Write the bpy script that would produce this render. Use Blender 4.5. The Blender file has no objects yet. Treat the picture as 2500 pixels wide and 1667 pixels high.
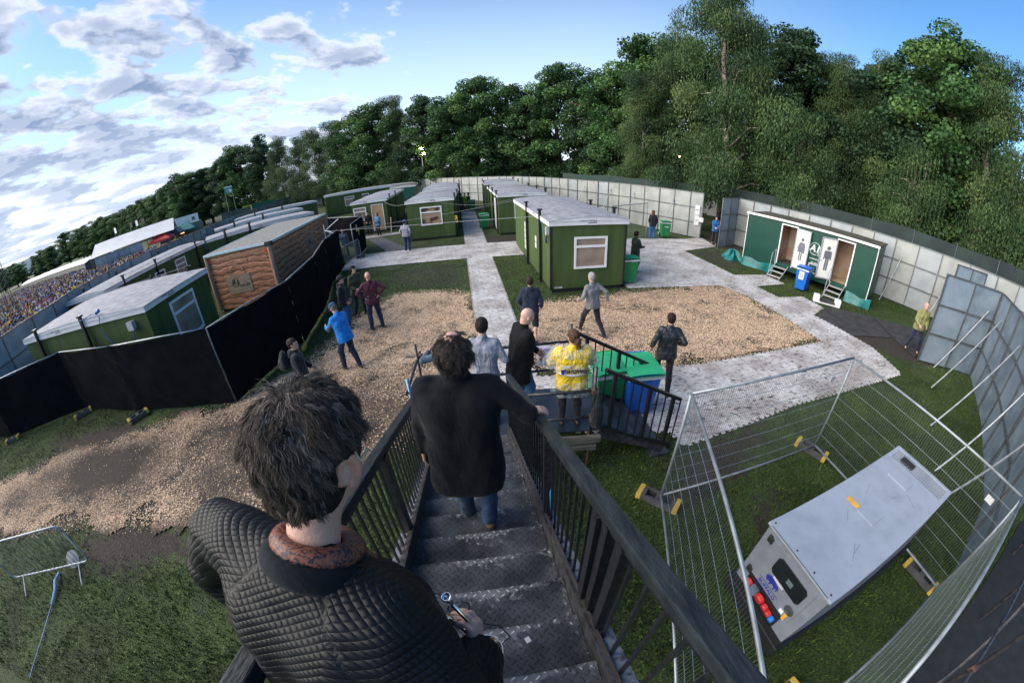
import bpy, bmesh, math, random
import numpy as np
from mathutils import Vector, Matrix
R = math.radians
S = bpy.context.scene
COL = S.collection
# ------------------------------------------------------------------ camera
CAM_H = 4.485
cam = bpy.data.cameras.new('camera'); camo = bpy.data.objects.new('camera', cam); COL.objects.link(camo)
cam.type = 'PANO'; cam.sensor_width = 36; cam.sensor_fit = 'HORIZONTAL'
cam.clip_start = 0.02; cam.clip_end = 9000
cc = cam
cc.panorama_type = 'FISHEYE_LENS_POLYNOMIAL'
_th = np.linspace(0, 1.62, 400); _mm = 895.3 * (_th + .0493 * _th ** 3) * 36 / 2500
_A = np.stack([_mm, _mm ** 2, _mm ** 3, _mm ** 4], 1)
_k = np.linalg.lstsq(_A, _th, rcond=None)[0]
cc.fisheye_polynomial_k0 = 0.0
cc.fisheye_polynomial_k1, cc.fisheye_polynomial_k2, cc.fisheye_polynomial_k3, cc.fisheye_polynomial_k4 = [-float(v) for v in _k]
cc.fisheye_fov = R(190)
_a, _b = R(27.75), R(-2.6)
_up = Vector((math.sin(_b) * math.cos(_a), math.cos(_b) * math.cos(_a), math.sin(_a)))
_fw = Vector((0, 0, -1)); _y = (_fw - _up * _fw.dot(_up)).normalized(); _x = _y.cross(_up)
camo.matrix_world = Matrix.Translation((0, 0, CAM_H)) @ Matrix((_x, _y, _up)).to_4x4()
S.camera = camo
# ------------------------------------------------------------------ view, world, sun
S.render.engine = 'CYCLES'
S.view_settings.view_transform = 'Standard'; S.view_settings.look = 'None'
S.view_settings.exposure = EXPOSURE = 1.42
S.cycles.max_bounces = 6; S.cycles.transparent_max_bounces = 12
S.cycles.diffuse_bounces = 3; S.cycles.glossy_bounces = 3; S.cycles.transmission_bounces = 4
try:
    S.cycles.use_denoising = True
except Exception:
    pass
SUN_EL, SUN_AZ = R(30), R(-100)          # azimuth clockwise from +y
W = bpy.data.worlds.new('World'); S.world = W; W.use_nodes = True
def build_world():
    nt = W.node_tree; nt.nodes.clear(); N = nt.nodes.new; L = nt.links.new
    out = N('ShaderNodeOutputWorld'); bg = N('ShaderNodeBackground'); L(bg.outputs[0], out.inputs[0])
    sky = N('ShaderNodeTexSky'); sky.sky_type = 'NISHITA'; sky.sun_disc = False
    sky.sun_elevation = SUN_EL; sky.sun_rotation = SUN_AZ; sky.ozone_density = 3.0; sky.air_density = 1.0; sky.dust_density = .6
    hs = N('ShaderNodeHueSaturation'); hs.inputs['Saturation'].default_value = 1.2; hs.inputs['Value'].default_value = .6
    L(sky.outputs[0], hs.inputs['Color'])
    bg.inputs['Strength'].default_value = .14
    tc = N('ShaderNodeTexCoord'); sp = N('ShaderNodeSeparateXYZ'); L(tc.outputs['Generated'], sp.inputs[0])
    def m(op, a, b=None, c=None, clamp=False):
        n = N('ShaderNodeMath'); n.operation = op; n.use_clamp = clamp
        for i, v in enumerate((a, b, c)):
            if v is None: continue
            if hasattr(v, 'links') or hasattr(v, 'is_linked'): L(v, n.inputs[i])
            else: n.inputs[i].default_value = v
        return n.outputs[0]
    def mr(v, a, b, c=0., d=1., sm='SMOOTHSTEP'):
        n = N('ShaderNodeMapRange'); n.interpolation_type = sm; L(v, n.inputs[0])
        for i, q in enumerate((a, b, c, d)): n.inputs[i + 1].default_value = q
        return n.outputs[0]
    X, Y, Z = sp.outputs
    zz = m('ADD', m('MAXIMUM', Z, 0.), .13)
    px, py = m('DIVIDE', X, zz), m('DIVIDE', Y, zz)
    cb = N('ShaderNodeCombineXYZ'); L(px, cb.inputs[0]); L(py, cb.inputs[1])
    def noise(sc, det, off=(0, 0, 0), ro=.55, st=(1, 1, 1), dist=0.):
        mp = N('ShaderNodeMapping'); mp.inputs['Location'].default_value = off; mp.inputs['Scale'].default_value = st
        mp.inputs['Rotation'].default_value = (0, 0, R(25)); L(cb.outputs[0], mp.inputs[0])
        n = N('ShaderNodeTexNoise'); n.inputs['Scale'].default_value = sc; n.inputs['Detail'].default_value = det
        n.inputs['Roughness'].default_value = ro; n.inputs['Distortion'].default_value = dist; L(mp.outputs[0], n.inputs[0])
        return n.outputs['Fac']
    big = noise(.7, 3, (3.1, 1.7, 0)); n1 = noise(3.1, 10, (0, 0, 0), .55, (1, .75, 1), .1); n1b = noise(3.1, 10, (.06, -.09, 0), .55, (1, .75, 1), .1)
    # cloud cover thins out towards the right of the view and straight ahead
    az = m('ARCTAN2', X, Y)
    cover = mr(az, -.75, .30, 1.25, -.75)
    dens = m('ADD', m('ADD', n1, m('MULTIPLY', m('SUBTRACT', big, .5), .45)), m('MULTIPLY', cover, .17))
    mask = mr(dens, .60, .70)
    thick = mr(dens, .60, .82)
    lit = mr(m('SUBTRACT', n1, n1b), -.035, .05)
    hor = mr(Z, .0, .35, 1., 0.)
    shade = N('ShaderNodeMix'); shade.data_type = 'RGBA'; L(m('MULTIPLY', m('ADD', m('MULTIPLY', thick, .75), m('MULTIPLY', m('SUBTRACT', 1., lit), .45)), 1., clamp=True), shade.inputs[0])
    shade.inputs[6].default_value = (2.9, 3.05, 3.4, 1); shade.inputs[7].default_value = (.72, 1.0, 1.6, 1)
    warm = N('ShaderNodeMix'); warm.data_type = 'RGBA'; L(m('MULTIPLY', hor, .5), warm.inputs[0]); L(shade.outputs[2], warm.inputs[6]); warm.inputs[7].default_value = (2.7, 3.0, 3.5, 1)
    # glow of thin high cloud above the trees ahead
    glow = m('MULTIPLY', mr(az, -1.6, -.5), m('MULTIPLY', mr(az, .15, 1.1, 1., 0.), mr(Z, .05, .62, 1., 0.)))
    veil = N('ShaderNodeMix'); veil.data_type = 'RGBA'; L(m('MULTIPLY', glow, .7), veil.inputs[0]); L(hs.outputs[0], veil.inputs[6]); veil.inputs[7].default_value = (2.8, 3.4, 4.1, 1)
    mix = N('ShaderNodeMix'); mix.data_type = 'RGBA'; L(mask, mix.inputs[0]); L(veil.outputs[2], mix.inputs[6]); L(warm.outputs[2], mix.inputs[7])
    L(mix.outputs[2], bg.inputs[0])
build_world()
sun = bpy.data.lights.new('sun', 'SUN'); suno = bpy.data.objects.new('sun', sun); COL.objects.link(suno)
sun.energy = 2.5; sun.angle = R(75); sun.color = (1, .92, .80)
_d = Vector((math.sin(SUN_AZ) * math.cos(SUN_EL), math.cos(SUN_AZ) * math.cos(SUN_EL), math.sin(SUN_EL)))
suno.rotation_euler = _d.to_track_quat('Z', 'Y').to_euler()

rng = np.random.default_rng(7); random.seed(7)
# ------------------------------------------------------------------ mesh helpers
def link(o, parent=None, world=False):
    COL.objects.link(o)
    if parent is not None:
        o.parent = parent
        if world: o.matrix_parent_inverse = parent.matrix_basis.inverted()
    return o
def tag(o, label=None, cat=None, group=None, kind=None):
    if label: o['label'] = label
    if cat: o['category'] = cat
    if group: o['group'] = group
    if kind: o['kind'] = kind
    return o
def empty(name, loc, rz=0., label=None, cat=None, group=None):
    o = bpy.data.objects.new(name, None); COL.objects.link(o); o.empty_display_size = .2
    o.location = loc; o.rotation_euler = (0, 0, rz)
    return tag(o, label, cat, group)
def frame(p0, p1):
    p0 = np.array(p0, float); p1 = np.array(p1, float); w = p1 - p0; l = np.linalg.norm(w); w = w / max(l, 1e-9)
    a = np.array([0, 0, 1.]) if abs(w[2]) < .95 else np.array([1., 0, 0])
    u = np.cross(a, w); u /= np.linalg.norm(u); v = np.cross(w, u)
    return p0, p1, w, u, v, l
class MB:
    def __init__(s): s.v = []; s.f = []; s.m = []; s.n = 0; s.mi = 0
    def add(s, v, f):
        b = s.n; s.v.extend([tuple(map(float, p)) for p in v]); s.f.extend([tuple(b + i for i in q) for q in f]); s.m.extend([s.mi] * len(f)); s.n += len(v); return s
    def box(s, c, d, rz=0., M=None):
        x, y, z = [q / 2 for q in d]
        v = [(-x, -y, -z), (x, -y, -z), (x, y, -z), (-x, y, -z), (-x, -y, z), (x, -y, z), (x, y, z), (-x, y, z)]
        if M is not None: v = [M @ Vector(p) for p in v]
        ca, sa = math.cos(rz), math.sin(rz)
        v = [(c[0] + p[0] * ca - p[1] * sa, c[1] + p[0] * sa + p[1] * ca, c[2] + p[2]) for p in v]
        return s.add(v, [(0, 3, 2, 1), (4, 5, 6, 7), (0, 1, 5, 4), (1, 2, 6, 5), (2, 3, 7, 6), (3, 0, 4, 7)])
    def bb(s, x0, x1, y0, y1, z0, z1): return s.box(((x0 + x1) / 2, (y0 + y1) / 2, (z0 + z1) / 2), (x1 - x0, y1 - y0, z1 - z0))
    def bar(s, p0, p1, w, h, roll=0.):
        p0, p1, d, u, v, l = frame(p0, p1)
        if roll: u, v = u * math.cos(roll) + v * math.sin(roll), v * math.cos(roll) - u * math.sin(roll)
        vs = [p + u * a * w / 2 + v * b * h / 2 for p in (p0, p1) for a, b in ((-1, -1), (1, -1), (1, 1), (-1, 1))]
        return s.add(vs, [(0, 3, 2, 1), (4, 5, 6, 7), (0, 1, 5, 4), (1, 2, 6, 5), (2, 3, 7, 6), (3, 0, 4, 7)])
    def tube(s, pts, r, n=8, cap=True):
        pts = [np.array(p, float) for p in pts]; k = len(pts)
        rr = r if isinstance(r, (list, tuple, np.ndarray)) else [r] * k
        vs = []; prev = None
        for i, p in enumerate(pts):
            d = pts[min(i + 1, k - 1)] - pts[max(i - 1, 0)]; d /= max(np.linalg.norm(d), 1e-9)
            if prev is None:
                a = np.array([0, 0, 1.]) if abs(d[2]) < .9 else np.array([1., 0, 0]); u = np.cross(a, d)
            else: u = prev - d * prev.dot(d)
            u /= max(np.linalg.norm(u), 1e-9); prev = u; v = np.cross(d, u)
            for j in range(n):
                a = 2 * math.pi * j / n; vs.append(p + (u * math.cos(a) + v * math.sin(a)) * rr[i])
        fs = [(i * n + j, i * n + (j + 1) % n, (i + 1) * n + (j + 1) % n, (i + 1) * n + j) for i in range(k - 1) for j in range(n)]
        if cap: fs += [tuple(range(n - 1, -1, -1)), tuple((k - 1) * n + j for j in range(n))]
        return s.add(vs, fs)
    def lathe(s, c, prof, n=16, axis=None):
        vs = [(r * math.cos(2 * math.pi * j / n), r * math.sin(2 * math.pi * j / n), z) for r, z in prof for j in range(n)]
        if axis is not None:
            q = Vector(axis).to_track_quat('Z', 'Y').to_matrix(); vs = [q @ Vector(p) for p in vs]
        vs = [(c[0] + p[0], c[1] + p[1], c[2] + p[2]) for p in vs]; k = len(prof)
        fs = [(i * n + j, i * n + (j + 1) % n, (i + 1) * n + (j + 1) % n, (i + 1) * n + j) for i in range(k - 1) for j in range(n)]
        return s.add(vs, fs)
    def prism(s, pts, z0, z1):
        n = len(pts); vs = [(p[0], p[1], z0) for p in pts] + [(p[0], p[1], z1) for p in pts]
        return s.add(vs, [tuple(range(n - 1, -1, -1)), tuple(range(n, 2 * n))] + [(i, (i + 1) % n, n + (i + 1) % n, n + i) for i in range(n)])
    def quad(s, a, b, c, d): return s.add([a, b, c, d], [(0, 1, 2, 3)])
    def grid(s, fn, nu, nv):
        vs = [fn(i / nu, j / nv) for i in range(nu + 1) for j in range(nv + 1)]; k = nv + 1
        return s.add(vs, [(i * k + j, (i + 1) * k + j, (i + 1) * k + j + 1, i * k + j + 1) for i in range(nu) for j in range(nv)])
    def build(s, name, mats, parent=None, world=False, smooth=False, bevel=0.):
        me = bpy.data.meshes.new(name); me.from_pydata(s.v, [], s.f)
        mats = mats if isinstance(mats, (list, tuple)) else [mats]
        for q in mats: me.materials.append(q)
        if len(mats) > 1: me.polygons.foreach_set('material_index', s.m)
        if smooth: me.polygons.foreach_set('use_smooth', [True] * len(s.f))
        me.update(); o = bpy.data.objects.new(name, me); link(o, parent, world)
        if bevel:
            b = o.modifiers.new('bevel', 'BEVEL'); b.width = bevel; b.segments = 2; b.limit_method = 'ANGLE'
        return o
def npmesh(name, v, f, mats, parent=None, attrs=None, smooth=False, world=False, mi=None):
    """mesh from numpy arrays: v (n,3), f (m,k)"""
    me = bpy.data.meshes.new(name); v = np.asarray(v, np.float32); f = np.asarray(f, np.int32); k = f.shape[1]
    me.vertices.add(len(v)); me.vertices.foreach_set('co', v.ravel())
    me.loops.add(f.size); me.loops.foreach_set('vertex_index', f.ravel())
    me.polygons.add(len(f)); me.polygons.foreach_set('loop_start', np.arange(0, f.size, k, dtype=np.int32))
    try: me.polygons.foreach_set('loop_total', np.full(len(f), k, np.int32))
    except Exception: pass
    if smooth: me.polygons.foreach_set('use_smooth', np.ones(len(f), bool))
    for q in (mats if isinstance(mats, (list, tuple)) else [mats]): me.materials.append(q)
    if mi is not None: me.polygons.foreach_set('material_index', np.asarray(mi, np.int32))
    me.update(calc_edges=True)
    for nm, a in (attrs or {}).items():
        a = np.asarray(a, np.float32)
        if a.ndim == 1: t = me.attributes.new(nm, 'FLOAT', 'POINT'); t.data.foreach_set('value', a)
        else: t = me.attributes.new(nm, 'FLOAT_VECTOR', 'POINT'); t.data.foreach_set('vector', a[:, :3].ravel())
    o = bpy.data.objects.new(name, me); link(o, parent, world); return o
def dup(root, loc=None, rz=None, label=None, group=None):
    r = root.copy(); COL.objects.link(r)
    if loc is not None: r.location = loc
    if rz is not None: r.rotation_euler = (0, 0, rz)
    if label: r['label'] = label
    if group: r['group'] = group
    for ch in list(root.children):
        c = ch.copy(); COL.objects.link(c); c.parent = r
        for g in list(ch.children):
            e = g.copy(); COL.objects.link(e); e.parent = c
    return r
# ------------------------------------------------------------------ materials
_mc = {}
def _nodes(name):
    m = bpy.data.materials.new(name); m.use_nodes = True; nt = m.node_tree
    return m, nt, nt.nodes['Principled BSDF'], nt.nodes.new, nt.links.new
def mat(name, c, rough=.6, metal=0., var=.15, scale=6., bump=0., bscale=40., c2=None, spec=.5, detail=5., coat=0., sheen=0., em=None, lo=.35, hi=.65, stretch=None):
    key = name
    if key in _mc: return _mc[key]
    m, nt, P, N, L = _nodes(name)
    tc = N('ShaderNodeTexCoord'); src = tc.outputs['Object']
    if stretch:
        mp = N('ShaderNodeMapping'); mp.inputs['Scale'].default_value = stretch; L(src, mp.inputs[0]); src = mp.outputs[0]
    n = N('ShaderNodeTexNoise'); n.inputs['Scale'].default_value = scale; n.inputs['Detail'].default_value = detail; L(src, n.inputs[0])
    r = N('ShaderNodeValToRGB'); L(n.outputs['Fac'], r.inputs[0])
    d = c2 if c2 is not None else tuple(max(0., q * (1 - var)) for q in c); e = c if c2 is not None else tuple(min(1., q * (1 + var)) for q in c)
    r.color_ramp.elements[0].position = lo; r.color_ramp.elements[1].position = hi
    r.color_ramp.elements[0].color = (*d, 1); r.color_ramp.elements[1].color = (*e, 1)
    L(r.outputs[0], P.inputs['Base Color'])
    P.inputs['Roughness'].default_value = rough; P.inputs['Metallic'].default_value = metal
    P.inputs['Specular IOR Level'].default_value = spec
    if coat: P.inputs['Coat Weight'].default_value = coat
    if sheen: P.inputs['Sheen Weight'].default_value = sheen; P.inputs['Sheen Roughness'].default_value = .5
    if bump:
        b = N('ShaderNodeTexNoise'); b.inputs['Scale'].default_value = bscale; b.inputs['Detail'].default_value = 4; L(src, b.inputs[0])
        bp = N('ShaderNodeBump'); bp.inputs['Strength'].default_value = bump; bp.inputs['Distance'].default_value = .02; L(b.outputs['Fac'], bp.inputs['Height']); L(bp.outputs[0], P.inputs['Normal'])
    if em:
        P.inputs['Emission Color'].default_value = (*em[:3], 1); P.inputs['Emission Strength'].default_value = em[3]
    _mc[key] = m; return m
def cloth(name, c, rough=.85, folds=.35, spec=.25, sheen=.15, var=.2):
    """woven cloth: fine weave, broad folds"""
    if name in _mc: return _mc[name]
    m, nt, P, N, L = _nodes(name)
    tc = N('ShaderNodeTexCoord')
    n = N('ShaderNodeTexNoise'); n.inputs['Scale'].default_value = 9; n.inputs['Detail'].default_value = 6; L(tc.outputs['Object'], n.inputs[0])
    r = N('ShaderNodeValToRGB'); L(n.outputs['Fac'], r.inputs[0]); r.color_ramp.elements[0].position = .3; r.color_ramp.elements[1].position = .7
    r.color_ramp.elements[0].color = (*[q * (1 - var) for q in c], 1); r.color_ramp.elements[1].color = (*[min(1, q * (1 + var)) for q in c], 1)
    L(r.outputs[0], P.inputs['Base Color'])
    mp = N('ShaderNodeMapping'); mp.inputs['Scale'].default_value = (1, 1, .55); L(tc.outputs['Object'], mp.inputs[0])
    f = N('ShaderNodeTexNoise'); f.inputs['Scale'].default_value = 7; f.inputs['Detail'].default_value = 3; f.inputs['Distortion'].default_value = 1.2; L(mp.outputs[0], f.inputs[0])
    w = N('ShaderNodeTexNoise'); w.inputs['Scale'].default_value = 260; L(tc.outputs['Object'], w.inputs[0])
    b1 = N('ShaderNodeBump'); b1.inputs['Strength'].default_value = folds; b1.inputs['Distance'].default_value = .12; L(f.outputs['Fac'], b1.inputs['Height'])
    b2 = N('ShaderNodeBump'); b2.inputs['Strength'].default_value = .25; b2.inputs['Distance'].default_value = .003; L(w.outputs['Fac'], b2.inputs['Height']); L(b1.outputs[0], b2.inputs['Normal'])
    L(b2.outputs[0], P.inputs['Normal'])
    P.inputs['Roughness'].default_value = rough; P.inputs['Specular IOR Level'].default_value = spec
    P.inputs['Sheen Weight'].default_value = sheen
    _mc[name] = m; return m
def font(txt, size, name, m, parent, mtx, extrude=.001, bold=0., align='CENTER', shear=0., space=1.):
    cu = bpy.data.curves.new('t', 'FONT'); cu.body = txt; cu.size = size; cu.extrude = extrude; cu.offset = bold; cu.align_x = align; cu.align_y = 'CENTER'; cu.shear = shear; cu.space_character = space
    o = bpy.data.objects.new('t', cu); COL.objects.link(o)
    dg = bpy.context.evaluated_depsgraph_get(); me = bpy.data.meshes.new_from_object(o.evaluated_get(dg)); me.name = name
    bpy.data.objects.remove(o); me.materials.clear(); me.materials.append(m); me.transform(mtx)
    q = bpy.data.objects.new(name, me); link(q, parent); return q
def facing(o, n, up=(0, 0, 1)):
    """matrix whose local xy plane is a wall at o with outward normal n (text reads from outside)"""
    n = Vector(n).normalized(); u = Vector(up); x = u.cross(n).normalized(); y = n.cross(x)
    return Matrix.Translation(o) @ Matrix((x, y, n)).transposed().to_4x4()
# ------------------------------------------------------------------ bodies: smooth unions of tapered limbs, turned into one surface
A3 = lambda *p: np.array(p, float)
def unit(v): v = np.asarray(v, float); return v / max(np.linalg.norm(v), 1e-9)
def seg(a, b, ra, rb=None, k=None): return ('s', A3(*a), A3(*b), ra, ra if rb is None else rb, k)
def ell(c, r, M=None, k=None): return ('e', A3(*c), A3(*r), M, k)
def sd(P, q):
    if q[0] == 's':
        a, b, ra, rb = q[1:5]; ba = b - a; pa = P - a; h = np.clip(pa @ ba / max(ba @ ba, 1e-9), 0, 1)
        return np.linalg.norm(pa - h[:, None] * ba, axis=1) - (ra + (rb - ra) * h)
    c, r, M = q[1:4]; p = P - c
    if M is not None: p = p @ M            # columns of M are the axes
    k0 = np.linalg.norm(p / r, axis=1); k1 = np.linalg.norm(p / r ** 2, axis=1)
    return k0 * (k0 - 1) / np.maximum(k1, 1e-9)
def union(P, prims, k):
    d = None
    for q in prims:
        e = sd(P, q); kk = q[-1] if q[-1] is not None else k
        if d is None: d = e; continue
        h = np.maximum(kk - np.abs(d - e), 0) / kk; d = np.minimum(d, e) - h * h * kk * .25
    return d
def bounds(prims, pad):
    lo = np.full(3, 1e9); hi = -lo
    for q in prims:
        if q[0] == 's': pts = [(q[1], q[3]), (q[2], q[4])]
        else: pts = [(q[1], float(max(q[2])))]
        for c, r in pts: lo = np.minimum(lo, c - r); hi = np.maximum(hi, c + r)
    return lo - pad, hi + pad
def nets(fn, lo, hi, h):
    n = np.ceil((hi - lo) / h).astype(int) + 2
    ax = [lo[i] + h * np.arange(n[i]) for i in range(3)]
    G = np.stack(np.meshgrid(*ax, indexing='ij'), -1).reshape(-1, 3)
    D = np.empty(len(G))
    for i in range(0, len(G), 400000): D[i:i + 400000] = fn(G[i:i + 400000])
    D = D.reshape(n); s = D < 0
    nx, ny, nz = n - 1
    acc = np.zeros((nx, ny, nz, 3)); cnt = np.zeros((nx, ny, nz))
    cs = [(a, b, c) for a in (0, 1) for b in (0, 1) for c in (0, 1)]
    g = lambda Q, o: Q[o[0]:o[0] + nx, o[1]:o[1] + ny, o[2]:o[2] + nz]
    for a in cs:
        for ax_ in range(3):
            if a[ax_]: continue
            b = list(a); b[ax_] = 1
            da, db = g(D, a), g(D, b); cr = (da < 0) != (db < 0)
            t = np.where(cr, da / np.where(da == db, 1, da - db), 0)
            for i in range(3): acc[..., i] += np.where(cr, a[i] + (t if i == ax_ else 0), 0)
            cnt += cr
    act = cnt > 0; idx = np.full((nx, ny, nz), -1); idx[act] = np.arange(act.sum())
    ii = np.argwhere(act); V = lo + h * (ii + acc[act] / cnt[act][:, None])
    F = []
    for ax_ in range(3):
        o1, o2 = [(1, 2), (2, 0), (0, 1)][ax_]
        sl = [slice(1, -1)] * 3; sl[ax_] = slice(0, -1); sl2 = [slice(1, -1)] * 3; sl2[ax_] = slice(1, None)
        a = s[tuple(sl)]; b = s[tuple(sl2)]
        e = np.argwhere(a != b)
        if not len(e): continue
        pos = e.copy(); pos[:, o1] += 1; pos[:, o2] += 1
        flip = a[tuple(e.T)]
        def at(d1, d2):
            q = pos.copy(); q[:, o1] += d1; q[:, o2] += d2; return idx[tuple(q.T)]
        q = np.stack([at(-1, -1), at(0, -1), at(0, 0), at(-1, 0)], 1)
        q[~flip] = q[~flip][:, ::-1]; F.append(q)
    return V, np.concatenate(F) if F else np.zeros((0, 4), int)
def wob(P, a, f, ph=0.):
    """cheap wrinkle noise"""
    x, y, z = P.T * f
    return a * (np.sin(x * 1.7 + 2.1 * np.sin(y * .9 + ph) + ph) * np.sin(z * 1.3 + 1.7 * np.sin(x * .8 + ph * 2)) + .5 * np.sin(y * 3.1 + z * 2.3 + 1.5 * np.sin(z * 1.9 + ph)))
def surf(prims, h, k=.05, disp=None, cut=None, pad=None):
    lo, hi = bounds(prims, h * 2 + (pad or .01))
    def fn(P):
        d = union(P, prims, k)
        if disp is not None: d = d + disp(P)
        if cut is not None: d = cut(P, d)
        return d
    return nets(fn, lo, hi, h)
def body_obj(name, parts, m, parent=None, attrs=None):
    V = []; F = []; n = 0
    for v, f in parts: V.append(v); F.append(f + n); n += len(v)
    V = np.concatenate(V); F = np.concatenate(F)
    return npmesh(name, V, F, m, parent, attrs, smooth=True)
def ik(a, b, l1, l2, hint):
    a = np.array(a, float); b = np.array(b, float); d = b - a; L = np.linalg.norm(d); d = d / max(L, 1e-9)
    L = min(L, (l1 + l2) * .995); x = (l1 * l1 - l2 * l2 + L * L) / (2 * L); y = math.sqrt(max(l1 * l1 - x * x, 0))
    h = np.array(hint, float); h = unit(h - d * (h @ d)); return a + d * x + h * y, a + d * L
def hand(w, fdir, palm, side, curl=.5, s=1., spread=.1, parts=4):
    """palm, four fingers and thumb at wrist w; fdir along the hand, palm = palm normal, side = +1 when the thumb lies along cross(fdir, palm)"""
    f = unit(fdir); p = unit(np.array(palm) - f * (np.array(palm) @ f)); t = np.cross(f, p) * side
    q = [seg(w, w + f * .03 * s, .024 * s, .026 * s)]
    for i in range(4):
        o = (1.5 - i) * .0195 * s; q.append(seg(w + f * .02 * s + t * o * .7, w + f * .085 * s + t * o, .0165 * s, .0125 * s))
    ln = (.072, .08, .075, .058)
    out = [(q, .02 * s)]
    fi = []
    for i in range(4):
        o = (1.5 - i) * .0205 * s; a = w + f * .085 * s + t * o; c = curl * (1 + .12 * (i - 1)); L = ln[i] * s; d = f; r = .0098 * s
        for j, fr in enumerate((.45, .31, .24)):
            d = unit(d * math.cos(c * (1.0 if j else .8)) + np.cross(np.cross(d, p), d) * math.sin(c * (1.0 if j else .8)) + t * spread * (1.5 - i) * .3 * (j == 0))
            b = a + d * L * fr; fi.append(seg(a, b, r, r * .9, .006)); a = b; r *= .92
    a = w + f * .022 * s + t * .026 * s; b = a + unit(f * .75 + t * .75 + p * .35) * .042 * s; c = b + unit(f * 1. + t * .25 + p * (.3 + curl * .5)) * .032 * s; e = c + unit(f * 1. - t * .1 + p * (.3 + curl * .6)) * .026 * s
    fi += [seg(a, b, .015 * s, .0125 * s, .012), seg(b, c, .012 * s, .0105 * s, .006), seg(c, e, .0105 * s, .009 * s, .006)]
    return q, fi
SKIN = lambda i=0: mat('skin_%d' % i, [(.52, .31, .24), (.42, .25, .19), (.60, .36, .29), (.33, .19, .13)][i], rough=.5, var=.12, scale=14, bump=.15, bscale=120)
def hairmat(nm, c): return mat('hair_' + nm, tuple(q * .7 for q in c), rough=.7, spec=.2, var=.5, scale=45, bump=.8, bscale=90, stretch=(1, 1, .3))
def person(pos, heading, h=1.76, feet=None, hands=None, lean=0., side_lean=0., twist=0., hyaw=0., hpitch=0., label='', group=None,
           top=('jacket', (.1, .1, .1)), legs=('trousers', (.03, .04, .08)), shoe=('shoe', (.02, .02, .02)), hair=('short', (.02, .015, .01)), cap=None, skin=0,
           vox=.017, finger=False, girth=1., hood=False, extra=None, curl=.5, palms=None, elbows=None, under=None, hipdrop=0., facep=True, slv=0., neckx=0., hdirs=(None, None), lox=0., shw=(0., 0.), nfw=0., shdrop=0.):
    s = h / 1.76; g = girth * s
    root_rz = -R(heading)
    fl, fr = feet or ((-.12, 0, 0, 8), (.12, 0, 0, -8))      # x, y, z, toe-out
    LU, LL = .43 * s, .42 * s
    hipz = .93 * s - hipdrop
    mid = np.array([(fl[0] + fr[0]) / 2 * .3, (fl[1] + fr[1]) / 2, 0.])
    for _ in range(40):      # lower the pelvis until both legs reach
        Pv = mid + A3(0, 0, hipz)
        ok = all(np.linalg.norm(Pv + A3(sx * .09 * s, 0, -.03) - A3(f[0], f[1] , f[2] + .085 * s)) < (LU + LL) * .992 for sx, f in ((-1, fl), (1, fr)))
        if ok: break
        hipz -= .012
    u = unit(A3(math.sin(R(side_lean)), math.sin(R(lean)), math.cos(R(lean)) * math.cos(R(side_lean))))
    rt = unit(np.cross(A3(0, 1, 0), u)); fw = np.cross(u, rt)
    ct, st = math.cos(R(twist)), math.sin(R(twist)); rs = rt * ct + fw * -st * 1.; fs = np.cross(u, rs)
    nb = Pv + u * .51 * s
    shl = nb - u * .055 * s - rs * (.175 * g + shw[0]); shr = nb - u * .055 * s + rs * (.175 * g + shw[1])
    shl = shl - u * shdrop; shr = shr - u * shdrop
    # head frame
    hy, hp = R(hyaw), R(hpitch)
    hf = unit(fs * math.cos(hy) + rs * math.sin(hy)); hu = unit(u * .5 + A3(0, 0, .5)); hf = unit(hf - hu * (hf @ hu)); hr = np.cross(hf, hu)
    hf2 = hf * math.cos(hp) - hu * math.sin(hp); hu2 = hu * math.cos(hp) + hf * math.sin(hp)
    hc = nb + unit(u + A3(0, 0, .6) + fs * .12) * (.11 + neckx) * s + hu2 * .065 * s + hf2 * (.015 + nfw) * s
    HM = np.stack([hr, hf2, hu2], 1)
    hp_ = lambda x, y, z: hc + hr * x * s + hf2 * y * s + hu2 * z * s
    hl, hrr = hands or ((-.30, .04, .80), (.30, .04, .80))
    UA, FA = .285 * s, .255 * s
    el_h = elbows or ((-.5, -1, -.2), (.5, -1, -.2))
    eL, wL = ik(shl, hl, UA, FA, el_h[0]); eR, wR = ik(shr, hrr, UA, FA, el_h[1])
    kn = []; an = []
    for sx, f in ((-1, fl), (1, fr)):
        hip = Pv + A3(sx * .09 * s, 0, -.03); a = A3(f[0], f[1], f[2] + .085 * s); kk, aa = ik(hip, a, LU, LL, (sx * .1, 1, 0)); kn.append((hip, kk, aa)); an.append(aa)
    def torso(o, lo=0.):
        q = [seg(Pv - rt * .075 * g, Pv + rt * .075 * g, .105 * g + o), seg(Pv + u * .14 * s - rt * .055 * g, Pv + u * .14 * s + rt * .055 * g, .1 * g + o),
             seg(Pv + u * .33 * s - rs * .085 * g + fs * .01, Pv + u * .33 * s + rs * .085 * g + fs * .01, .112 * g + o), seg(nb - u * .075 * s - rs * (.125 * g + shw[0] * .8), nb - u * .075 * s + rs * (.125 * g + shw[1] * .8), .068 * s + o)]
        if lo: q += [seg(Pv + rt * sx * .06 * g, Pv + u * .33 * s + rs * sx * .075 * g, .108 * g + o) for sx in (-1, 1)]
        if lo > .15: q += [seg(Pv - u * t_ * lo - rt * .07 * g, Pv - u * t_ * lo + rt * .07 * g, .116 * g + o) for t_ in (.33, .66)]
        if lo: q.append(seg(Pv - u * lo - rt * .07 * g, Pv - u * lo + rt * .07 * g, .125 * g + o))
        return q
    def arm(sh, e, w, o, cuff=0.):
        d = unit(w - e); return [seg(sh, e, .05 * s + o, .042 * s + o * .9), seg(e, w + d * cuff, .041 * s + o * .9, .03 * s + o)]
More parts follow.
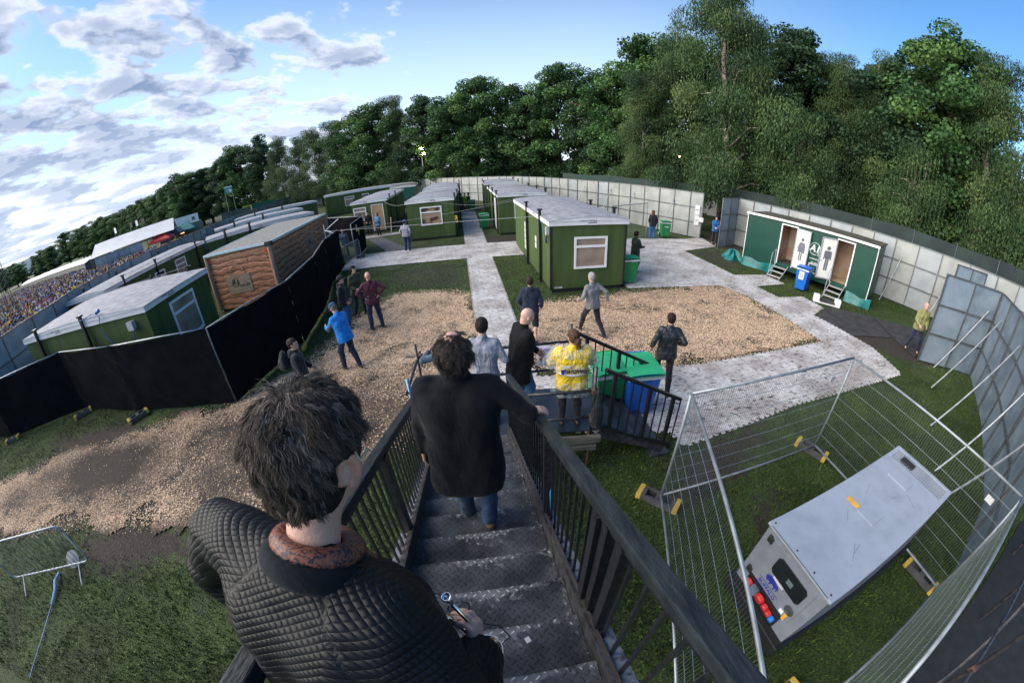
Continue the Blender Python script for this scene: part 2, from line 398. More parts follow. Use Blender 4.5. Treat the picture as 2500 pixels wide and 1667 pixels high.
    def leg(hip, k_, a, o, drop=0.):
        m_ = k_ + (a - k_) * .3 - A3(0, .02, 0) * s
        return [seg(hip, k_, .082 * g + o, .056 * s + o), seg(k_, m_, .054 * s + o, .054 * s + o), seg(m_, a, .052 * s + o, .04 * s + o)]
    head = [ell(hp_(0, -.012, .03), A3(.077, .098, .092) * s, HM), ell(hp_(0, .03, -.045), A3(.056, .062, .07) * s, HM), seg(hp_(0, .068, -.088), hp_(0, .06, -.075), .022 * s, .026 * s),
            seg(hp_(0, .088, .012), hp_(0, .103, -.022), .009 * s, .0145 * s, .012), seg(hp_(-.035, .075, .025), hp_(.035, .075, .025), .017 * s, .017 * s, .02),
            ell(hp_(-.079, -.008, -.008), A3(.009, .02, .031) * s, HM, .008), ell(hp_(.079, -.008, -.008), A3(.009, .02, .031) * s, HM, .008),
            seg(hp_(-.018, .085, -.052), hp_(.018, .085, -.052), .010 * s, .010 * s, .012)]
    neck = [seg(nb - u * .05 * s, hp_(0, -.02, -.06), .056 * s, .053 * s)]
    sk = SKIN(skin)
    parts = [surf(torso(-.012) + neck + head + arm(shl, eL, wL, -.004) + arm(shr, eR, wR, -.004) + sum([leg(*q, -.008) for q in kn], []) + [seg(a, a + A3(0, .07, -.04), .035, .03) for a in an], vox, .035 * s)]
    pal = palms or (A3(1, 0, 0), A3(-1, 0, 0))
    hd = []
    for side, e, w, p, hd_ in ((-1, eL, wL, pal[0], hdirs[0]), (1, eR, wR, pal[1], hdirs[1])):
        d = unit(w - e) if hd_ is None else unit(hd_); q, fi = hand(w, d, p, 1 if (np.cross(unit(d), unit(p)) @ (fs + A3(0, 0, .3))) > 0 else -1, curl, s)
        parts.append(surf(q + fi, .0055 if finger else .0085, .012)); hd.append((w, d))
    body = body_obj('person', parts, sk); body.location = pos; body.rotation_euler = (0, 0, root_rz)
    tag(body, label, 'person', group)
    ph = rng.uniform(0, 6); W_ = lambda a, f: (lambda P: wob(P, a, f, ph))
    kind, col = top[0], top[1]; nm = top[2] if len(top) > 2 else kind
    cm = top[3] if len(top) > 3 else cloth('cloth_%.3f_%.3f_%.3f_%s' % (*col, kind), col)
    if kind == 'poncho': o, lo = .034, .12
    elif kind in ('jacket', 'coat'): o, lo = .026, (.09 if kind == 'jacket' else .25)
    elif kind == 'shirt': o, lo = .012, .06
    else: o, lo = .018, .05
    lo += lox; jt = torso(o, lo) + [seg(nb - u * .03 * s, nb + u * .035 * s + fs * .0, .062 * s + o * .6, .062 * s + o * .4)]
    ja = arm(shl, eL, wL, o * .75 + slv, -.01) + arm(shr, eR, wR, o * .75 + slv, -.01)
    if hood: jt += [ell(nb - fs * .075 * s + u * .005, A3(.105, .07, .075) * s, np.stack([rs, fs, u], 1), .03)]
    hcut = Pv - u * (lo + .06)
    Wn = W_(.003 + .06 * o, 16)
    def jfn(P):
        a = union(P, jt, .04 * s); w = Wn(P); a = np.maximum(a + w, -((P - hcut) @ u)); b = union(P, ja, .012) + w; k_ = .045 * s
        h = np.maximum(k_ - np.abs(a - b), 0) / k_; d = np.minimum(a, b) - h * h * k_ * .25
        q = (P - (nb + u * .02)); near = np.linalg.norm(q - (q @ u)[:, None] * u, axis=1) < .3
        d = np.where(near, np.maximum(d, (P - (nb + u * .075 * s)) @ u), d)
        for w0, e0 in ((wL, eL), (wR, eR)): dd = unit(w0 - e0); d = np.where(np.linalg.norm(P - w0, axis=1) < .12, np.maximum(d, (P - w0) @ dd - .004), d)
        return d
    jl, jh_ = bounds(jt + ja, vox * 2 + .02)
    tp = body_obj(nm, [nets(jfn, jl, jh_, vox)], cm, body)
    if legs[0] == 'shorts':
        lp = sum([[seg(q[0], q[0] + (q[1] - q[0]) * 1.05, .082 * g + .035, .085 * s)] for q in kn], []) + torso(.012)[:1]
    else: lp = sum([leg(*q, .012 + (.008 if legs[0] == 'jeans' else 0)) for q in kn], []) + torso(.014)[:1]
    lb = min(a[2] for a in an) - .055
    body_obj(legs[0], [surf(lp, vox, .03 * s, W_(.004, 22), lambda P, d: np.maximum(d, lb - P[:, 2]))], cloth('cloth_%.3f_%.3f_%.3f_l' % legs[1], legs[1]), body)
    for (sx, f), q in zip(((-1, fl), (1, fr)), kn):
        a = q[2]; t = R(f[3]) * sx; fd = A3(math.sin(t), math.cos(t), 0)
        tip = f[4] if len(f) > 4 else 0.
        sp = [seg(a - fd * .045 + A3(0, 0, -.045), a + fd * .15 * s + A3(0, 0, -.055 - tip), .034 * s, .03 * s), seg(a + A3(0, 0, -.02), a + A3(0, 0, -.045), .043 * s)]
        if shoe[0] == 'welly_boot': sp += [seg(a, a + (q[1] - a) * .78, .05 * s, .068 * s)]
        sm = mat('shoe_%.2f_%.2f_%.2f' % shoe[1], shoe[1], rough=.45, var=.3, scale=9)
        body_obj(shoe[0], [surf(sp, min(vox, .015), .03, None, lambda P, d, zz=a[2] - .085 - max(tip, 0) * 1.2: np.maximum(d, zz - P[:, 2]))], sm, body)
    if hair and hair[0] != 'bald':
        hk, hcx = hair[0], hair[1]; th = {'short': .012, 'medium': .022, 'long': .024, 'curly': .034}[hk]
        hpms = [ell(hp_(0, -.02, .036), A3(.078 + th, .098 + th, .09 + th) * s, HM)]
        if hk in ('medium', 'curly'): hpms.append(ell(hp_(0, -.055, -.03), A3(.075 + th * .6, .05 + th, .07) * s, HM))
        if hk == 'long': hpms += [seg(hp_(0, -.06, -.02), hp_(0, -.085, -.2), .075 * s, .05 * s), seg(hp_(-.06, -.02, -.02), hp_(-.07, -.03, -.16), .03 * s, .025 * s), seg(hp_(.06, -.02, -.02), hp_(.07, -.03, -.16), .03 * s, .025 * s)]
        if hk == 'short': hpms.append(ell(hp_(0, -.05, -.02), A3(.07, .05, .055) * s, HM))
        def hcutf(P, d):
            q = (P - hc) @ HM / s
            reg = np.maximum(np.maximum(.028 - q[:, 1] - np.maximum(q[:, 2], 0) * .15, q[:, 2] - .062), -9)
            ear = np.maximum(np.maximum(.07 - np.abs(q[:, 0]), np.abs(q[:, 2] + .01) - .03), np.abs(q[:, 1] + .0) - .028) if hk == 'short' else np.full(len(P), 9.)
            low = -.075 - q[:, 2] if hk != 'long' else -.3 - q[:, 2]
            return np.maximum(np.maximum(np.maximum(d, -reg * s), -ear * s), low * s)
        body_obj('hair', [surf(hpms, min(vox, .012), .03, (lambda P: wob(P, .004 + (.008 if hk == 'curly' else 0), 60, ph)), hcutf)], hairmat('%.2f_%.2f' % (hcx[0] * 10, hcx[1] * 10), hcx), body)
    if facep and vox < .02:
        for sx in (-1, 1): MB().lathe(hp_(sx * .032, .0865, .008), [(.0, -.007 * s), (.0085 * s, 0), (0, .007 * s)], 6, hf2).build('eye', mat('eye_dark', (.03, .02, .02), rough=.2), body)
        mo = MB(); mo.bar(hp_(-.024, .096, -.053), hp_(.024, .096, -.053), .004, .006); mo.build('mouth', mat('lips', (.35, .12, .1)), body)
    if cap:
        cp = [ell(hp_(0, -.01, .056), A3(.096, .117, .098) * s, HM)]
        def ccut(P, d): q = (P - hc) @ HM / s; return np.maximum(d, (.04 - q[:, 2]) * s)
        q = body_obj('cap', [surf(cp, .01, .02, None, ccut)], cloth('cap_%.2f_%.2f_%.2f' % cap, cap), body)
        if extra != 'beanie':
            body_obj('cap_brim', [surf([ell(hp_(0, .125, .046), A3(.066, .066, .011) * s, HM)], .008, .02)], cloth('cap_%.2f_%.2f_%.2f' % cap, cap), q)
    return dict(body=body, nb=nb, hc=hc, HM=HM, wL=wL, wR=wR, eL=eL, eR=eR, Pv=Pv, u=u, rs=rs, fs=fs, tp=tp, kn=kn, shl=shl, shr=shr, hp=hp_, s=s, rt=rt)
# ------------------------------------------------------------------ ground
def inpoly(P, poly):
    x, y = P[:, 0], P[:, 1]; c = np.zeros(len(P), bool); n = len(poly); dm = np.full(len(P), 1e9)
    for i in range(n):
        x0, y0 = poly[i]; x1, y1 = poly[(i + 1) % n]
        if y0 != y1: c ^= ((y0 > y) != (y1 > y)) & (x < (x1 - x0) * (y - y0) / (y1 - y0) + x0)
        d = np.array([x1 - x0, y1 - y0]); t = np.clip(((x - x0) * d[0] + (y - y0) * d[1]) / (d @ d + 1e-9), 0, 1)
        dm = np.minimum(dm, np.hypot(x - x0 - t * d[0], y - y0 - t * d[1]))
    return np.where(c, dm, -dm)          # > 0 inside
def vnoise(P, f, seed=0, oct_=3):
    r = np.random.default_rng(seed); T = r.random((64, 64)); o = 0; a = 1; tot = 0
    for k in range(oct_):
        q = P[:, :2] * f; i = np.floor(q).astype(int); w = q - i; w = w * w * (3 - 2 * w)
        g = lambda dx, dy: T[(i[:, 0] + dx + 17 * k) % 64, (i[:, 1] + dy + 31 * k) % 64]
        o = o + a * ((g(0, 0) * (1 - w[:, 0]) + g(1, 0) * w[:, 0]) * (1 - w[:, 1]) + (g(0, 1) * (1 - w[:, 0]) + g(1, 1) * w[:, 0]) * w[:, 1]); tot += a; a *= .5; f *= 2
    return o / tot
CHIP_R = [(.55, 10.2), (.95, 11.1), (1.85, 11.4), (4.4, 12.0), (6.9, 12.3), (8.4, 12.4), (8.95, 11.2), (9.2, 9.5), (9.4, 7.7), (6.6, 7.25), (4.3, 6.95), (2.6, 7.0), (.55, 7.0), (.42, 8.3)]
CHIP_L = [(-1.05, 10.2), (-1.4, 12.3), (-1.9, 12.7), (-3.0, 12.9), (-4.4, 12.7), (-4.75, 11.7), (-5.2, 10.4), (-5.45, 8.6), (-5.7, 7.6), (-6.4, 6.3), (-7.2, 5.7), (-8.4, 5.3), (-9.3, 4.7), (-10.4, 4.0), (-12.2, 3.2), (-14.3, 1.5),
          (-13, -.2), (-11.4, .55), (-8.3, 1.75), (-6, 2.5), (-4.5, 3.0), (-2.6, 4.4), (-1.5, 4.9), (-.6, 5.2), (-.55, 7)]
CHIPS = [CHIP_R, CHIP_L]
MUDS = [[(-1.3, 13.2), (-4.5, 13.6), (-5.4, 15), (-4.6, 16.6), (-2.2, 16.9), (-1.7, 15.0)], [(-2.5, 17), (-7.6, 16.7), (-7.7, 16.0), (-2.3, 16.4)], [(-1.5, 20.8), (-1.6, 22.8), (.8, 22.3), (.9, 20.7)], [(-2.8, 20.6), (-5.6, 20.8), (-5.7, 21.5), (-3, 21.6)],
        [(9.5, 18), (10.2, 18.2), (12, 19), (12.5, 17), (11, 15), (10, 14.2)], [(9.9, 13.6), (11.8, 13.7), (12, 12.9), (10.2, 12.5)], [(11.4, 8.6), (14.8, 7.9), (15.2, 6.6), (13.3, 5.6), (12.2, 6.1), (11.0, 7.4)],
        [(.3, 6.9), (-.6, 7.2), (-.9, 10), (.3, 9.8), (2.5, 9.2), (2.7, 7.2)], [(2.2, 3.0), (3.1, 4.2), (5, 4.7), (3.6, 3.4)], [(-8.2, 1.6), (-6.2, 2.5), (-5, 2.0), (-7.4, .9)], [(-8, 4.9), (-12, 3.2), (-13.4, 3.6), (-10.4, 4.9)],
        [(12.6, 18.2), (13.2, 20), (14, 23), (16, 22), (14.5, 19)], [(3.2, 1.9), (3.7, 3), (3.9, 3.0), (3.5, 1.8)], [(12.1, 19.0), (12.6, 21.4), (14.6, 24), (13.6, 19.6)]]
def ground_mat():
    m, nt, P, N, L = _nodes('ground_soil')
    tc = N('ShaderNodeTexCoord'); at = N('ShaderNodeAttribute'); at.attribute_name = 'mud'
    def noise(s, d=6, w=0.):
        n = N('ShaderNodeTexNoise'); n.inputs['Scale'].default_value = s; n.inputs['Detail'].default_value = d; n.inputs['Distortion'].default_value = w; L(tc.outputs['Object'], n.inputs[0]); return n.outputs['Fac']
    def ramp(v, stops):
        r = N('ShaderNodeValToRGB'); L(v, r.inputs[0]); e = r.color_ramp.elements
        while len(e) < len(stops): e.new(.5)
        for i, (p, c) in enumerate(stops): e[i].position = p; e[i].color = (*c, 1)
        return r.outputs[0]
    g = ramp(noise(38, 8), [(.3, (.012, .022, .006)), (.5, (.035, .062, .012)), (.68, (.085, .125, .03)), (.8, (.15, .17, .06))])
    g2 = ramp(noise(.9, 5), [(.35, (.55, .5, .45)), (.65, (1.1, 1.1, 1.0))])
    mg = N('ShaderNodeMix'); mg.data_type = 'RGBA'; mg.blend_type = 'MULTIPLY'; mg.inputs[0].default_value = 1; L(g, mg.inputs[6]); L(g2, mg.inputs[7])
    d = ramp(noise(22, 8, .4), [(.3, (.012, .009, .007)), (.55, (.034, .026, .02)), (.78, (.085, .068, .053))])
    a = N('ShaderNodeMath'); a.operation = 'ADD'; L(at.outputs['Fac'], a.inputs[0])
    b = N('ShaderNodeMath'); b.operation = 'MULTIPLY_ADD'; L(noise(5, 8, .5), b.inputs[0]); b.inputs[1].default_value = 1.5; b.inputs[2].default_value = -.75; L(b.outputs[0], a.inputs[1])
    mr = N('ShaderNodeMapRange'); L(a.outputs[0], mr.inputs[0]); mr.inputs[1].default_value = .35; mr.inputs[2].default_value = .62
    mx = N('ShaderNodeMix'); mx.data_type = 'RGBA'; L(mr.outputs[0], mx.inputs[0]); L(mg.outputs[2], mx.inputs[6]); L(d, mx.inputs[7]); L(mx.outputs[2], P.inputs['Base Color'])
    P.inputs['Roughness'].default_value = .9
    bp = N('ShaderNodeBump'); bp.inputs['Distance'].default_value = .05; bp.inputs['Strength'].default_value = .8; L(noise(30, 8), bp.inputs['Height']); L(bp.outputs[0], P.inputs['Normal'])
    return m
def mud_at(P):
    w = np.zeros(len(P))
    for i, q in enumerate(MUDS + CHIPS): w = np.maximum(w, np.clip(inpoly(P, q) / .9 + .5, 0, 1) * {0: .5, 1: .55, 4: .62, 3: .6}.get(i, 1))
    return w
gx, gy = np.arange(-24, 26.01, .2), np.arange(-5, 46.01, .2)
GX, GY = np.meshgrid(gx, gy, indexing='ij'); GP = np.stack([GX.ravel(), GY.ravel()], 1)
mud = mud_at(GP)
gz = (vnoise(GP, .8, 3) - .5) * .03 - .02
n1_, n2_ = len(gx), len(gy); ii, jj = np.meshgrid(np.arange(n1_ - 1), np.arange(n2_ - 1), indexing='ij'); b0 = (ii * n2_ + jj).ravel()
gm = ground_mat()
go = npmesh('ground', np.column_stack([GP, gz]), np.stack([b0, b0 + n2_, b0 + n2_ + 1, b0 + 1], 1), gm, attrs={'mud': mud}, smooth=True)
tag(go, kind='structure')
fb = MB(); c0 = [(-24, -5), (26, -5), (26, 46), (-24, 46)]; c1 = [(-4000, -4000), (4000, -4000), (4000, 4000), (-4000, 4000)]
fb.add([(x, y, -.035) for x, y in c0 + c1], [(i, 4 + i, 4 + (i + 1) % 4, (i + 1) % 4)[::-1] for i in range(4)])
tag(fb.build('field', gm), kind='structure')
from mathutils.geometry import tessellate_polygon
# paving of interlocking plastic tiles: toothed edges, muddy flecks
def pave_mat():
    m, nt, P, N, L = _nodes('trackway_plastic')
    tc = N('ShaderNodeTexCoord')
    def noise(s, d=6, st=(1, 1, 1), w=0.):
        mp = N('ShaderNodeMapping'); mp.inputs['Scale'].default_value = st; mp.inputs['Rotation'].default_value = (0, 0, R(-20)); L(tc.outputs['Object'], mp.inputs[0])
        n = N('ShaderNodeTexNoise'); n.inputs['Scale'].default_value = s; n.inputs['Detail'].default_value = d; n.inputs['Distortion'].default_value = w; L(mp.outputs[0], n.inputs[0]); return n.outputs['Fac']
    r = N('ShaderNodeValToRGB'); e = r.color_ramp.elements; L(noise(15, 7, (.55, 1.25, 1), .6), r.inputs[0])
    e[0].position = .33; e[0].color = (.05, .04, .036, 1); e[1].position = .43; e[1].color = (.52, .50, .49, 1); q = e.new(.7); q.color = (.74, .72, .71, 1)
    b = N('ShaderNodeValToRGB'); L(noise(1.1, 5), b.inputs[0]); b.color_ramp.elements[0].position = .36; b.color_ramp.elements[1].position = .6
    b.color_ramp.elements[0].color = (.62, .58, .56, 1); b.color_ramp.elements[1].color = (1, 1, 1, 1)
    br = N('ShaderNodeTexBrick'); mp = N('ShaderNodeMapping'); mp.inputs['Rotation'].default_value = (0, 0, R(-7)); L(tc.outputs['Object'], mp.inputs[0]); L(mp.outputs[0], br.inputs[0])
    br.inputs['Scale'].default_value = 1; br.offset = 0; br.inputs['Brick Width'].default_value = .3; br.inputs['Row Height'].default_value = .3; br.inputs['Mortar Size'].default_value = .006
    br.inputs['Color1'].default_value = (1, 1, 1, 1); br.inputs['Color2'].default_value = (.88, .88, .9, 1); br.inputs['Mortar'].default_value = (.5, .47, .45, 1)
    x = N('ShaderNodeMix'); x.data_type = 'RGBA'; x.blend_type = 'MULTIPLY'; x.inputs[0].default_value = 1; L(r.outputs[0], x.inputs[6]); L(b.outputs[0], x.inputs[7])
    y = N('ShaderNodeMix'); y.data_type = 'RGBA'; y.blend_type = 'MULTIPLY'; y.inputs[0].default_value = .8; L(x.outputs[2], y.inputs[6]); L(br.outputs['Color'], y.inputs[7])
    L(y.outputs[2], P.inputs['Base Color']); P.inputs['Roughness'].default_value = .55
    bp = N('ShaderNodeBump'); bp.inputs['Strength'].default_value = .5; bp.inputs['Distance'].default_value = .01; L(noise(60, 4), bp.inputs['Height']); L(bp.outputs[0], P.inputs['Normal'])
    return m
PAVE = pave_mat()
def toothed(poly, pitch=.16, d=.05):
    out = []; n = len(poly)
    for i in range(n):
        a = np.array(poly[i], float); b = np.array(poly[(i + 1) % n], float); L_ = np.linalg.norm(b - a); k = max(1, int(L_ / pitch)); u = (b - a) / L_; v = np.array([-u[1], u[0]])
        for j in range(k):
            for t, o in ((0, 0), (.3, 0), (.42, d), (.88, d)):
                out.append(tuple(a + u * L_ * (j + t) / k - v * o))
    return out
def paving(name, poly, z):
    b = bmesh.new(); vs = [b.verts.new((x, y, z)) for x, y in toothed(poly)]; [b.faces.new([vs[i] for i in t]) for t in tessellate_polygon([[v.co for v in vs]])]
    r = bmesh.ops.extrude_face_region(b, geom=list(b.faces)); bmesh.ops.translate(b, verts=[v for v in r['geom'] if isinstance(v, bmesh.types.BMVert)], vec=(0, 0, .012)); bmesh.ops.recalc_face_normals(b, faces=b.faces)
    me = bpy.data.meshes.new(name); b.to_mesh(me); b.free(); me.materials.append(PAVE); o = bpy.data.objects.new(name, me); COL.objects.link(o); return tag(o, kind='structure')
def LX(y): return -1.30 - .125 * (y - 12)
def RX(y): return -.14 - .122 * (y - 12)
PATH = [(LX(5.2), 5.2), (RX(5.2), 5.2), (RX(36), 36), (LX(36), 36)]
CROSS = [(-8.5, 16.95), (.9, 17.55), (.9, 20.7), (-8.8, 20.1)]
YARD = [(1.0, 17.9), (4.2, 17.6), (4.35, 12.3), (6.9, 12.4), (8.4, 12.5), (9.0, 11.2), (9.25, 9.5), (9.42, 7.58), (11.0, 5.5), (11.3, 7.0), (10.75, 9.5), (11.9, 10.1), (11.75, 11.2), (10.35, 11.1), (10.1, 12.4), (12.0, 12.75), (11.8, 13.9), (9.9, 13.8), (9.5, 16.7), (9.4, 18.0), (12.1, 19.2), (12.4, 21.6), (10.9, 20.95), (1.0, 20.7)]
LOWER = [(-.6, 5.15), (2.8, 4.7), (2.95, 4.3), (6.1, 5.0), (10.9, 5.45), (9.5, 7.55), (4.4, 6.85), (.5, 6.75), (-.6, 6.7)]
paving('path', PATH, .0); paving('path', CROSS, .004); paving('path', YARD, .008); paving('path', LOWER, .012)
PAVS = [PATH, CROSS, YARD, LOWER]
# black rubber mats
BLK = mat('flat_sheet', (.035, .033, .035), rough=.8, var=.5, scale=3, bump=.4, bscale=60)
def flat(name, poly, z0, z1, m, **k): o = MB().prism(poly, z0, z1).build(name, m); tag(o, **k); return o
flat('flat_sheet', [(-9.9, 25.1), (-8.8, 25.1), (-5.7, 20.6), (-7.0, 20.3)], .0, .015, mat('grey_mat', (.09, .09, .1), rough=.8, var=.3, bump=.3), label='dark grey walkway mat from the grey cross path to the open cabin door', cat='mat')
flat('flat_sheet', [(10.8, 9.4), (12.3, 10.2), (14.1, 9.2), (13.2, 7.5), (11.0, 7.9)], .0, .014, BLK, label='black rubber mat laid below the steps of the mens toilet', cat='mat')
flat('flat_sheet', [(14.15, 9.15), (15.9, 7.9), (14.6, 5.9), (12.9, 6.2), (13.25, 7.45)], .004, .018, BLK, label='black rubber mat running out to the open fence gate leaf', cat='mat')
# concrete blocks and slabs at the doors of the cabins
conc = mat('concrete', (.5, .49, .48), rough=.85, var=.2, bump=.3)
flat('path', [(-10.3, 25.2), (-7.6, 25.9), (-7.8, 26.7), (-10.5, 26.2)], .0, .02, PAVE, kind='structure')
# ---- wood chips: a thin bed with ragged edges and loose chips all over it
def chip_mat():
    m, nt, P, N, L = _nodes('wood_chip')
    tc = N('ShaderNodeTexCoord'); at = N('ShaderNodeAttribute'); at.attribute_name = 'tone'
    r = N('ShaderNodeValToRGB'); e = r.color_ramp.elements; L(at.outputs['Fac'], r.inputs[0]); e[0].position = 0; e[0].color = (.05, .03, .018, 1); e[1].position = 1; e[1].color = (.90, .72, .50, 1); q = e.new(.28); q.color = (.34, .21, .12, 1); q = e.new(.5); q.color = (.74, .52, .32, 1)
    L(r.outputs[0], P.inputs['Base Color']); P.inputs['Roughness'].default_value = .8; return m
def chipbed_mat():
    m, nt, P, N, L = _nodes('wood_chip_bed')
    tc = N('ShaderNodeTexCoord'); v = N('ShaderNodeTexVoronoi'); v.inputs['Scale'].default_value = 34; L(tc.outputs['Object'], v.inputs[0])
    n = N('ShaderNodeTexNoise'); n.inputs['Scale'].default_value = 1.1; n.inputs['Detail'].default_value = 9; n.inputs['Roughness'].default_value = .68; L(tc.outputs['Object'], n.inputs[0])
    sx = N('ShaderNodeSeparateColor'); L(v.outputs['Color'], sx.inputs[0])
    r = N('ShaderNodeValToRGB'); e = r.color_ramp.elements; L(sx.outputs[0], r.inputs[0]); e[0].position = 0; e[0].color = (.04, .03, .022, 1); e[1].position = 1; e[1].color = (.85, .62, .44, 1); q = e.new(.4); q.color = (.42, .27, .18, 1)
    k = N('ShaderNodeMapRange'); L(n.outputs['Fac'], k.inputs[0]); k.inputs[1].default_value = .36; k.inputs[2].default_value = .5
    at = N('ShaderNodeAttribute'); at.attribute_name = 'thick'; mm = N('ShaderNodeMath'); mm.operation = 'MULTIPLY'; L(k.outputs[0], mm.inputs[0]); L(at.outputs['Fac'], mm.inputs[1])
    x = N('ShaderNodeMix'); x.data_type = 'RGBA'; L(mm.outputs[0], x.inputs[0]); x.inputs[6].default_value = (.03, .024, .02, 1); L(r.outputs[0], x.inputs[7]); L(x.outputs[2], P.inputs['Base Color']); P.inputs['Roughness'].default_value = .9
    bp = N('ShaderNodeBump'); bp.inputs['Distance'].default_value = .03; L(v.outputs['Distance'], bp.inputs['Height']); L(bp.outputs[0], P.inputs['Normal']); return m
def chips_amount(P):
    """how thickly the chips lie: thick on the right plot and at the back of the left one, trodden into the mud nearer the stairs"""
    w = np.clip(inpoly(P, CHIP_R) / .5 + .75, 0, 1) * (.78 + .35 * vnoise(P, .5, 5))
    l = np.clip(inpoly(P, CHIP_L) / .5 + .75, 0, 1)
    dep = np.clip((P[:, 1] - 4.6) / 3.2, 0, 1); edge = np.exp(-(inpoly(P, CHIP_L) / .7) ** 2) * .35
    l = l * np.clip(.18 + .9 * np.clip(dep - .1, 0, 1) * np.clip((P[:, 0] + 7.5) / 2, 0, 1) + edge * 1.2 + (vnoise(P, .6, 9, 4) - .5) * 1.25, .03, 1.)
    return np.maximum(w, l)
cx_, cy_ = np.arange(-14.5, 9.8, .07), np.arange(-.3, 13.2, .07)
CX, CY = np.meshgrid(cx_, cy_, indexing='ij'); CP = np.stack([CX.ravel(), CY.ravel()], 1); ca = chips_amount(CP)
raw = np.maximum(inpoly(CP, CHIP_R), inpoly(CP, CHIP_L)); keep = raw + (vnoise(CP, 1.6, 4, 4) - .5) * 1.3 > .05
m1, m2 = len(cx_), len(cy_); ii, jj = np.meshgrid(np.arange(m1 - 1), np.arange(m2 - 1), indexing='ij'); b0 = (ii * m2 + jj).ravel(); F_ = np.stack([b0, b0 + m2, b0 + m2 + 1, b0 + 1], 1); F_ = F_[keep[F_].all(1)]
used = np.unique(F_); re_ = np.full(len(CP), -1); re_[used] = np.arange(len(used))
bed = npmesh('wood_chips', np.column_stack([CP, (vnoise(CP, 3, 8) - .5) * .02 + .004])[used], re_[F_], chipbed_mat(), attrs={'thick': ca[used]}, smooth=True)
tag(bed, 'pale wood chips spread over trodden mud between the grey paths', 'wood chips', kind='stuff')
def scatter_quads(C, ang, tilt, L_, W_, z):
    n = len(C); u = np.stack([np.cos(ang) * np.cos(tilt), np.sin(ang) * np.cos(tilt), np.sin(tilt)], 1) * L_[:, None] / 2; v = np.stack([-np.sin(ang), np.cos(ang), rng.uniform(-.5, .5, n)], 1) * W_[:, None] / 2
    c = np.column_stack([C, z]); return np.stack([c - u - v, c + u - v, c + u + v, c - u + v], 1).reshape(-1, 3), np.arange(4 * n).reshape(n, 4)
NC = 400000
cp = np.column_stack([rng.uniform(-14.5, 9.8, NC), rng.uniform(-.3, 13.3, NC)]); w = chips_amount(cp) * np.clip(np.maximum(inpoly(cp, CHIP_R), inpoly(cp, CHIP_L)) / .5 + .8, 0, 1)
cl = vnoise(cp, 2.2, 12, 4); pk = (rng.random(NC) < np.clip(w * (.6 + 1.5 * (cl - .3)), 0, 1) ** 1.0) & (w > .02)
for q in PAVS: pk &= inpoly(cp, q) < -.01 + .0 * w
cp = cp[pk]; n = len(cp); lp = rng.uniform(.014, .036, n)
v_, f_ = scatter_quads(cp, rng.uniform(0, 6.28, n), rng.uniform(-.35, .35, n), lp, lp * rng.uniform(.25, .5, n), .018 + rng.random(n) * .012)
ch = npmesh('loose_wood_chips', v_, f_, chip_mat(), attrs={'tone': np.repeat(np.clip(rng.beta(2.6, 1.5, n) * .8 + ca.mean() * 0 + .25 * chips_amount(cp), 0, 1), 4)})
tag(ch, 'single cream and tan wood chips lying loose on the plots', 'wood chips', kind='stuff')
# ---- grass blades near the camera and round the cabins
def grass_mat():
    m, nt, P, N, L = _nodes('grass_blade'); at = N('ShaderNodeAttribute'); at.attribute_name = 'tone'
    r = N('ShaderNodeValToRGB'); e = r.color_ramp.elements; L(at.outputs['Fac'], r.inputs[0]); e[0].color = (.022, .042, .010, 1); e[1].color = (.12, .18, .035, 1); q = e.new(.6); q.color = (.045, .088, .014, 1)
    L(r.outputs[0], P.inputs['Base Color']); P.inputs['Roughness'].default_value = .6; P.inputs['Specular IOR Level'].default_value = .2; return m
GRASS = grass_mat()
def blades(name, P, hmin, hmax, wd, tone, label):
    n = len(P); a = rng.uniform(0, 6.28, n); h = rng.uniform(hmin, hmax, n); b = rng.uniform(0, 6.28, n); k = rng.uniform(.2, .9, n) * h
    d = np.column_stack([np.cos(a), np.sin(a), np.zeros(n)]) * (wd * rng.uniform(.6, 1.3, n))[:, None]
    c = np.column_stack([P, np.full(n, -.03)]); t = c + np.column_stack([np.cos(b) * k, np.sin(b) * k, h]); mi = c * .5 + t * .5 + np.array([0, 0, .15]) * h[:, None]
    v = np.stack([c - d, c + d, mi + d * .7, t, mi - d * .7], 1).reshape(-1, 3)
    i = np.arange(n)[:, None] * 5; F = np.concatenate([i + np.array([[0, 1, 2, 4]]), i + np.array([[4, 2, 3, 3]])]); F = np.concatenate([i + np.array([[0, 1, 2]]), i + np.array([[0, 2, 4]]), i + np.array([[4, 2, 3]])])
    o = npmesh(name, v, F, GRASS, attrs={'tone': np.repeat(tone, 5)}); return tag(o, label, 'grass', kind='stuff')
NG = 420000
rr = 1.2 + 21 * rng.random(NG) ** .75; aa = rng.uniform(-1.75, 1.75, NG); gp = np.column_stack([rr * np.sin(aa), rr * np.cos(aa)])
mw = mud_at(gp); gn = vnoise(gp, .9, 21, 4); ok = rng.random(NG) > mw * 1.15 + (gn < .33) * .55
MATS_AND_SHADE = [[(-9.9, 25.1), (-8.8, 25.1), (-5.7, 20.6), (-7.0, 20.3)], [(10.8, 9.4), (12.3, 10.2), (14.1, 9.2), (15.9, 7.9), (14.6, 5.9), (12.9, 6.2), (11.0, 7.9)], [(2.6, -.75), (9.5, .25), (12, -.5), (12, -5), (2.6, -5)]]  # two mat outlines, then the painted shade sheet by the stage scaffold
for q in PAVS + MATS_AND_SHADE: ok &= inpoly(gp, q) < .0
gp = gp[ok]; gn = gn[ok]; far = np.clip(np.hypot(*gp.T) / 12, .55, 2.0)
o_ = blades('grass', gp, .035, .085, .007, np.clip(rng.beta(2, 3, len(gp)) + (gn - .5) * .9, 0, 1), 'short rough green grass between the mud patches and paths')

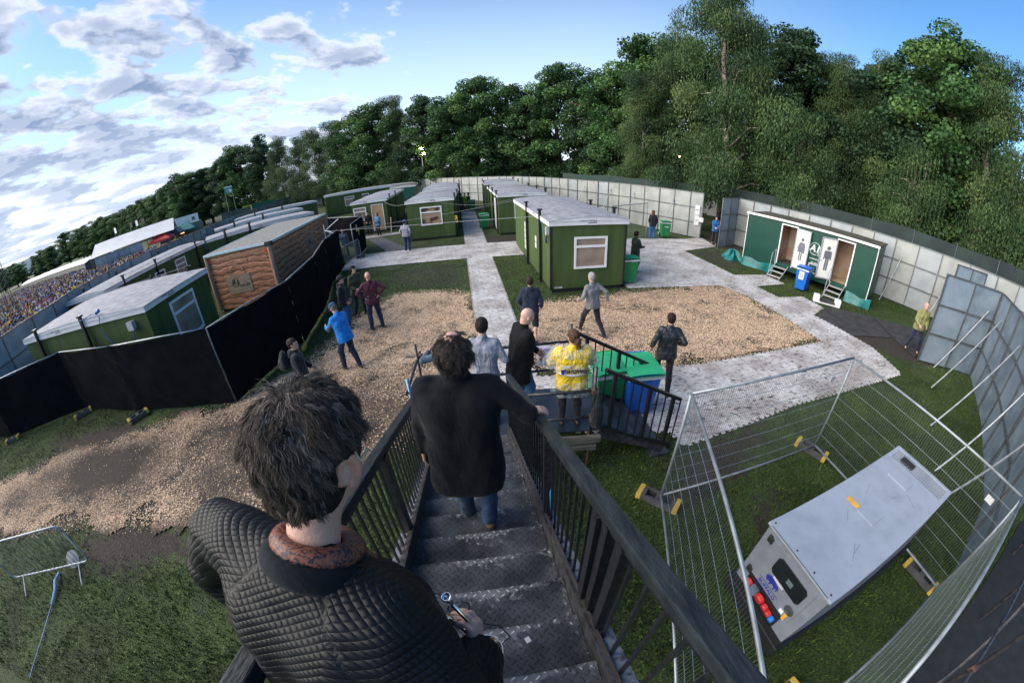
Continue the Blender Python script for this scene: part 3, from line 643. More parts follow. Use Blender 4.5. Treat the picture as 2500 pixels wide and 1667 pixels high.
NW = 5000; wp = np.column_stack([rng.uniform(-9, 8, NW), rng.uniform(-2, 6, NW)]); ok = (mud_at(wp) < .4) & (np.hypot(*wp.T) < 9) & (vnoise(wp, .7, 33, 3) > .46)
for q in PAVS + MATS_AND_SHADE: ok &= inpoly(wp, q) < 0
wp = wp[ok]; wp = np.repeat(wp, 3, 0) + rng.normal(size=(len(wp) * 3, 2)) * .025; n = len(wp)
v_, f_ = scatter_quads(wp, rng.uniform(0, 6.28, n), rng.uniform(-.3, .5, n), rng.uniform(.012, .032, n), rng.uniform(.010, .022, n), .02 + rng.random(n) * .03)
tag(npmesh('low_weeds', v_, f_, GRASS, attrs={'tone': np.repeat(rng.uniform(.35, .8, n), 4)}), 'small broad leaved weeds dotted through the grass near the stairs', 'weeds', kind='stuff')
# ------------------------------------------------------------------ cabins
GREEN = mat('cabin_green', (.072, .115, .038), rough=.75, c2=(.048, .080, .026), detail=8, lo=.28, hi=.62, scale=1.6, stretch=(2.2, 2.2, .35), bump=.5, bscale=220, spec=.25)
ROOF = mat('felt_roof', (.33, .335, .37), rough=.75, c2=(.20, .205, .235), scale=3.5, bump=.25, bscale=80)
WHITE = mat('white_trim', (.78, .78, .80), rough=.45, var=.06, scale=3)
UPVC = mat('white_window_frame', (.82, .82, .84), rough=.35, var=.03)
BLIND = mat('brown_blind', (.28, .22, .17), rough=.7, var=.25, scale=2, bump=.3, bscale=30)
GLASS = mat('window_glass', (.10, .10, .12), rough=.08, var=.2, scale=2, spec=.8)
BLACKM = mat('black_paint_steel', (.014, .015, .018), rough=.38, var=.5, scale=30, spec=.5)
POST = mat('black_post', (.012, .014, .016), rough=.4, var=.4)
INK = mat('black_ink', (.02, .02, .02), rough=.6)
BLUEC = mat('blue_cable', (.03, .14, .42), rough=.4)
def window(parent, o, nrm, w=1.15, h=1.05, blind=BLIND, name='window', split=.3):
    """two-light window: white frame, top opener, lower pane; o = centre on the wall in the parent's space"""
    M = facing(o, nrm); f = MB()
    T = .07
    def bx(x0, x1, y0, y1, z0, z1, mb): mb.add([M @ Vector(p) for p in ((x0, y0, z0), (x1, y0, z0), (x1, y1, z0), (x0, y1, z0), (x0, y0, z1), (x1, y0, z1), (x1, y1, z1), (x0, y1, z1))], [(0, 3, 2, 1), (4, 5, 6, 7), (0, 1, 5, 4), (1, 2, 6, 5), (2, 3, 7, 6), (3, 0, 4, 7)])
    H2, W2 = h / 2, w / 2; ys = H2 - h * split
    bx(-W2, W2, H2 - T, H2, 0, .045, f); bx(-W2, W2, -H2, -H2 + T, 0, .05, f); bx(-W2, -W2 + T, -H2 + T, H2 - T, 0, .045, f); bx(W2 - T, W2, -H2 + T, H2 - T, 0, .045, f); bx(-W2 + T, W2 - T, ys - .04, ys + .04, 0, .05, f)
    fr = f.build(name, UPVC, parent)
    p = MB(); bx(-W2 + T, W2 - T, -H2 + T, ys - .04, .0, .012, p); bx(-W2 + T, W2 - T, ys + .04, H2 - T, .0, .012, p); p.build('pane', blind, fr); return fr
def doorway(parent, o, nrm, w=.85, h=1.95, inside=None, open_=True):
    M = facing(o, nrm); f = MB()
    def bx(x0, x1, y0, y1, z0, z1, mb): mb.add([M @ Vector(p) for p in ((x0, y0, z0), (x1, y0, z0), (x1, y1, z0), (x0, y1, z0), (x0, y0, z1), (x1, y0, z1), (x1, y1, z1), (x0, y1, z1))], [(0, 3, 2, 1), (4, 5, 6, 7), (0, 1, 5, 4), (1, 2, 6, 5), (2, 3, 7, 6), (3, 0, 4, 7)])
    bx(-w / 2 - .05, -w / 2, 0, h, 0, .04, f); bx(w / 2, w / 2 + .05, 0, h, 0, .04, f); bx(-w / 2 - .05, w / 2 + .05, h, h + .05, 0, .045, f); fr = f.build('door_frame', UPVC, parent)
    g = MB(); bx(-w / 2, w / 2, 0, h, 0, .015, g); g.build('door', inside or WHITE, fr); return fr
def logo(parent, M, s=.1):
    """hire firm's strip on the fascia"""
    b = MB(); Wb = s * 3.1; b.add([M @ Vector(p) for p in ((-.02, -s * .55, 0), (Wb, -s * .55, 0), (Wb, s * .55, 0), (-.02, s * .55, 0), (-.02, -s * .55, .003), (Wb, -s * .55, .003), (Wb, s * .55, .003), (-.02, s * .55, .003))], [(0, 3, 2, 1), (4, 5, 6, 7), (0, 1, 5, 4), (1, 2, 6, 5), (2, 3, 7, 6), (3, 0, 4, 7)])
    p = b.build('hire_sign', INK, parent)
    font('SEARCH', s * 1.02, 'lettering', UPVC, p, M @ Matrix.Translation((Wb / 2 - .01, 0, .004)), bold=.004)
    font('TO HIRE FROM', s * .42, 'lettering', INK, p, M @ Matrix.Translation((-.04, s * .28, .002)), bold=.002, align='RIGHT')
    font('0345 850 00 11'[:0] + '0345 850 1234'[:0] + '0800 000 111'[:0] or '..... ... ...', s * .42, 'lettering', INK, p, M @ Matrix.Translation((-.04, -s * .3, .002)), bold=.002, align='RIGHT') if False else None
def cabin(name, x, y, ang, Wd, Ln, H=2.35, label='', wins=(), posts=True, sign=True, doors=(), roofm=None, wallm=None, group='green portable cabins', base=.12, over=.07, wall_name='wall'):
    """local frame: x along the front, y into the depth"""
    r = empty(name, (x, y, 0), R(ang), label, 'cabin', group)
    w = MB().bb(0, Wd, 0, Ln, base, H); w.build(wall_name, wallm or GREEN, r)
    MB().bb(.05, Wd - .05, .05, Ln - .05, -.03, base).build('skid', mat('dark_under', (.02, .02, .02)), r)
    fa = MB(); T = .17; ov = over
    for a in ((-ov, Wd + ov, -ov, -ov + .05), (-ov, Wd + ov, Ln + ov - .05, Ln + ov), (-ov, -ov + .05, -ov + .05, Ln + ov - .05), (Wd + ov - .05, Wd + ov, -ov + .05, Ln + ov - .05)): fa.bb(*a, H, H + T)
    fa.build('fascia', WHITE, r)
    ro = MB(); nx_, ny_ = 10, 12
    def f(u, v): xx = -ov - .02 + u * (Wd + 2 * ov + .04); yy = -ov - .02 + v * (Ln + 2 * ov + .04); return (xx, yy, H + T + .005 + .10 * math.sin(math.pi * u) + .004 * math.sin(9 * xx + 5 * yy))
    ro.grid(f, nx_, ny_); ro.grid(lambda u, v: (f(1 - u, v)[0], f(1 - u, v)[1], H + T - .03), nx_, ny_)
    ro.build('roof', roofm or ROOF, r, smooth=True)
    # curved gable piece that closes the barrel roof at either end
    for ye in (-ov, Ln + ov - .05):
        g = MB(); vs = []
        for k in range(11): u = k / 10; vs.append((-ov + u * (Wd + 2 * ov), ye, H + T)); vs.append((-ov + u * (Wd + 2 * ov), ye, H + T + .10 * math.sin(math.pi * u) + .003))
        q = [(vs[2 * k][0], ye + .05, vs[2 * k][2]) for k in range(11) for _ in (0,)]
        vb = [(p[0], p[1] + .05, p[2]) for p in vs]; n_ = len(vs)
        g.add(vs + vb, [(2 * k, 2 * k + 2, 2 * k + 3, 2 * k + 1) for k in range(10)] + [(n_ + 2 * k + 1, n_ + 2 * k + 3, n_ + 2 * k + 2, n_ + 2 * k) for k in range(10)]); g.build('gable', WHITE, r)
    if posts:
        for sx, xx in ((-1, -.07), (1, Wd + .07)):
            for yy in ((posts if isinstance(posts, (list, tuple)) else (1.25, Ln - 1.6))):
                p = MB().bb(xx - .045, xx + .045, yy - .045, yy + .045, .02, H + T + .22); p.bb(xx - .09, xx + .09, yy - .06, yy + .06, H + T + .2, H + T + .25); p.build('post', POST, r)
    for wn in wins:
        side, t, z, ww, hh = wn[:5]; bl = wn[5] if len(wn) > 5 else BLIND
        o, n = {'f': ((t, 0, z), (0, -1, 0)), 'l': ((0, t, z), (-1, 0, 0)), 'r': ((Wd, t, z), (1, 0, 0)), 'b': ((t, Ln, z), (0, 1, 0))}[side]
        window(r, o, n, ww, hh, bl)
    for dn in doors:
        side, t, ww, hh, im = dn; o, n = {'f': ((t, 0, base), (0, -1, 0)), 'l': ((0, t, base), (-1, 0, 0)), 'r': ((Wd, t, base), (1, 0, 0))}[side]
        doorway(r, o, n, ww, hh, im)
    if sign:
        for s_ in (sign if isinstance(sign, (list, tuple)) else (('f', Wd * .55),)):
            side, t = s_; o, n = {'f': ((t, -ov, H + .11), (0, -1, 0)), 'l': ((-ov, t, H + .085), (-1, 0, 0)), 'r': ((Wd + ov, t, H + .085), (1, 0, 0))}[side]
            o = Vector(o) + Vector(n) * .002; logo(r, facing(o, n), .095)
    return r
INNER = mat('ply_inside', (.42, .27, .16), rough=.6, var=.2, scale=2)
DARKIN = mat('dark_inside', (.03, .025, .02), rough=.6)
srch = cabin('portable_cabin', 1.43, 12.05, 7.2, 2.74, 7.6, label='green cabin nearest the chip plot, notices on its side and C11538 on its foot', wins=[('f', 1.43, 1.38, 1.2, 1.12)], sign=[('f', 1.3), ('l', 2.3)], posts=(1.3, 3.9))
font('C11538', .085, 'stencil_code', WHITE, srch, facing((.28, -.002, .17), (0, -1, 0)), bold=.003)
for s_ in (.0, 2.7):
    MB().bb(s_ - .02 * (s_ == 0), s_ + .05 + .015 * (s_ > 0), -.02, .05, .1, 2.34).build('corner_trim', POST, srch)
PAPER = mat('paper_notice', (.58, .58, .6), rough=.6, var=.03)
for k, (yy, zz, n_) in enumerate(((4.75, 1.75, 5), (2.4, 1.55, 2))):
    for j in range(n_):
        MB().bb(-.012, -.002, yy - .15, yy + .15, zz - j * .26 - .22, zz - j * .26).build('notice', PAPER, srch)
sk_ = MB().bb(-.1, -.002, .2, .34, 2.0, 2.28); sk_.build('socket_box', mat('grey_plastic', (.45, .47, .5), rough=.4), srch)
MB().tube([(-.06, .27, 2.0), (-.08, .3, 1.82), (-.06, .36, 1.72)], .03, 8).build('plug', INK, srch)
MB().tube([(-.06, .27, 1.9), (-.1, .4, 1.72), (-.1, .62, 1.9), (-.1, .8, 2.25), (-.1, 1.2, 2.45)], .007, 6).build('cable', BLUEC, srch)
cabin('portable_cabin', -.45, 22.75, 6.5, 2.95, 8.6, label='green cabin behind the search cabin, bin by its side door', wins=[('f', 1.55, 1.55, 1.15, 1.15)], doors=[('l', 2.0, .8, 1.95, WHITE)], posts=(.35, 3.2, 6.5), sign=[('f', 1.5)])
cabin('portable_cabin', -1.75, 33.2, 5, 2.9, 6, H=2.5, label='farthest green cabin to the right of the straight path', wins=[('l', 1.0, 1.4, .5, 1.1)], posts=(.3, 4.5), sign=False)
cabin('portable_cabin', -6.12, 22.7, 4.5, 2.92, 8.4, label='green cabin left of the straight path with a person seen in its window', wins=[('f', 1.5, 1.5, 1.35, 1.15, mat('lit_brown_pane', (.36, .25, .16), rough=.3, c2=(.05, .03, .025), scale=1.7, detail=1, lo=.42, hi=.52))], posts=(.5, 4.0, 7.9), sign=[('f', 1.5)])
cabin('portable_cabin', -6.9, 31.6, 6, 2.9, 8.6, H=2.45, label='green cabin hidden behind the one with a person in its window', posts=(.5, 8.0), sign=False)
cabin('portable_cabin', -11.75, 27.4, 8, 2.75, 11, label='green cabin with an open doorway and three people before it', wins=[('f', .62, 1.55, 1.0, 1.05)], doors=[('f', 2.0, .85, 2.0, INNER)], posts=(1.4, 4.6), sign=[('f', 1.0)])
cabin('portable_cabin', -22.4, 44.2, -62 + 90, 12, 3.2, H=2.5, label='long green cabin far off with two side windows by the back fence', wins=[('f', 3.1, 1.55, 1.25, 1.2), ('f', 5.2, 1.55, .9, 1.2, GLASS)], posts=(.4,), sign=False)
cabin('portable_cabin', -13.6, 44, 10, 3.0, 6, H=2.4, label='dark green hut with a brown flat roof at the back of the site', wins=(), posts=False, sign=False, roofm=mat('brown_roof', (.09, .075, .07), rough=.8), wallm=mat('hut_green', (.01, .09, .06), rough=.6))
# cabins in the left compound
ca_ = cabin('portable_cabin', -16.6, 5.5, 10.5, 6.85, 3.45, label='near green cabin behind the black screen fence with a blue cable on it', wins=[('r', 1.75, 1.5, 1.35, 1.35, BLIND)], posts=False, sign=[('f', 2.3), ('r', 1.1)])
for xx in (1.1, 4.0):
    MB().bb(xx - .05, xx + .05, -.15, -.05, .02, 2.72).bb(xx - .1, xx + .1, -.16, -.02, 2.7, 2.76).build('post', POST, ca_)
MB().bb(4.15, 4.25, 3.5, 3.6, .02, 2.75).build('post', POST, ca_); MB().bb(6.0, 6.1, 3.5, 3.6, .02, 2.75).build('post', POST, ca_)
MB().tube([(4.0, -.15, 2.6), (4.6, -.05, 2.68), (5.0, -.14, 2.55), (4.75, -.1, 2.2), (5.1, -.1, 1.65), (5.7, -.1, 1.35), (6.1, -.1, 1.5), (6.15, -.06, 1.9)], .014, 6).build('cable', BLUEC, ca_)
MB().bb(6.05, 6.3, -.16, -.003, 1.95, 2.2).build('socket_box', mat('grey_plastic', (.45, .47, .5)), ca_)
MB().lathe((4.8, -.05, 2.68), [(0, 0), (.06, 0), (.06, .16), (0, .16)], 8, (1, .2, .3)).build('plug', BLUEC, ca_)
cabin('portable_cabin', -20.45, 9.55, 13, 2.95, 9.7, label='long green cabin beside the crowd fence with two side windows', wins=[('r', 4.4, 1.55, .95, 1.0, DARKIN), ('r', 6.6, 1.6, 1.15, 1.15)], posts=(1.4, 4.2, 8.6), sign=[('r', 5.6)])
cabin('portable_cabin', -19.2, 19.5, 43, 7.6, 3.1, label='green cabin behind the log clad one, first of three slanting roofs', wins=[('r', 1.2, 1.5, .8, 1.0)], doors=[('r', 2.3, .8, 2.0, WHITE)], posts=False, sign=[('f', 3.6)])
cabin('portable_cabin', -24.2, 25.9, 43, 8.0, 3.1, label='green cabin with the middle one of three slanting roofs', posts=False, sign=[('f', 4.4)])
cabin('portable_cabin', -28.6, 34, 43, 9.5, 3.1, label='green cabin with the farthest of three slanting roofs by the crowd fence', posts=(1.2,), sign=False)
for nx_, (xx, yy) in enumerate(((-16.95, 21.5), (-18.2, 20.3), (-21.0, 28.8), (-22.9, 27.0), (-26.9, 35.5), (-24.5, 37.5))):
    q = MB().bb(-.06, .06, -.06, .06, 0, 2.85); q.bb(-.13, .13, -.09, .09, 2.85, 2.92); o = q.build('cabin_tie_post', POST); o.location = (xx, yy, 0)
    tag(o, ['black tie post at the right of the first slanting cabin roof', 'black tie post half way along the first slanting cabin roof', 'black tie post at the right of the middle slanting roof', 'black tie post half way along the middle slanting roof', 'black tie post at the left of the farthest slanting roof', 'black tie post at the right of the farthest slanting roof'][nx_], 'post', 'tie posts of the cabins')
# ---- log cabin print container
def log_mat():
    m, nt, P, N, L = _nodes('printed_logs')
    tc = N('ShaderNodeTexCoord'); sp = N('ShaderNodeSeparateXYZ'); L(tc.outputs['Object'], sp.inputs[0])
    def math_(op, a, b=None):
        n = N('ShaderNodeMath'); n.operation = op
        for i, v in enumerate((a, b)):
            if v is None: continue
            if isinstance(v, (int, float)): n.inputs[i].default_value = v
            else: L(v, n.inputs[i])
        return n.outputs[0]
    wv = N('ShaderNodeTexNoise'); wv.inputs['Scale'].default_value = 1.1; wv.inputs['Detail'].default_value = 3
    mp0 = N('ShaderNodeMapping'); mp0.inputs['Scale'].default_value = (1, 1, .8); L(tc.outputs['Object'], mp0.inputs[0]); L(mp0.outputs[0], wv.inputs[0])
    z = math_('ADD', math_('MULTIPLY', sp.outputs[2], 3.7), math_('MULTIPLY', math_('SUBTRACT', wv.outputs['Fac'], .5), 1.7))
    fr = math_('FRACT', z); ar = math_('SUBTRACT', 1., math_('ABSOLUTE', math_('SUBTRACT', math_('MULTIPLY', fr, 2.), 1.)))   # 0 at the joint
    idx = math_('FLOOR', z)
    cb = N('ShaderNodeCombineXYZ'); L(idx, cb.inputs[2]); wn = N('ShaderNodeTexWhiteNoise'); L(cb.outputs[0], wn.inputs[0])
    mp = N('ShaderNodeMapping'); mp.inputs['Scale'].default_value = (1.3, 1.3, 14); L(tc.outputs['Object'], mp.inputs[0])
    gr = N('ShaderNodeTexNoise'); gr.inputs['Scale'].default_value = 2.2; gr.inputs['Detail'].default_value = 8; gr.inputs['Distortion'].default_value = 1.5; L(mp.outputs[0], gr.inputs[0])
    r = N('ShaderNodeValToRGB'); L(gr.outputs['Fac'], r.inputs[0]); e = r.color_ramp.elements; e[0].position = .3; e[0].color = (.10, .035, .018, 1); e[1].position = .7; e[1].color = (.62, .35, .20, 1); q = e.new(.5); q.color = (.36, .15, .08, 1)
    jr = N('ShaderNodeMapRange'); L(ar, jr.inputs[0]); jr.inputs[1].default_value = .0; jr.inputs[2].default_value = .22
    k = N('ShaderNodeTexVoronoi'); k.inputs['Scale'].default_value = 2.3; L(tc.outputs['Object'], k.inputs[0]); kr = N('ShaderNodeMapRange'); L(k.outputs['Distance'], kr.inputs[0]); kr.inputs[1].default_value = .05; kr.inputs[2].default_value = .16
    a = N('ShaderNodeMix'); a.data_type = 'RGBA'; L(math_('MULTIPLY', jr.outputs[0], kr.outputs[0]), a.inputs[0]); a.inputs[6].default_value = (.035, .015, .01, 1); L(r.outputs[0], a.inputs[7])
    b = N('ShaderNodeMix'); b.data_type = 'RGBA'; b.blend_type = 'MULTIPLY'; b.inputs[0].default_value = .6; L(a.outputs[2], b.inputs[6]); L(wn.outputs['Color'], b.inputs[7])
    h = N('ShaderNodeHueSaturation'); h.inputs['Value'].default_value = 1.35; h.inputs['Saturation'].default_value = 1.0; bw = N('ShaderNodeMix'); bw.data_type = 'RGBA'; bw.inputs[0].default_value = .18; L(a.outputs[2], bw.inputs[6]); L(b.outputs[2], bw.inputs[7]); L(bw.outputs[2], h.inputs['Color'])
    L(h.outputs[0], P.inputs['Base Color']); P.inputs['Roughness'].default_value = .6
    lb = N('ShaderNodeBump'); lb.inputs['Distance'].default_value = .035; lb.inputs['Strength'].default_value = .8; L(math_('POWER', ar, .5), lb.inputs['Height']); L(lb.outputs[0], P.inputs['Normal']); return m
LOG = log_mat()
lg = empty('log_print_container', (-12.62, 12.5, 0), R(9.5), 'container wrapped in a print of brown logs behind the black screen fence', 'container')
LW, LLn, LH = 3.15, 8.1, 2.55
MB().bb(0, LW, 0, LLn, .1, LH).build('wall', LOG, lg)
MB().bb(.05, LW - .05, .05, LLn - .05, -.03, .1).build('skid', mat('dark_under', (.02, .02, .02)), lg)
MB().bb(-.04, LW + .04, -.04, LLn + .04, LH, LH + .045).build('roof', mat('grey_grit_roof', (.27, .27, .25), rough=.85, c2=(.15, .15, .14), scale=8, bump=.4, bscale=120), lg)
ed = MB(); ed.bb(LW + .04, LW + .09, -.09, LLn + .09, LH - .03, LH + .07); ed.bb(-.09, LW + .04, -.09, -.04, LH - .03, LH + .06); ed.bb(-.09, -.04, -.04, LLn + .09, LH - .03, LH + .06); ed.build('roof_edge', mat('pale_blue_trim', (.55, .72, .78), rough=.4, var=.1), lg)
LOGE = mat('printed_log_post', (.50, .33, .22), rough=.6, c2=(.22, .12, .07), scale=3, stretch=(3, 3, .5))
MB().tube([(LW + .03, -.03, .1), (LW + .03, -.03, LH)], .11, 10).build('corner_log', LOGE, lg); MB().tube([(-.02, -.03, .1), (-.02, -.03, LH)], .09, 10).build('corner_log', LOGE, lg); MB().tube([(LW + .03, LLn, .1), (LW + .03, LLn, LH)], .09, 10).build('corner_log', LOGE, lg)
MB().bb(LW - .12, LW + .16, -.16, .1, LH - .1, LH + .075).build('corner_cap', INK, lg)
for (o, n) in (((1.35, -.02, 1.15), (0, -1, 0)), ((LW + .02, 4.9, 1.55), (1, 0, 0))):
    M = facing(o, n); b = MB(); b.add([M @ Vector(p) for p in ((-.6, -.42, -.018), (.6, -.42, -.018), (.6, .36, -.018), (-.6, .36, -.018), (-.62, -.42, .004), (.6, -.42, .004), (.58, .38, .004), (-.6, .36, .004))], [(4, 5, 6, 7), (0, 1, 5, 4), (1, 2, 6, 5), (2, 3, 7, 6), (3, 0, 4, 7)])
    sg = b.build('printed_board', mat('printed_board_wood', (.42, .34, .24), rough=.6, c2=(.2, .15, .09), scale=5, stretch=(1, 1, 5)), lg)
    font('A1', .3, 'lettering', INK, sg, M @ Matrix.Translation((-.2, .05, .006)), bold=.012, shear=.2); font('LOO HIRE', .12, 'lettering', INK, sg, M @ Matrix.Translation((.25, -.12, .006)), bold=.004)
    ring = MB(); ring.tube([M @ Vector((-.2 + .17 * math.cos(a), .05 + .17 * math.sin(a), .006)) for a in np.linspace(.9, 6.6, 22)], .012, 5); ring.build('lettering', INK, sg)
    MB().tube([M @ Vector(p) for p in ((-.4, .36, .01), (-.36, .62, .01), (0, .85, .01), (.3, .64, .01), (.38, .36, .01))], .012, 5).build('printed_rope', mat('pale_rope', (.55, .45, .3)), sg)
for o in ((LW - .16, -.03, LH - .28), (.1, -.03, LH - .22)): MB().lathe(o, [(0, -.02), (.07, -.02), (.07, .02), (0, .02)], 12, (0, 1, 0)).build('red_tag', mat('red_paint', (.6, .03, .03)), lg)
# ---- toilet trailer
TG = mat('toilet_green', (.003, .050, .036), rough=.42, var=.12, scale=2, spec=.4)
tl = empty('toilet_trailer', (11.67, 15.77, 0), math.atan2(10.94 - 17.1, 15.77 - 12.66), 'dark green toilet trailer with two open doors and steps', 'toilet trailer')
TLn, TD, TH, TB = 6.36, 2.2, 2.56, .35
hull = MB()
# front wall with two door openings: local x along the front, y into the depth
d1, d2, dw, dz0, dz1 = 1.86, 4.58, .74, .62, 2.40
xs = [0, d1, d1 + dw, d2, d2 + dw, TLn]
for i, (a, b) in enumerate(zip(xs, xs[1:])):
    if i in (1, 3): hull.bb(a, b, 0, .06, TB, dz0); hull.bb(a, b, 0, .06, dz1, TH)
    else: hull.bb(a, b, 0, .06, TB, TH)
hull.bb(0, .06, .06, TD, TB, TH); hull.bb(TLn - .06, TLn, .06, TD, TB, TH); hull.bb(.06, TLn - .06, TD - .06, TD, TB, TH)
hull.build('body', TG, tl)
MB().bb(.06, TLn - .06, .06, TD - .06, dz0 - .06, dz0).build('floor', mat('ply_floor', (.38, .27, .18), rough=.6, var=.2), tl)
MB().bb(.06, TLn - .06, 1.25, 1.3, dz0, TH - .01).bb(d1 - .12, d1 - .06, .06, 1.25, dz0, TH - .01).bb(d2 - .3, d2 - .24, .06, 1.25, dz0, TH - .01).bb(d2 + dw + .1, d2 + dw + .16, .06, 1.25, dz0, TH - .01).bb(d1 + .95, d1 + 1.0, .06, 1.25, dz0, TH - .01).build('inner_wall', mat('brown_lining', (.30, .15, .07), rough=.5, c2=(.42, .34, .26), scale=1.2), tl)
MB().bb(-.05, TLn + .05, -.05, TD + .05, TH, TH + .06).build('roof', mat('mossy_roof', (.085, .07, .06), rough=.9, c2=(.04, .045, .02), scale=2.5, bump=.4), tl)
MB().bb(-.06, TLn + .06, -.085, -.05, TH - .02, TH + .075).bb(-.085, -.05, -.05, TD, TH - .02, TH + .07).build('roof_edge', WHITE, tl)
for x_ in (-.03, TLn): MB().bb(x_, x_ + .03, -.03, .05, TB, TH - .02).build('corner_strip', WHITE, tl)
MB().bb(d1 - .12, d1 - .12 + .9, .07, 1.2, dz0, dz0 + .01).build('door_mat', BLK, tl)
DOORM = mat('white_door', (.78, .77, .74), rough=.4, var=.04); SILV = mat('silver_edge', (.45, .47, .52), rough=.35, metal=.4, var=.1); SIGN = mat('grey_symbol', (.13, .14, .17), rough=.5)
def tdoor(hx, ang, woman, hinge):
    """door leaf hinged at local x = hx, swung outward"""
    M = Matrix.Translation((hx, -.02, dz0)) @ Matrix.Rotation(ang, 4, 'Z'); Hh = dz1 - dz0; b = MB()
    sgn = hinge; x0, x1 = sorted((0, sgn * dw))
    b.bb(x0, x1, -.035, 0, 0, Hh); b.v = [tuple(M @ Vector(p)) for p in b.v]; d = b.build('door', DOORM, tl)
    e = MB(); T = .05
    for a in ((x0 - .005, x1 + .005, -.045, .01, 0 - .005, T), (x0 - .005, x1 + .005, -.045, .01, Hh - T, Hh + .005), (x0 - .005, x0 + T, -.045, .01, T, Hh - T), (x1 - T, x1 + .005, -.045, .01, T, Hh - T)): e.bb(*a)
    e.v = [tuple(M @ Vector(p)) for p in e.v]; e.build('door_edge', SILV, d)
    cx = (x0 + x1) / 2; side = 1      # symbols on the face that shows
    yy = .0075
    Fm = M @ Matrix.Translation((cx, .006, Hh / 2)) @ Matrix(((-1, 0, 0, 0), (0, 0, 1, 0), (0, 1, 0, 0), (0, 0, 0, 1)))
    s = MB()
    def poly(pts): s.prism(pts, 0, .004)
    poly([(.085 * math.cos(a), .45 + .085 * math.sin(a)) for a in np.linspace(0, 2 * math.pi, 20)[:-1]])
    if woman:
        poly([(-.09, .33), (.09, .33), (.12, .3), (.2, -.13), (.11, -.13), (-.11, -.13), (-.2, -.13), (-.12, .3)]); poly([(-.13, .31), (-.1, .33), (-.2, .0), (-.24, .0)]); poly([(.1, .33), (.13, .31), (.24, .0), (.2, .0)])
        poly([(-.085, -.14), (-.015, -.14), (-.015, -.5), (-.085, -.5)]); poly([(.015, -.14), (.085, -.14), (.085, -.5), (.015, -.5)])
    else:
        poly([(-.115, .33), (.115, .33), (.13, .3), (.13, 0), (.09, 0), (.09, -.03), (-.09, -.03), (-.09, 0), (-.13, 0), (-.13, .3)]); poly([(-.175, .3), (-.14, .33), (-.14, -.05), (-.185, -.05)]); poly([(.14, .33), (.175, .3), (.185, -.05), (.14, -.05)])
        poly([(-.085, -.04), (-.01, -.04), (-.01, -.52), (-.085, -.52)]); poly([(.01, -.04), (.085, -.04), (.085, -.52), (.01, -.52)])
    s.v = [tuple(Fm @ Vector(p)) for p in s.v]; s.build('symbol', SIGN, d)
    hd = MB(); q = M @ Vector((sgn * (dw - .08), .03, Hh * .45)); hd.box(q, (.03, .09, .03)); hd.build('handle', SILV, d)
# women's door is hinged at the right of its opening and folded back along the wall, men's at the left
tdoor(d1 + dw, R(10 + 180 - 18), True, -1)
tdoor(d2, R(180 + 38), False, 1)
for dx in (d1, d2):
    f = MB(); f.bb(dx - .05, dx, -.03, .07, dz0 - .05, dz1 + .05); f.bb(dx + dw, dx + dw + .05, -.03, .07, dz0 - .05, dz1 + .05); f.bb(dx, dx + dw, -.03, .07, dz1, dz1 + .05); f.build('door_frame', WHITE, tl)
TX = mat('pale_lettering', (.55, .62, .60), rough=.5)
cx0 = d1 + dw + .70
font('A1', .42, 'lettering', TX, tl, facing((cx0 + .28, -.004, 1.72), (0, -1, 0)), bold=.014, shear=.2)
ring = MB(); ring.tube([(cx0 + .28 + .26 * math.cos(a), -.006, 1.72 + .26 * math.sin(a)) for a in np.linspace(-.6, 5.2, 26)], .014, 5); ring.build('lettering', TX, tl)
font('LOO HIRE', .17, 'lettering', TX, tl, facing((cx0 + .84, -.004, 1.5), (0, -1, 0)), bold=.006)
font('www.a1groupuk.com', .12, 'lettering', TX, tl, facing((cx0 + .62, -.004, 1.28), (0, -1, 0)), bold=.002)
font('01282 60 46 52', .13, 'lettering', TX, tl, facing((cx0 + .62, -.004, 1.08), (0, -1, 0)), bold=.003)
fm = MB()
for a in ((cx0 + .12, cx0 + .62, 1.0, 1.06), (cx0 + .12, cx0 + .62, .62, .68), (cx0 + .12, cx0 + .18, .68, 1.0), (cx0 + .56, cx0 + .62, .68, 1.0)): fm.bb(a[0], a[1], -.02, -.001, a[2], a[3])
fm.build('hatch_frame', SILV, tl)
def steps(name, x0, parent, wd=.7, n=3, rise=.165, run=.27):
    t = MB(); fr = MB()
    for k in range(n): zz = dz0 - .05 - (k + 1) * rise + .02; yy = -.12 - k * run; t.bb(x0 + .03, x0 + wd - .03, yy - .19, yy, zz, zz + .03)
    for xx in (x0, x0 + wd - .03): fr.bar((xx + .015, -.02, dz0 - .07), (xx + .015, -.15 - n * run, dz0 - .1 - n * rise), .03, .05)
    fr.tube([(x0 - .02, -.1, dz0 - .1), (x0 - .04, -.12, dz0 + .6), (x0 - .04, -.5, dz0 + .45), (x0 - .03, -.62, .1)], .016, 6)
    q = fr.build('step_frame', SILV, parent); t.build('tread', mat('alu_tread', (.42, .40, .40), rough=.5, metal=.3, var=.3, scale=20), q)
steps('steps', d1 - .05, tl); steps('steps', d2 + .05, tl)
TARP = mat('teal_tarp', (.0, .13, .13), rough=.35, var=.3, scale=4, bump=.5, bscale=12)
def drape(u, v): return (u * TLn, -.02 - .02 * math.sin(u * 60) - (1 - v) * .16 * (.6 + .4 * math.sin(u * 23)), .0 + v * (.40 + .05 * math.sin(u * 31)))
for a, b in ((0, d1 - .1), (d2 + dw + .1, TLn + .25)): MB().grid(lambda u, v, a=a, b=b: drape((a + u * (b - a)) / TLn, v), 30, 4).build('skirt_sheet', TARP, tl)
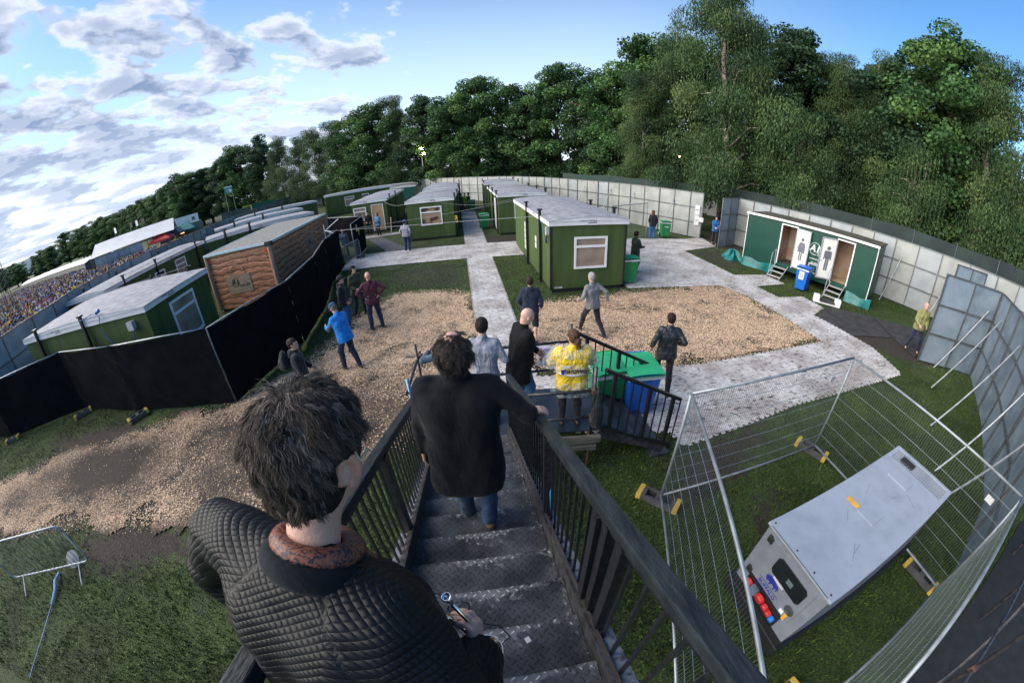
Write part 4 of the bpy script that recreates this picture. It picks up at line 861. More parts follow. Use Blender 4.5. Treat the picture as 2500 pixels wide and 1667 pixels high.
def heap(u, v): a = u * 2 * math.pi; r = (1 - v) * (.75 + .2 * math.sin(3 * a)); return (-.55 + r * math.cos(a) * .85, .2 + r * math.sin(a) * .6, .42 * math.sin(v * math.pi / 2) * (1 + .25 * math.sin(5 * a)) + .04 * math.sin(9 * a))
o = MB().grid(heap, 28, 8).build('tarp_heap', TARP); o.location = (11.75, 16.1, -.02); o.rotation_euler = (0, 0, R(-60)); tag(o, 'teal tarpaulin crumpled beside the left end of the toilet trailer', 'tarpaulin')
o = MB().bb(-.58, .58, -.15, .15, 0, .12).bb(-.58, -.33, -.16, .16, .12, .3).bb(.33, .58, -.16, .16, .12, .3).build('step_block', WHITE, None, bevel=.02); o.location = (12.5, 10.5, 0); o.rotation_euler = (0, 0, R(-40)); tag(o, 'pair of white blocks with a black mat over them at the mens steps', 'block')
MB().bb(-.32, .32, -.2, .2, .1, .16).build('step_mat', BLK, o)
# ------------------------------------------------------------------ steel hoarding
PNL = mat('galvanised_hoarding', (.37, .385, .375), rough=.55, c2=(.27, .285, .28), scale=1.3, metal=.25, bump=.1, bscale=90, detail=8)
PNLB = mat('galvanised_hoarding_blue', (.30, .37, .45), rough=.45, c2=(.21, .27, .34), scale=1.5, metal=.3, bump=.1, bscale=90, detail=8)
RAIL = mat('galvanised_frame', (.15, .165, .175), rough=.4, metal=.6, var=.2)
TUBE = mat('galvanised_tube', (.30, .33, .36), rough=.45, metal=.45, var=.2)
PTONES = {'galvanised_hoarding': [mat('galvanised_stained', (.33, .34, .31), rough=.6, c2=(.20, .21, .19), scale=2.2, metal=.2, detail=9), mat('galvanised_new', (.36, .39, .41), rough=.45, c2=(.29, .32, .35), scale=1.6, metal=.3, detail=9)],
          'galvanised_hoarding_blue': [mat('galvanised_blue_stained', (.25, .32, .38), rough=.5, c2=(.16, .21, .26), scale=2.2, metal=.25, detail=9), mat('galvanised_blue_new', (.33, .41, .49), rough=.4, c2=(.24, .31, .39), scale=1.6, metal=.35, detail=9)]}
def hoarding(pts, label, m=None, H=2.9, mod=1.22, braces=(), group='runs of steel hoarding', name='hoarding_fence', rails=(.98, 1.93), top=True, inside=1, brace_l=1.9):
    L_ = [np.array(p, float) for p in pts]; r = empty(name, (*L_[0], 0), 0, label, 'fence', group)
    sh = MB(); fr = MB(); o0 = L_[0]
    tot = 0
    for a, b in zip(L_, L_[1:]):
        d = b - a; ln = np.linalg.norm(d); u = d / ln; v = np.array([-u[1], u[0]]) * inside; k = max(1, round(ln / mod)); ang = math.atan2(d[1], d[0])
        for i in range(k):
            p0, p1 = a + d * i / k - o0, a + d * (i + 1) / k - o0; c = (p0 + p1) / 2; jog = .006 * ((i * 7) % 5 - 2)
            sh.mi = int((i * 2654435761 + len(pts) * 977 >> 7) % 5) % 3; sh.box((c[0] - v[0] * (.0 + jog), c[1] - v[1] * (.0 + jog), H / 2), (ln / k - .012, .012, H - .06), ang)
            for z in rails: fr.box((c[0] + v[0] * .03, c[1] + v[1] * .03, z), (ln / k - .03, .045, .05), ang)
            fr.box((c[0] + v[0] * .02, c[1] + v[1] * .02, H - .02), (ln / k - .03, .045, .045), ang)
            fr.box((p0[0] + v[0] * .03, p0[1] + v[1] * .03, H / 2), (.06 if i % 2 == 0 else .04, .05, H), ang)
        fr.box((b[0] - o0[0] + v[0] * .022, b[1] - o0[1] + v[1] * .022, H / 2), (.05, .045, H), ang)
    base_m = m or PNL; sh.build('panel_sheet', [base_m] + PTONES[base_m.name], r); fr.build('frame', RAIL, r)
    for (x, y, fx, fy, z) in braces: MB().tube([(x - o0[0], y - o0[1], z), (fx - o0[0], fy - o0[1], .02)], .024, 8).build('brace', TUBE, r)
    return r
hoarding([(12.2, 21.4), (11.6, 22.0), (10.3, 24.0), (9.0, 26.3), (7.3, 29.2), (5.5, 32.8), (3.8, 36.4), (1.8, 39.6), (-.6, 42.2)], 'curved run of steel hoarding from the back to the open gateway', braces=[(10.9, 23.0, 9.6, 22.2, 2.3), (9.2, 26.0, 8.2, 25.2, 2.4), (6.5, 30.6, 5.3, 29.6, 2.4), (5.0, 33.9, 3.9, 33.0, 2.4), (3.3, 37.3, 2.2, 36.4, 2.4), (8.0, 28.0, 6.8, 27.2, 2.4)], inside=1)
hoarding([(-.6, 42.2), (-3.2, 44.6), (-6.4, 48), (-12.5, 56), (-24, 72), (-38, 86)], 'far run of steel hoarding under the trees at the back', mod=1.8)
hoarding([(-18.4, 3.2), (-18.4, 5.2), (-19.1, 7), (-20.4, 9.6) if False else (-19.6, 8.4)], 'steel hoarding in the near corner between cabins and crowd', m=PNLB, mod=1.9, inside=-1, braces=[(-18.9, 6.6, -17.4, 6.2, 2.1), (-18.4, 4.2, -16.4, 4.0, 2.1)])
hoarding([(-19.6, 8.4), (-20.9, 9.9), (-22.3, 13.6), (-23.4, 18), (-25.0, 24), (-28.6, 31), (-33.5, 45), (-40, 60), (-50, 84), (-38, 86)], 'long run of pale blue hoarding that holds back the crowd', m=PNLB, mod=1.9, inside=-1, braces=[(-22.0, 12.6, -20.9, 12.9, 2.1)])
hoarding([(13.97, 20.09), (14.9, 16.5), (16.75, 13.5), (17.75, 11.4), (18.75, 9.3), (19.9, 6.8), (21.4, 4.0)], 'run of steel hoarding behind the toilet trailer', braces=[(18.1, 11.0, 16.9, 10.95, 2.5), (19.2, 8.6, 17.9, 8.8, 2.5)], inside=-1)
hoarding([(12.1, 19.0), (13.97, 20.09)], 'open gate leaf standing beside the toilet trailer', m=PNLB, mod=1.05, name='gate_leaf', inside=-1)
hoarding([(12.83, 6.02), (14.75, 4.75)], 'large gate leaf with a guard in yellow standing behind it', m=PNLB, mod=1.15, name='gate_leaf', inside=-1, braces=[(14.5, 4.9, 13.1, 5.45, 2.2)])
hoarding([(17.6, 7.9), (18.9, 7.0)], 'small gate leaf ajar in front of the far hoarding', m=PNLB, mod=.65, name='gate_leaf', inside=-1, H=2.85)
hoarding([(14.62, 4.6), (11.57, 2.63), (8.69, 1.03), (6.2, .30)], 'bright run of hoarding curving round behind the generator', m=PNLB, mod=1.3, inside=-1, braces=[(14.0, 4.2, 11.55, 4.6, 2.25), (11.9, 2.85, 9.6, 3.36, 2.25), (9.9, 1.7, 8.17, 2.23, 2.25), (7.9, .8, 7.3, 1.63, 2.25)])
# green debris netting on scaffolding outside the hoarding
NET = mat('green_netting', (.012, .045, .035), rough=.8, c2=(.02, .03, .03), scale=.8, bump=.4, bscale=8)
def screen(pts, z0, z1, label, m=NET, sag=.1, name='netting_screen'):
    r = empty(name, (*pts[0], 0), 0, label, 'screen', 'dark netting screens outside the hoarding'); P_ = [np.array(p, float) - np.array(pts[0], float) for p in pts]
    seg_ = [np.linalg.norm(b - a) for a, b in zip(P_, P_[1:])]; tot = sum(seg_)
    def at_(u):
        t = u * tot
        for a, b, l in zip(P_, P_[1:], seg_):
            if t <= l + 1e-6: return a + (b - a) * t / l
            t -= l
        return P_[-1]
    def f(u, v): p = at_(u); w = .06 * math.sin(u * tot * 2.2) * (1 - v * .5); return (p[0] + w, p[1] + w * .7, z0 + v * (z1 - z0) - sag * abs(math.sin(u * tot * .52)) * v)
    MB().grid(f, int(tot * 2), 5).build('netting', m, r, smooth=True)
    for i in range(int(tot / 2.5) + 1): p = at_(i * 2.5 / tot); MB().tube([(p[0], p[1], 0), (p[0], p[1], z1 + .03)], .028, 6).build('pole', RAIL, r)
    return r
screen([(5.6, 36.2), (8.4, 31.3), (10.9, 27.2), (13.4, 23.8)], 1.2, 3.3, 'dark green netting above the curved hoarding by the birch trunk')
screen([(15.2, 23.5), (17.5, 18.5), (20.0, 14.8), (22.3, 10.8), (24.8, 6.8), (27, 3.0)], .4, 3.35, 'long dark netting screen above the hoarding behind the toilet trailer', m=mat('dark_netting', (.012, .02, .024), rough=.8, c2=(.02, .04, .035), scale=.8, bump=.4, bscale=8))
screen([(-46.3, 60.2), (-50, 56.0)], .3, 3.0, 'grey netting screen by the far crowd', m=mat('grey_netting', (.10, .12, .10), rough=.8, c2=(.05, .09, .07), scale=1))
screen([(-46.2, 60.5), (-43.2, 64.5)], .3, 3.2, 'green netting screen below the sign tower', m=mat('mid_green_netting', (.0, .10, .07), rough=.7))
# ------------------------------------------------------------------ black scrim on mesh fence panels
SCR = mat('black_scrim', (.0045, .0055, .007), rough=1., c2=(.007, .0085, .011), scale=3, spec=.05, bump=.12, bscale=160)
FOOTY = mat('yellow_foot', (.50, .34, .05), rough=.5, var=.15); FOOTB = mat('rubber_foot', (.06, .06, .065), rough=.8, var=.3, bump=.3)
def foot_block(x, y, ang, label, group='fence feet with yellow ends', lift=0.):
    r = empty('ballast_block', (x, y, lift), ang, label, 'fence foot', group)
    b = MB(); b.bb(-.26, .26, .07, .11, 0, .12); b.bb(-.26, .26, -.11, -.07, 0, .12)
    for a in ((-.26, -.2), (-.05, .05), (.2, .26)): b.bb(a[0], a[1], -.07, .07, 0, .12)
    b.bb(-.2, .2, -.012, .012, 0, .05); b.build('block', FOOTB, r, bevel=.006)
    for s_ in (-1, 1): MB().bb(s_ * .26 if s_ > 0 else -.335, .335 if s_ > 0 else -.26, -.115, .115, 0, .125).build('end_cap', FOOTY, r, bevel=.008)
    return r
def scrim(pts, label, H=2.0, feet=True):
    r = empty('screened_fence', (*pts[0], 0), 0, label, 'fence', 'black screened mesh fencing'); o0 = np.array(pts[0], float); P_ = [np.array(p, float) - o0 for p in pts]
    fr = MB(); sc = MB()
    for i, (a, b) in enumerate(zip(P_, P_[1:])):
        d = b - a; ln = np.linalg.norm(d); u = d / ln; v = np.array([-u[1], u[0]])
        for p in (a, b): fr.tube([(p[0], p[1], .03), (p[0], p[1], H)], .02, 8)
        fr.tube([(a[0], a[1], H), (b[0], b[1], H)], .02, 8); fr.tube([(a[0], a[1], .15), (b[0], b[1], .15)], .018, 8)
        def f(s_, t, a=a, d=d, v=v, ln=ln, i=i):
            e_ = math.exp(-s_ * 5) + math.exp(-(1 - s_) * 4); w = .02 * math.sin(s_ * 7 + t * 3 + i) + .05 * math.sin(math.pi * s_) * math.sin(t * math.pi) + .022 * e_ * math.sin((s_ * ln + t * 2.2) * 9 + i) * (t + .2) + .010 * math.sin((s_ * ln * .8 - t * 1.7) * 5 + math.sin(s_ * 5))
            sg_ = .1 * math.sin(math.pi * s_) ** .6 + .03 * math.sin(s_ * 14 + i)
            w = .03 + abs(w); return (a[0] + d[0] * s_ - v[0] * w, a[1] + d[1] * s_ - v[1] * w, .04 + t * (H - .02 - sg_ * .55))
        sc.grid(f, 60, 24); sc.grid(lambda s_, t, f=f, v=v: tuple(np.array(f(1 - s_, t)) + np.array([v[0], v[1], 0]) * .004), 60, 24)
    q = fr.build('frame', TUBE, r, smooth=True); sc.build('scrim', SCR, r, smooth=True)
    return r
SF = [(-22.5, 3.6), (-19.6, 2.9), (-16.6, 3.35), (-13.5, 5.35), (-10.2, 5.45), (-6.75, 6.0)]
scrim(SF, 'black screen fence in front of the near green cabin')
scrim([(-6.75, 6.0), (-6.3, 9.0), (-6.9, 11.9), (-8.0, 14.9), (-8.55, 17.6)], 'tall black screen fence running past the log container to the barrier')
scrim([(-9.9, 21.4), (-8.4, 19.1), (-8.9, 22.1)][1:], 'short black screen fence behind the standing barrier'); scrim([(-12.2, 24.0), (-8.9, 22.1)], 'black screen fence between the cabins and the open doorway')
for x, y, a, t in ((-16.35, 3.2, 40, 'foot under the leftmost join of the black screen fence'), (-13.2, 5.0, 60, 'second yellow ended foot along the black screen fence'), (-10.0, 5.15, 65, 'yellow ended foot in the mud beside the wood chips'), (-6.35, 8.6, 5, 'yellow ended foot behind the man in the blue jacket')): foot_block(x, y, R(a), t)
# notices pinned on the short screen
for k, (x, y, z) in enumerate(((-8.52, 19.4, 1.55), (-8.6, 20.1, 1.6), (-8.66, 20.5, 1.35))):
    o = MB().bb(-.002, .006, -.1, .1, -.2, .2).build('notice', PAPER if k < 2 else FOOTY); o.location = (x + .09, y, z); o.rotation_euler = (0, 0, R(9)); tag(o, ['white notice nearest the barrier on the black screen', 'white notice in the middle of the black screen', 'yellow and black warning sign on the black screen'][k], 'notice')
# ------------------------------------------------------------------ crowd barriers
def barrier(x, y, ang, label, Ln=2.3, H=1.08):
    r = empty('crowd_barrier', (x, y, 0), ang, label, 'barrier', 'metal crowd barriers'); f = MB(); c = .14
    rc = lambda cx, cz, a0: [(cx + c * math.cos(a), 0, cz + c * math.sin(a)) for a in np.linspace(a0, a0 + math.pi / 2, 5)]
    loop = rc(Ln - c, H - c, 0) + rc(c, H - c, math.pi / 2) + rc(c, .2 + c, math.pi) + rc(Ln - c, .2 + c, 1.5 * math.pi); f.tube(loop + [loop[0]], .019, 8); f.build('frame', TUBE, r, smooth=True)
    b = MB()
    for k in range(1, 19): xx = Ln * k / 19; b.tube([(xx, 0, .21), (xx, 0, H)], .0065, 5)
    b.build('bars', TUBE, r)
    for xx in (.35, Ln - .3):
        q = MB(); q.tube([(xx, -.32, 0), (xx, -.28, .03), (xx, 0, .21), (xx, .28, .03), (xx, .32, 0)], .014, 6); q.build('leg', TUBE, r)
    return r
barrier(-9.1, -.05, math.atan2(.92, 1.6), 'metal barrier standing on the dark grass apart from the rest')
barrier(-8.45, 17.75, R(83), 'metal barrier with yellow feet that closes the end of the black screen', Ln=1.75)
foot_block(-8.25, 19.5, R(0), 'yellow ended foot at the far end of the barrier on the grey path')
# drain pipe fittings and a white disc by the barrier
o = MB(); o.tube([(-8.05, .62, .03), (-7.95, .45, .06), (-7.8, .3, .04), (-7.65, .05, .03)], [.03, .036, .03, .026], 8); o = o.build('hose_coupling', mat('pale_blue_pipe', (.25, .42, .62), rough=.3)); tag(o, 'pale blue hose joints lying on the grass by the lone barrier', 'hose')
MB().tube([(-7.65, .05, .03), (-7.4, -.5, .02), (-7.15, -1.2, .02)], .01, 6).build('hose', BLUEC, o)
o = MB().lathe((-7.75, .98, .12), [(0, 0), (.15, .0), (.16, .02), (0, .04)], 20, (.4, -.5, .7)).build('grey_disc', mat('grey_disc', (.28, .28, .3))); tag(o, 'round grey plastic disc leaning by the lone barrier', 'disc')
# ------------------------------------------------------------------ mesh panels round the generator
WIRE = mat('mesh_wire', (.42, .47, .5), rough=.35, metal=.6)
def heras(a, b, label, H=2.0, tag_sign=False):
    a = np.array(a, float); b = np.array(b, float); d = b - a; Ln = np.linalg.norm(d)
    r = empty('mesh_fence_panel', (*a, 0), math.atan2(d[1], d[0]), label, 'fence panel', 'mesh fence panels round the generator')
    f = MB(); f.tube([(0, 0, .03), (0, 0, H)], .021, 8); f.tube([(Ln, 0, .03), (Ln, 0, H)], .021, 8); f.tube([(0, 0, H), (Ln, 0, H)], .02, 8); f.tube([(0, 0, .15), (Ln, 0, .15)], .019, 8); f.build('frame', TUBE, r, smooth=True)
    w = MB()
    nv = int(Ln / .04)
    for k in range(1, nv): xx = Ln * k / nv; w.bar((xx, 0, .15), (xx, 0, H), .0028, .0028)
    w.build('vertical_wire', mat('thin_wire', (.16, .2, .21), rough=.4, metal=.5), r); w = MB()
    for z in (.42, .69, .96, 1.23, 1.5, 1.77): w.bar((0, -.004, z), (Ln, -.004, z), .0045, .0045)
    w.build('horizontal_wire', WIRE, r)
    if tag_sign:
        q = MB().bb(Ln * tag_sign - .06, Ln * tag_sign + .06, .012, .018, 1.61, 1.71).build('maker_plate', PAPER, r)
        font('CAP', .055, 'lettering', mat('red_paint', (.6, .03, .03)), q, facing((Ln * tag_sign, .0185, 1.67), (0, 1, 0)), bold=.004); MB().bb(Ln * tag_sign - .045, Ln * tag_sign + .045, .018, .0195, 1.625, 1.635).build('lettering', BLUEC, q)
    return r
HC = [(2.08, 3.2), (5.46, 3.63), (5.75, .33), (2.38, -.28)]
heras(HC[0], HC[1], 'mesh panel beyond the generator facing the pale paving', tag_sign=.88); heras(HC[1], HC[2], 'mesh panel on the far side of the generator next to the hoarding', tag_sign=.9)
heras(HC[3], HC[2], 'mesh panel with dark ground behind it in the lower corner'); heras((1.38, .0), HC[0], 'mesh panel between the stairs and the generator')
foot_block(2.06, 3.2, R(-40), 'yellow ended foot at the corner of the mesh panels nearest the landing', lift=0); foot_block(5.42, 3.62, R(-60), 'yellow ended foot at the far corner of the mesh panels')
foot_block(5.72, .65, R(100), 'dark yellow ended foot behind the generator'); foot_block(2.6, .05, R(20), 'yellow ended foot below the handrail at the lower edge')
# ------------------------------------------------------------------ generator
GREY = mat('generator_grey', (.36, .40, .47), rough=.42, c2=(.29, .33, .39), detail=10, lo=.3, hi=.6, scale=4, metal=.15, bump=.05)
GREYD = mat('generator_front_grey', (.19, .21, .25), rough=.45, var=.1)
gn_ = empty('generator', (2.74, .67, 0), R(9.5), 'long grey generator inside the mesh panels, logo and sockets on its end', 'generator')
# local x = along its length, y = across
GL, GW, GZ0, GZ1 = 2.93, 1.03, .26, 1.36
MB().bb(0, GL, 0, GW, GZ0, GZ1 - .02).build('body', GREYD, gn_, bevel=.015)
tp_ = MB().bb(-.02, GL - .42, -.02, GW + .02, GZ1 - .02, GZ1 + .015); tp_.bb(GL - .42, GL - .36, -.02, GW + .02, GZ1 - .02, GZ1 + .012); tp_.bb(GL - .05, GL + .02, -.02, GW + .02, GZ1 - .02, GZ1 + .012); tp_.bb(GL - .36, GL - .05, -.02, .05, GZ1 - .02, GZ1 + .012); tp_.bb(GL - .36, GL - .05, GW - .05, GW + .02, GZ1 - .02, GZ1 + .012)
tp_.build('top_panel', GREY, gn_, bevel=.006)
gr = MB()
for k in range(1, 26): yy = .05 + (GW - .1) * k / 26; gr.bb(GL - .36, GL - .05, yy - .006, yy + .006, GZ1 - .004, GZ1 + .008)
for k in range(1, 8): xx = GL - .36 + .31 * k / 8; gr.bb(xx - .006, xx + .006, .05, GW - .05, GZ1 - .006, GZ1 + .005)
gr.build('air_grille', GREY, gn_); MB().bb(GL - .36, GL - .05, .05, GW - .05, GZ1 - .019, GZ1 - .012).build('grille_shade', INK, gn_); MB().bb(GL - .3, GL - .15, .62, .85, GZ1 - .01, GZ1 + .03).build('exhaust', INK, gn_, bevel=.01)  # flat black plane paints the shade between and below the grille bars
MB().bb(1.15, 1.42, .38, .65, GZ1 + .016, GZ1 + .024).build('filler_lid', GREY, gn_); MB().bb(2.15, 2.38, .45, .8, GZ1 + .016, GZ1 + .024).build('filler_lid', GREY, gn_)
MB().bb(1.16, 1.24, .66, .84, GZ1 + .0165, GZ1 + .018).build('warning_sticker', mat('orange_sticker', (.75, .38, .03)), gn_)
MB().bb(-.06, GL + .06, -.05, GW + .05, .04, GZ0 - .0).build('base_frame', mat('near_black', (.012, .012, .014), rough=.5), gn_, bevel=.01)
MB().tube([(-.02, .04, GZ1 + .017), (-.02, GW - .04, GZ1 + .017)], .004, 5).build('top_seam', INK, gn_)
for yy in (.05, .33, .62, 1.0): MB().lathe((.04, yy, GZ1 + .015), [(.012, 0), (.009, .008), (0, .009)], 8).build('bolt', INK, gn_)
for k_, (a_, b_, c_, d_) in enumerate(((.55, .2, .75, .34), (.62, .25, .8, .3), (1.5, .75, 1.7, .82), (2.0, .2, 2.1, .4), (.9, .6, 1.05, .72), (1.8, .5, 1.95, .45))): MB().bar((a_, b_, GZ1 + .0155), (c_, d_, GZ1 + .0155), .004, .001).build('scratch', mat('scratch_dark', (.10, .11, .13)), gn_)
for xx in (.02, 1.0, 2.0, GL - .02): MB().bb(xx - .004, xx + .004, -.004, .002, GZ0, GZ1 - .03).build('panel_seam', INK, gn_)
# end face, local -x: outward normal (-1,0,0)
def ef(y0, y1, z0, z1, t0, t1, mb): mb.bb(-t1, -t0, y0, y1, z0, z1); return mb
ef(.13, .9, .62, 1.28, .0, .014, MB()).build('control_door', GREYD, gn_, bevel=.004)
ef(.0, 1.05, GZ0 + .0, .34, .001, .03, MB()).build('sill', mat('near_black', (.012, .012, .014)), gn_)
ef(.22, .87, .35, .6, .0, .01, MB()).build('socket_panel', mat('near_black', (.012, .012, .014)), gn_)
w_ = MB(); pts = [(.2, .98), (.2, 1.16), (.24, 1.2), (.66, 1.2), (.7, 1.16), (.7, .98), (.66, .94), (.24, .94)]
n_ = len(pts); w_.add([(-.0145, p[0], p[1]) for p in pts] + [(-.03, p[0], p[1]) for p in pts], [tuple(range(n_)), tuple(range(2 * n_ - 1, n_ - 1, -1))] + [(i, (i + 1) % n_, n_ + (i + 1) % n_, n_ + i) for i in range(n_)]); w_.build('display_window', mat('dark_glass', (.012, .016, .018), rough=.12, spec=.7), gn_)
MB().bb(-.034, -.031, .38, .47, 1.03, 1.1).build('meter', mat('meter_face', (.12, .16, .17), rough=.3), gn_)
MB().lathe((-.015, .22, .79), [(0, 0), (.06, 0), (.07, .006), (.05, .012), (.045, .004), (0, .004)], 16, (-1, 0, 0)).build('door_latch', mat('dark_metal', (.08, .09, .1), metal=.5), gn_)
for zz in (.62, 1.22): MB().bb(-.03, -.0, .87, .95, zz - .04, zz + .05).build('hinge', INK, gn_, bevel=.004)
RED = mat('red_socket', (.55, .03, .03), rough=.35); BLU = mat('blue_socket', (.02, .17, .6), rough=.35)
for yy, zz, rr_, mm in ((.8, .5, .055, RED), (.56, .5, .07, RED), (.44, .49, .045, RED), (.36, .48, .042, RED), (.285, .47, .038, BLU)):
    MB().lathe((-.012, yy, zz), [(rr_, 0), (rr_, .04), (rr_ * .9, .055), (0, .055)], 14, (-1, 0, -.35)).build('socket', mm, gn_)
MB().bb(-.045, -.01, .63, .74, .42, .54).build('breaker_box', mat('grey_blue', (.10, .14, .2)), gn_)
LB = mat('logo_blue', (.02, .03, .28), rough=.5)
Mg = facing((-.0155, .62, .72), (-1, 0, 0)); lg_ = font('BUFFALO', .075, 'lettering', LB, gn_, facing((-.0155, .585, .672), (-1, 0, 0)), bold=.0012)
for dz in (-.05, .052): MB().bb(-.0165, -.0145, .41, .76, .675 + dz - .004, .675 + dz + .004).build('lettering', LB, gn_)
bf = MB(); prof = [(-.13, -.02), (-.14, .03), (-.11, .06), (-.06, .09), (0, .085), (.07, .06), (.12, .05), (.15, .01), (.13, -.05), (.115, -.05), (.12, -.0), (.09, -.02), (.08, -.075), (.06, -.075), (.065, -.02), (.0, -.015), (-.02, -.08), (-.04, -.08), (-.035, -.02), (-.07, -.03), (-.09, -.06), (-.115, -.04)]
Mb = facing((-.0155, .585, .815), (-1, 0, 0)) @ Matrix.Scale(.78, 4); n_ = len(prof); bf.add([Mb @ Vector((x, y, 0)) for x, y in prof] + [Mb @ Vector((x, y, .002)) for x, y in prof], [tuple(range(n_ - 1, -1, -1)), tuple(range(n_, 2 * n_))] + [(i, (i + 1) % n_, n_ + (i + 1) % n_, n_ + i) for i in range(n_)]); bf.build('buffalo_emblem', LB, gn_)
for k in range(3): MB().bb(-.0165, -.0145, .44, .62, .885 + k * .018, .892 + k * .018).build('lettering', UPVC, gn_)
MB().bb(-.0165, -.0145, .19, .23, .6, .74).build('warning_sticker', mat('orange_sticker', (.75, .38, .03)), gn_); MB().bb(-.0165, -.0145, .25, .31, .64, .7).build('rating_sticker', WHITE, gn_)
# ------------------------------------------------------------------ wheelie bins
def wheelie(x, y, ang, body, lid, label, s=1., liner=True, logo_=False):
    r = empty('wheelie_bin', (x, y, 0), ang, label, 'wheelie bin', 'wheelie bins')
    def fr(z0, z1, w0, d0, w1, d1, mb, o0=0, o1=0): mb.add([(sx * w / 2, sy * d / 2 + o, z) for z, w, d, o in ((z0, w0, d0, o0), (z1, w1, d1, o1)) for sx, sy in ((-1, -1), (1, -1), (1, 1), (-1, 1))], [(0, 3, 2, 1), (4, 5, 6, 7), (0, 1, 5, 4), (1, 2, 6, 5), (2, 3, 7, 6), (3, 0, 4, 7)]); return mb
    b = fr(.05, .94, .44 * s, .50 * s, .56 * s, .66 * s, MB()); fr(.94, .99, .60 * s, .70 * s, .60 * s, .70 * s, b)
    b.build('bin_body', body, r, bevel=.025)
    if liner: fr(.90, .965, .605 * s, .705 * s, .615 * s, .715 * s, MB()).build('bin_liner', mat('clear_liner', (.55, .6, .62), rough=.25, var=.3, scale=15, bump=.8, bscale=25), r)
    l = MB(); l.grid(lambda u, v: ((u - .5) * .62 * s, (v - .5) * .74 * s, 1.0 + .07 * math.sin(math.pi * min(1, max(0, u * .9 + .05))) ** .5 * math.sin(math.pi * (v * .85 + .12)) ** .6), 10, 10); l.v += [(a, b_, .985) for a, b_ in ((-.31 * s, -.37 * s), (.31 * s, -.37 * s), (.31 * s, .37 * s), (-.31 * s, .37 * s))]; nn = l.n; l.f.append((nn + 3, nn + 2, nn + 1, nn)); l.m.append(0); l.n += 4
    l.build('lid', lid, r, smooth=True)
    MB().tube([(-.24 * s, .37 * s, .97), (-.24 * s, .43 * s, .98), (.24 * s, .43 * s, .98), (.24 * s, .37 * s, .97)], .016, 8).build('handle', body, r)
    for sx in (-1, 1): MB().lathe((sx * .25 * s, .27 * s, .1), [(0, -.03), (.1, -.03), (.1, .03), (0, .03)], 14, (1, 0, 0)).build('wheel', INK, r)
    if logo_: 
        for zz, sz in ((.72, .07), (.6, .05)): font('recycle' if sz > .06 else 'waste'[:0] or '', sz, 'lettering', WHITE, r, facing((0, -.33 * s + .02, zz), (0, -1, 0))) if sz > .06 else None
    return r
BG = mat('bin_green', (.01, .23, .07), rough=.4, var=.1); BLG = mat('bin_lid_green', (.03, .38, .17), rough=.4, var=.1); BB = mat('bin_blue', (.01, .13, .55), rough=.4, var=.1)
wheelie(4.48, 12.95, R(97), BG, BLG, 'bright green bin at the corner of the search cabin', 1.0)
o_ = wheelie(9.75, 21.5, R(-10), BG, BG, 'green bin with white lettering by the hoarding near the gateway', 1.05)
font('waste', .12, 'lettering', WHITE, o_, facing((0, -.335, .7), (0, -1, 0)), bold=.004)
wheelie(-1.55, 25.6, R(10), BG, BLG, 'green bin beside the straight path before the cabin door', 1.05); wheelie(-3.25, 35.9, R(10), BG, BG, 'farthest green bin next to three people on the path', 1.15)
wheelie(1.72, 5.6, R(8), BG, BLG, 'green bin beside the railing of the lower steps', 1.05); wheelie(2.33, 5.5, R(2), BB, BLG, 'blue bin with a green lid behind the railing of the lower steps', 1.12)
bq = wheelie(12.45, 12.1, R(-63), BB, BB, 'blue bin with a white poster between the two toilet doors', 1.0)
MB().bb(-.12, .12, -.335, -.33, .5, .85).build('poster', PAPER, bq); MB().tube([(.05 * math.cos(a), -.34, .68 + .07 * math.sin(a)) for a in np.linspace(0, 6.28, 12)], .006, 5).build('lettering', INK, bq)
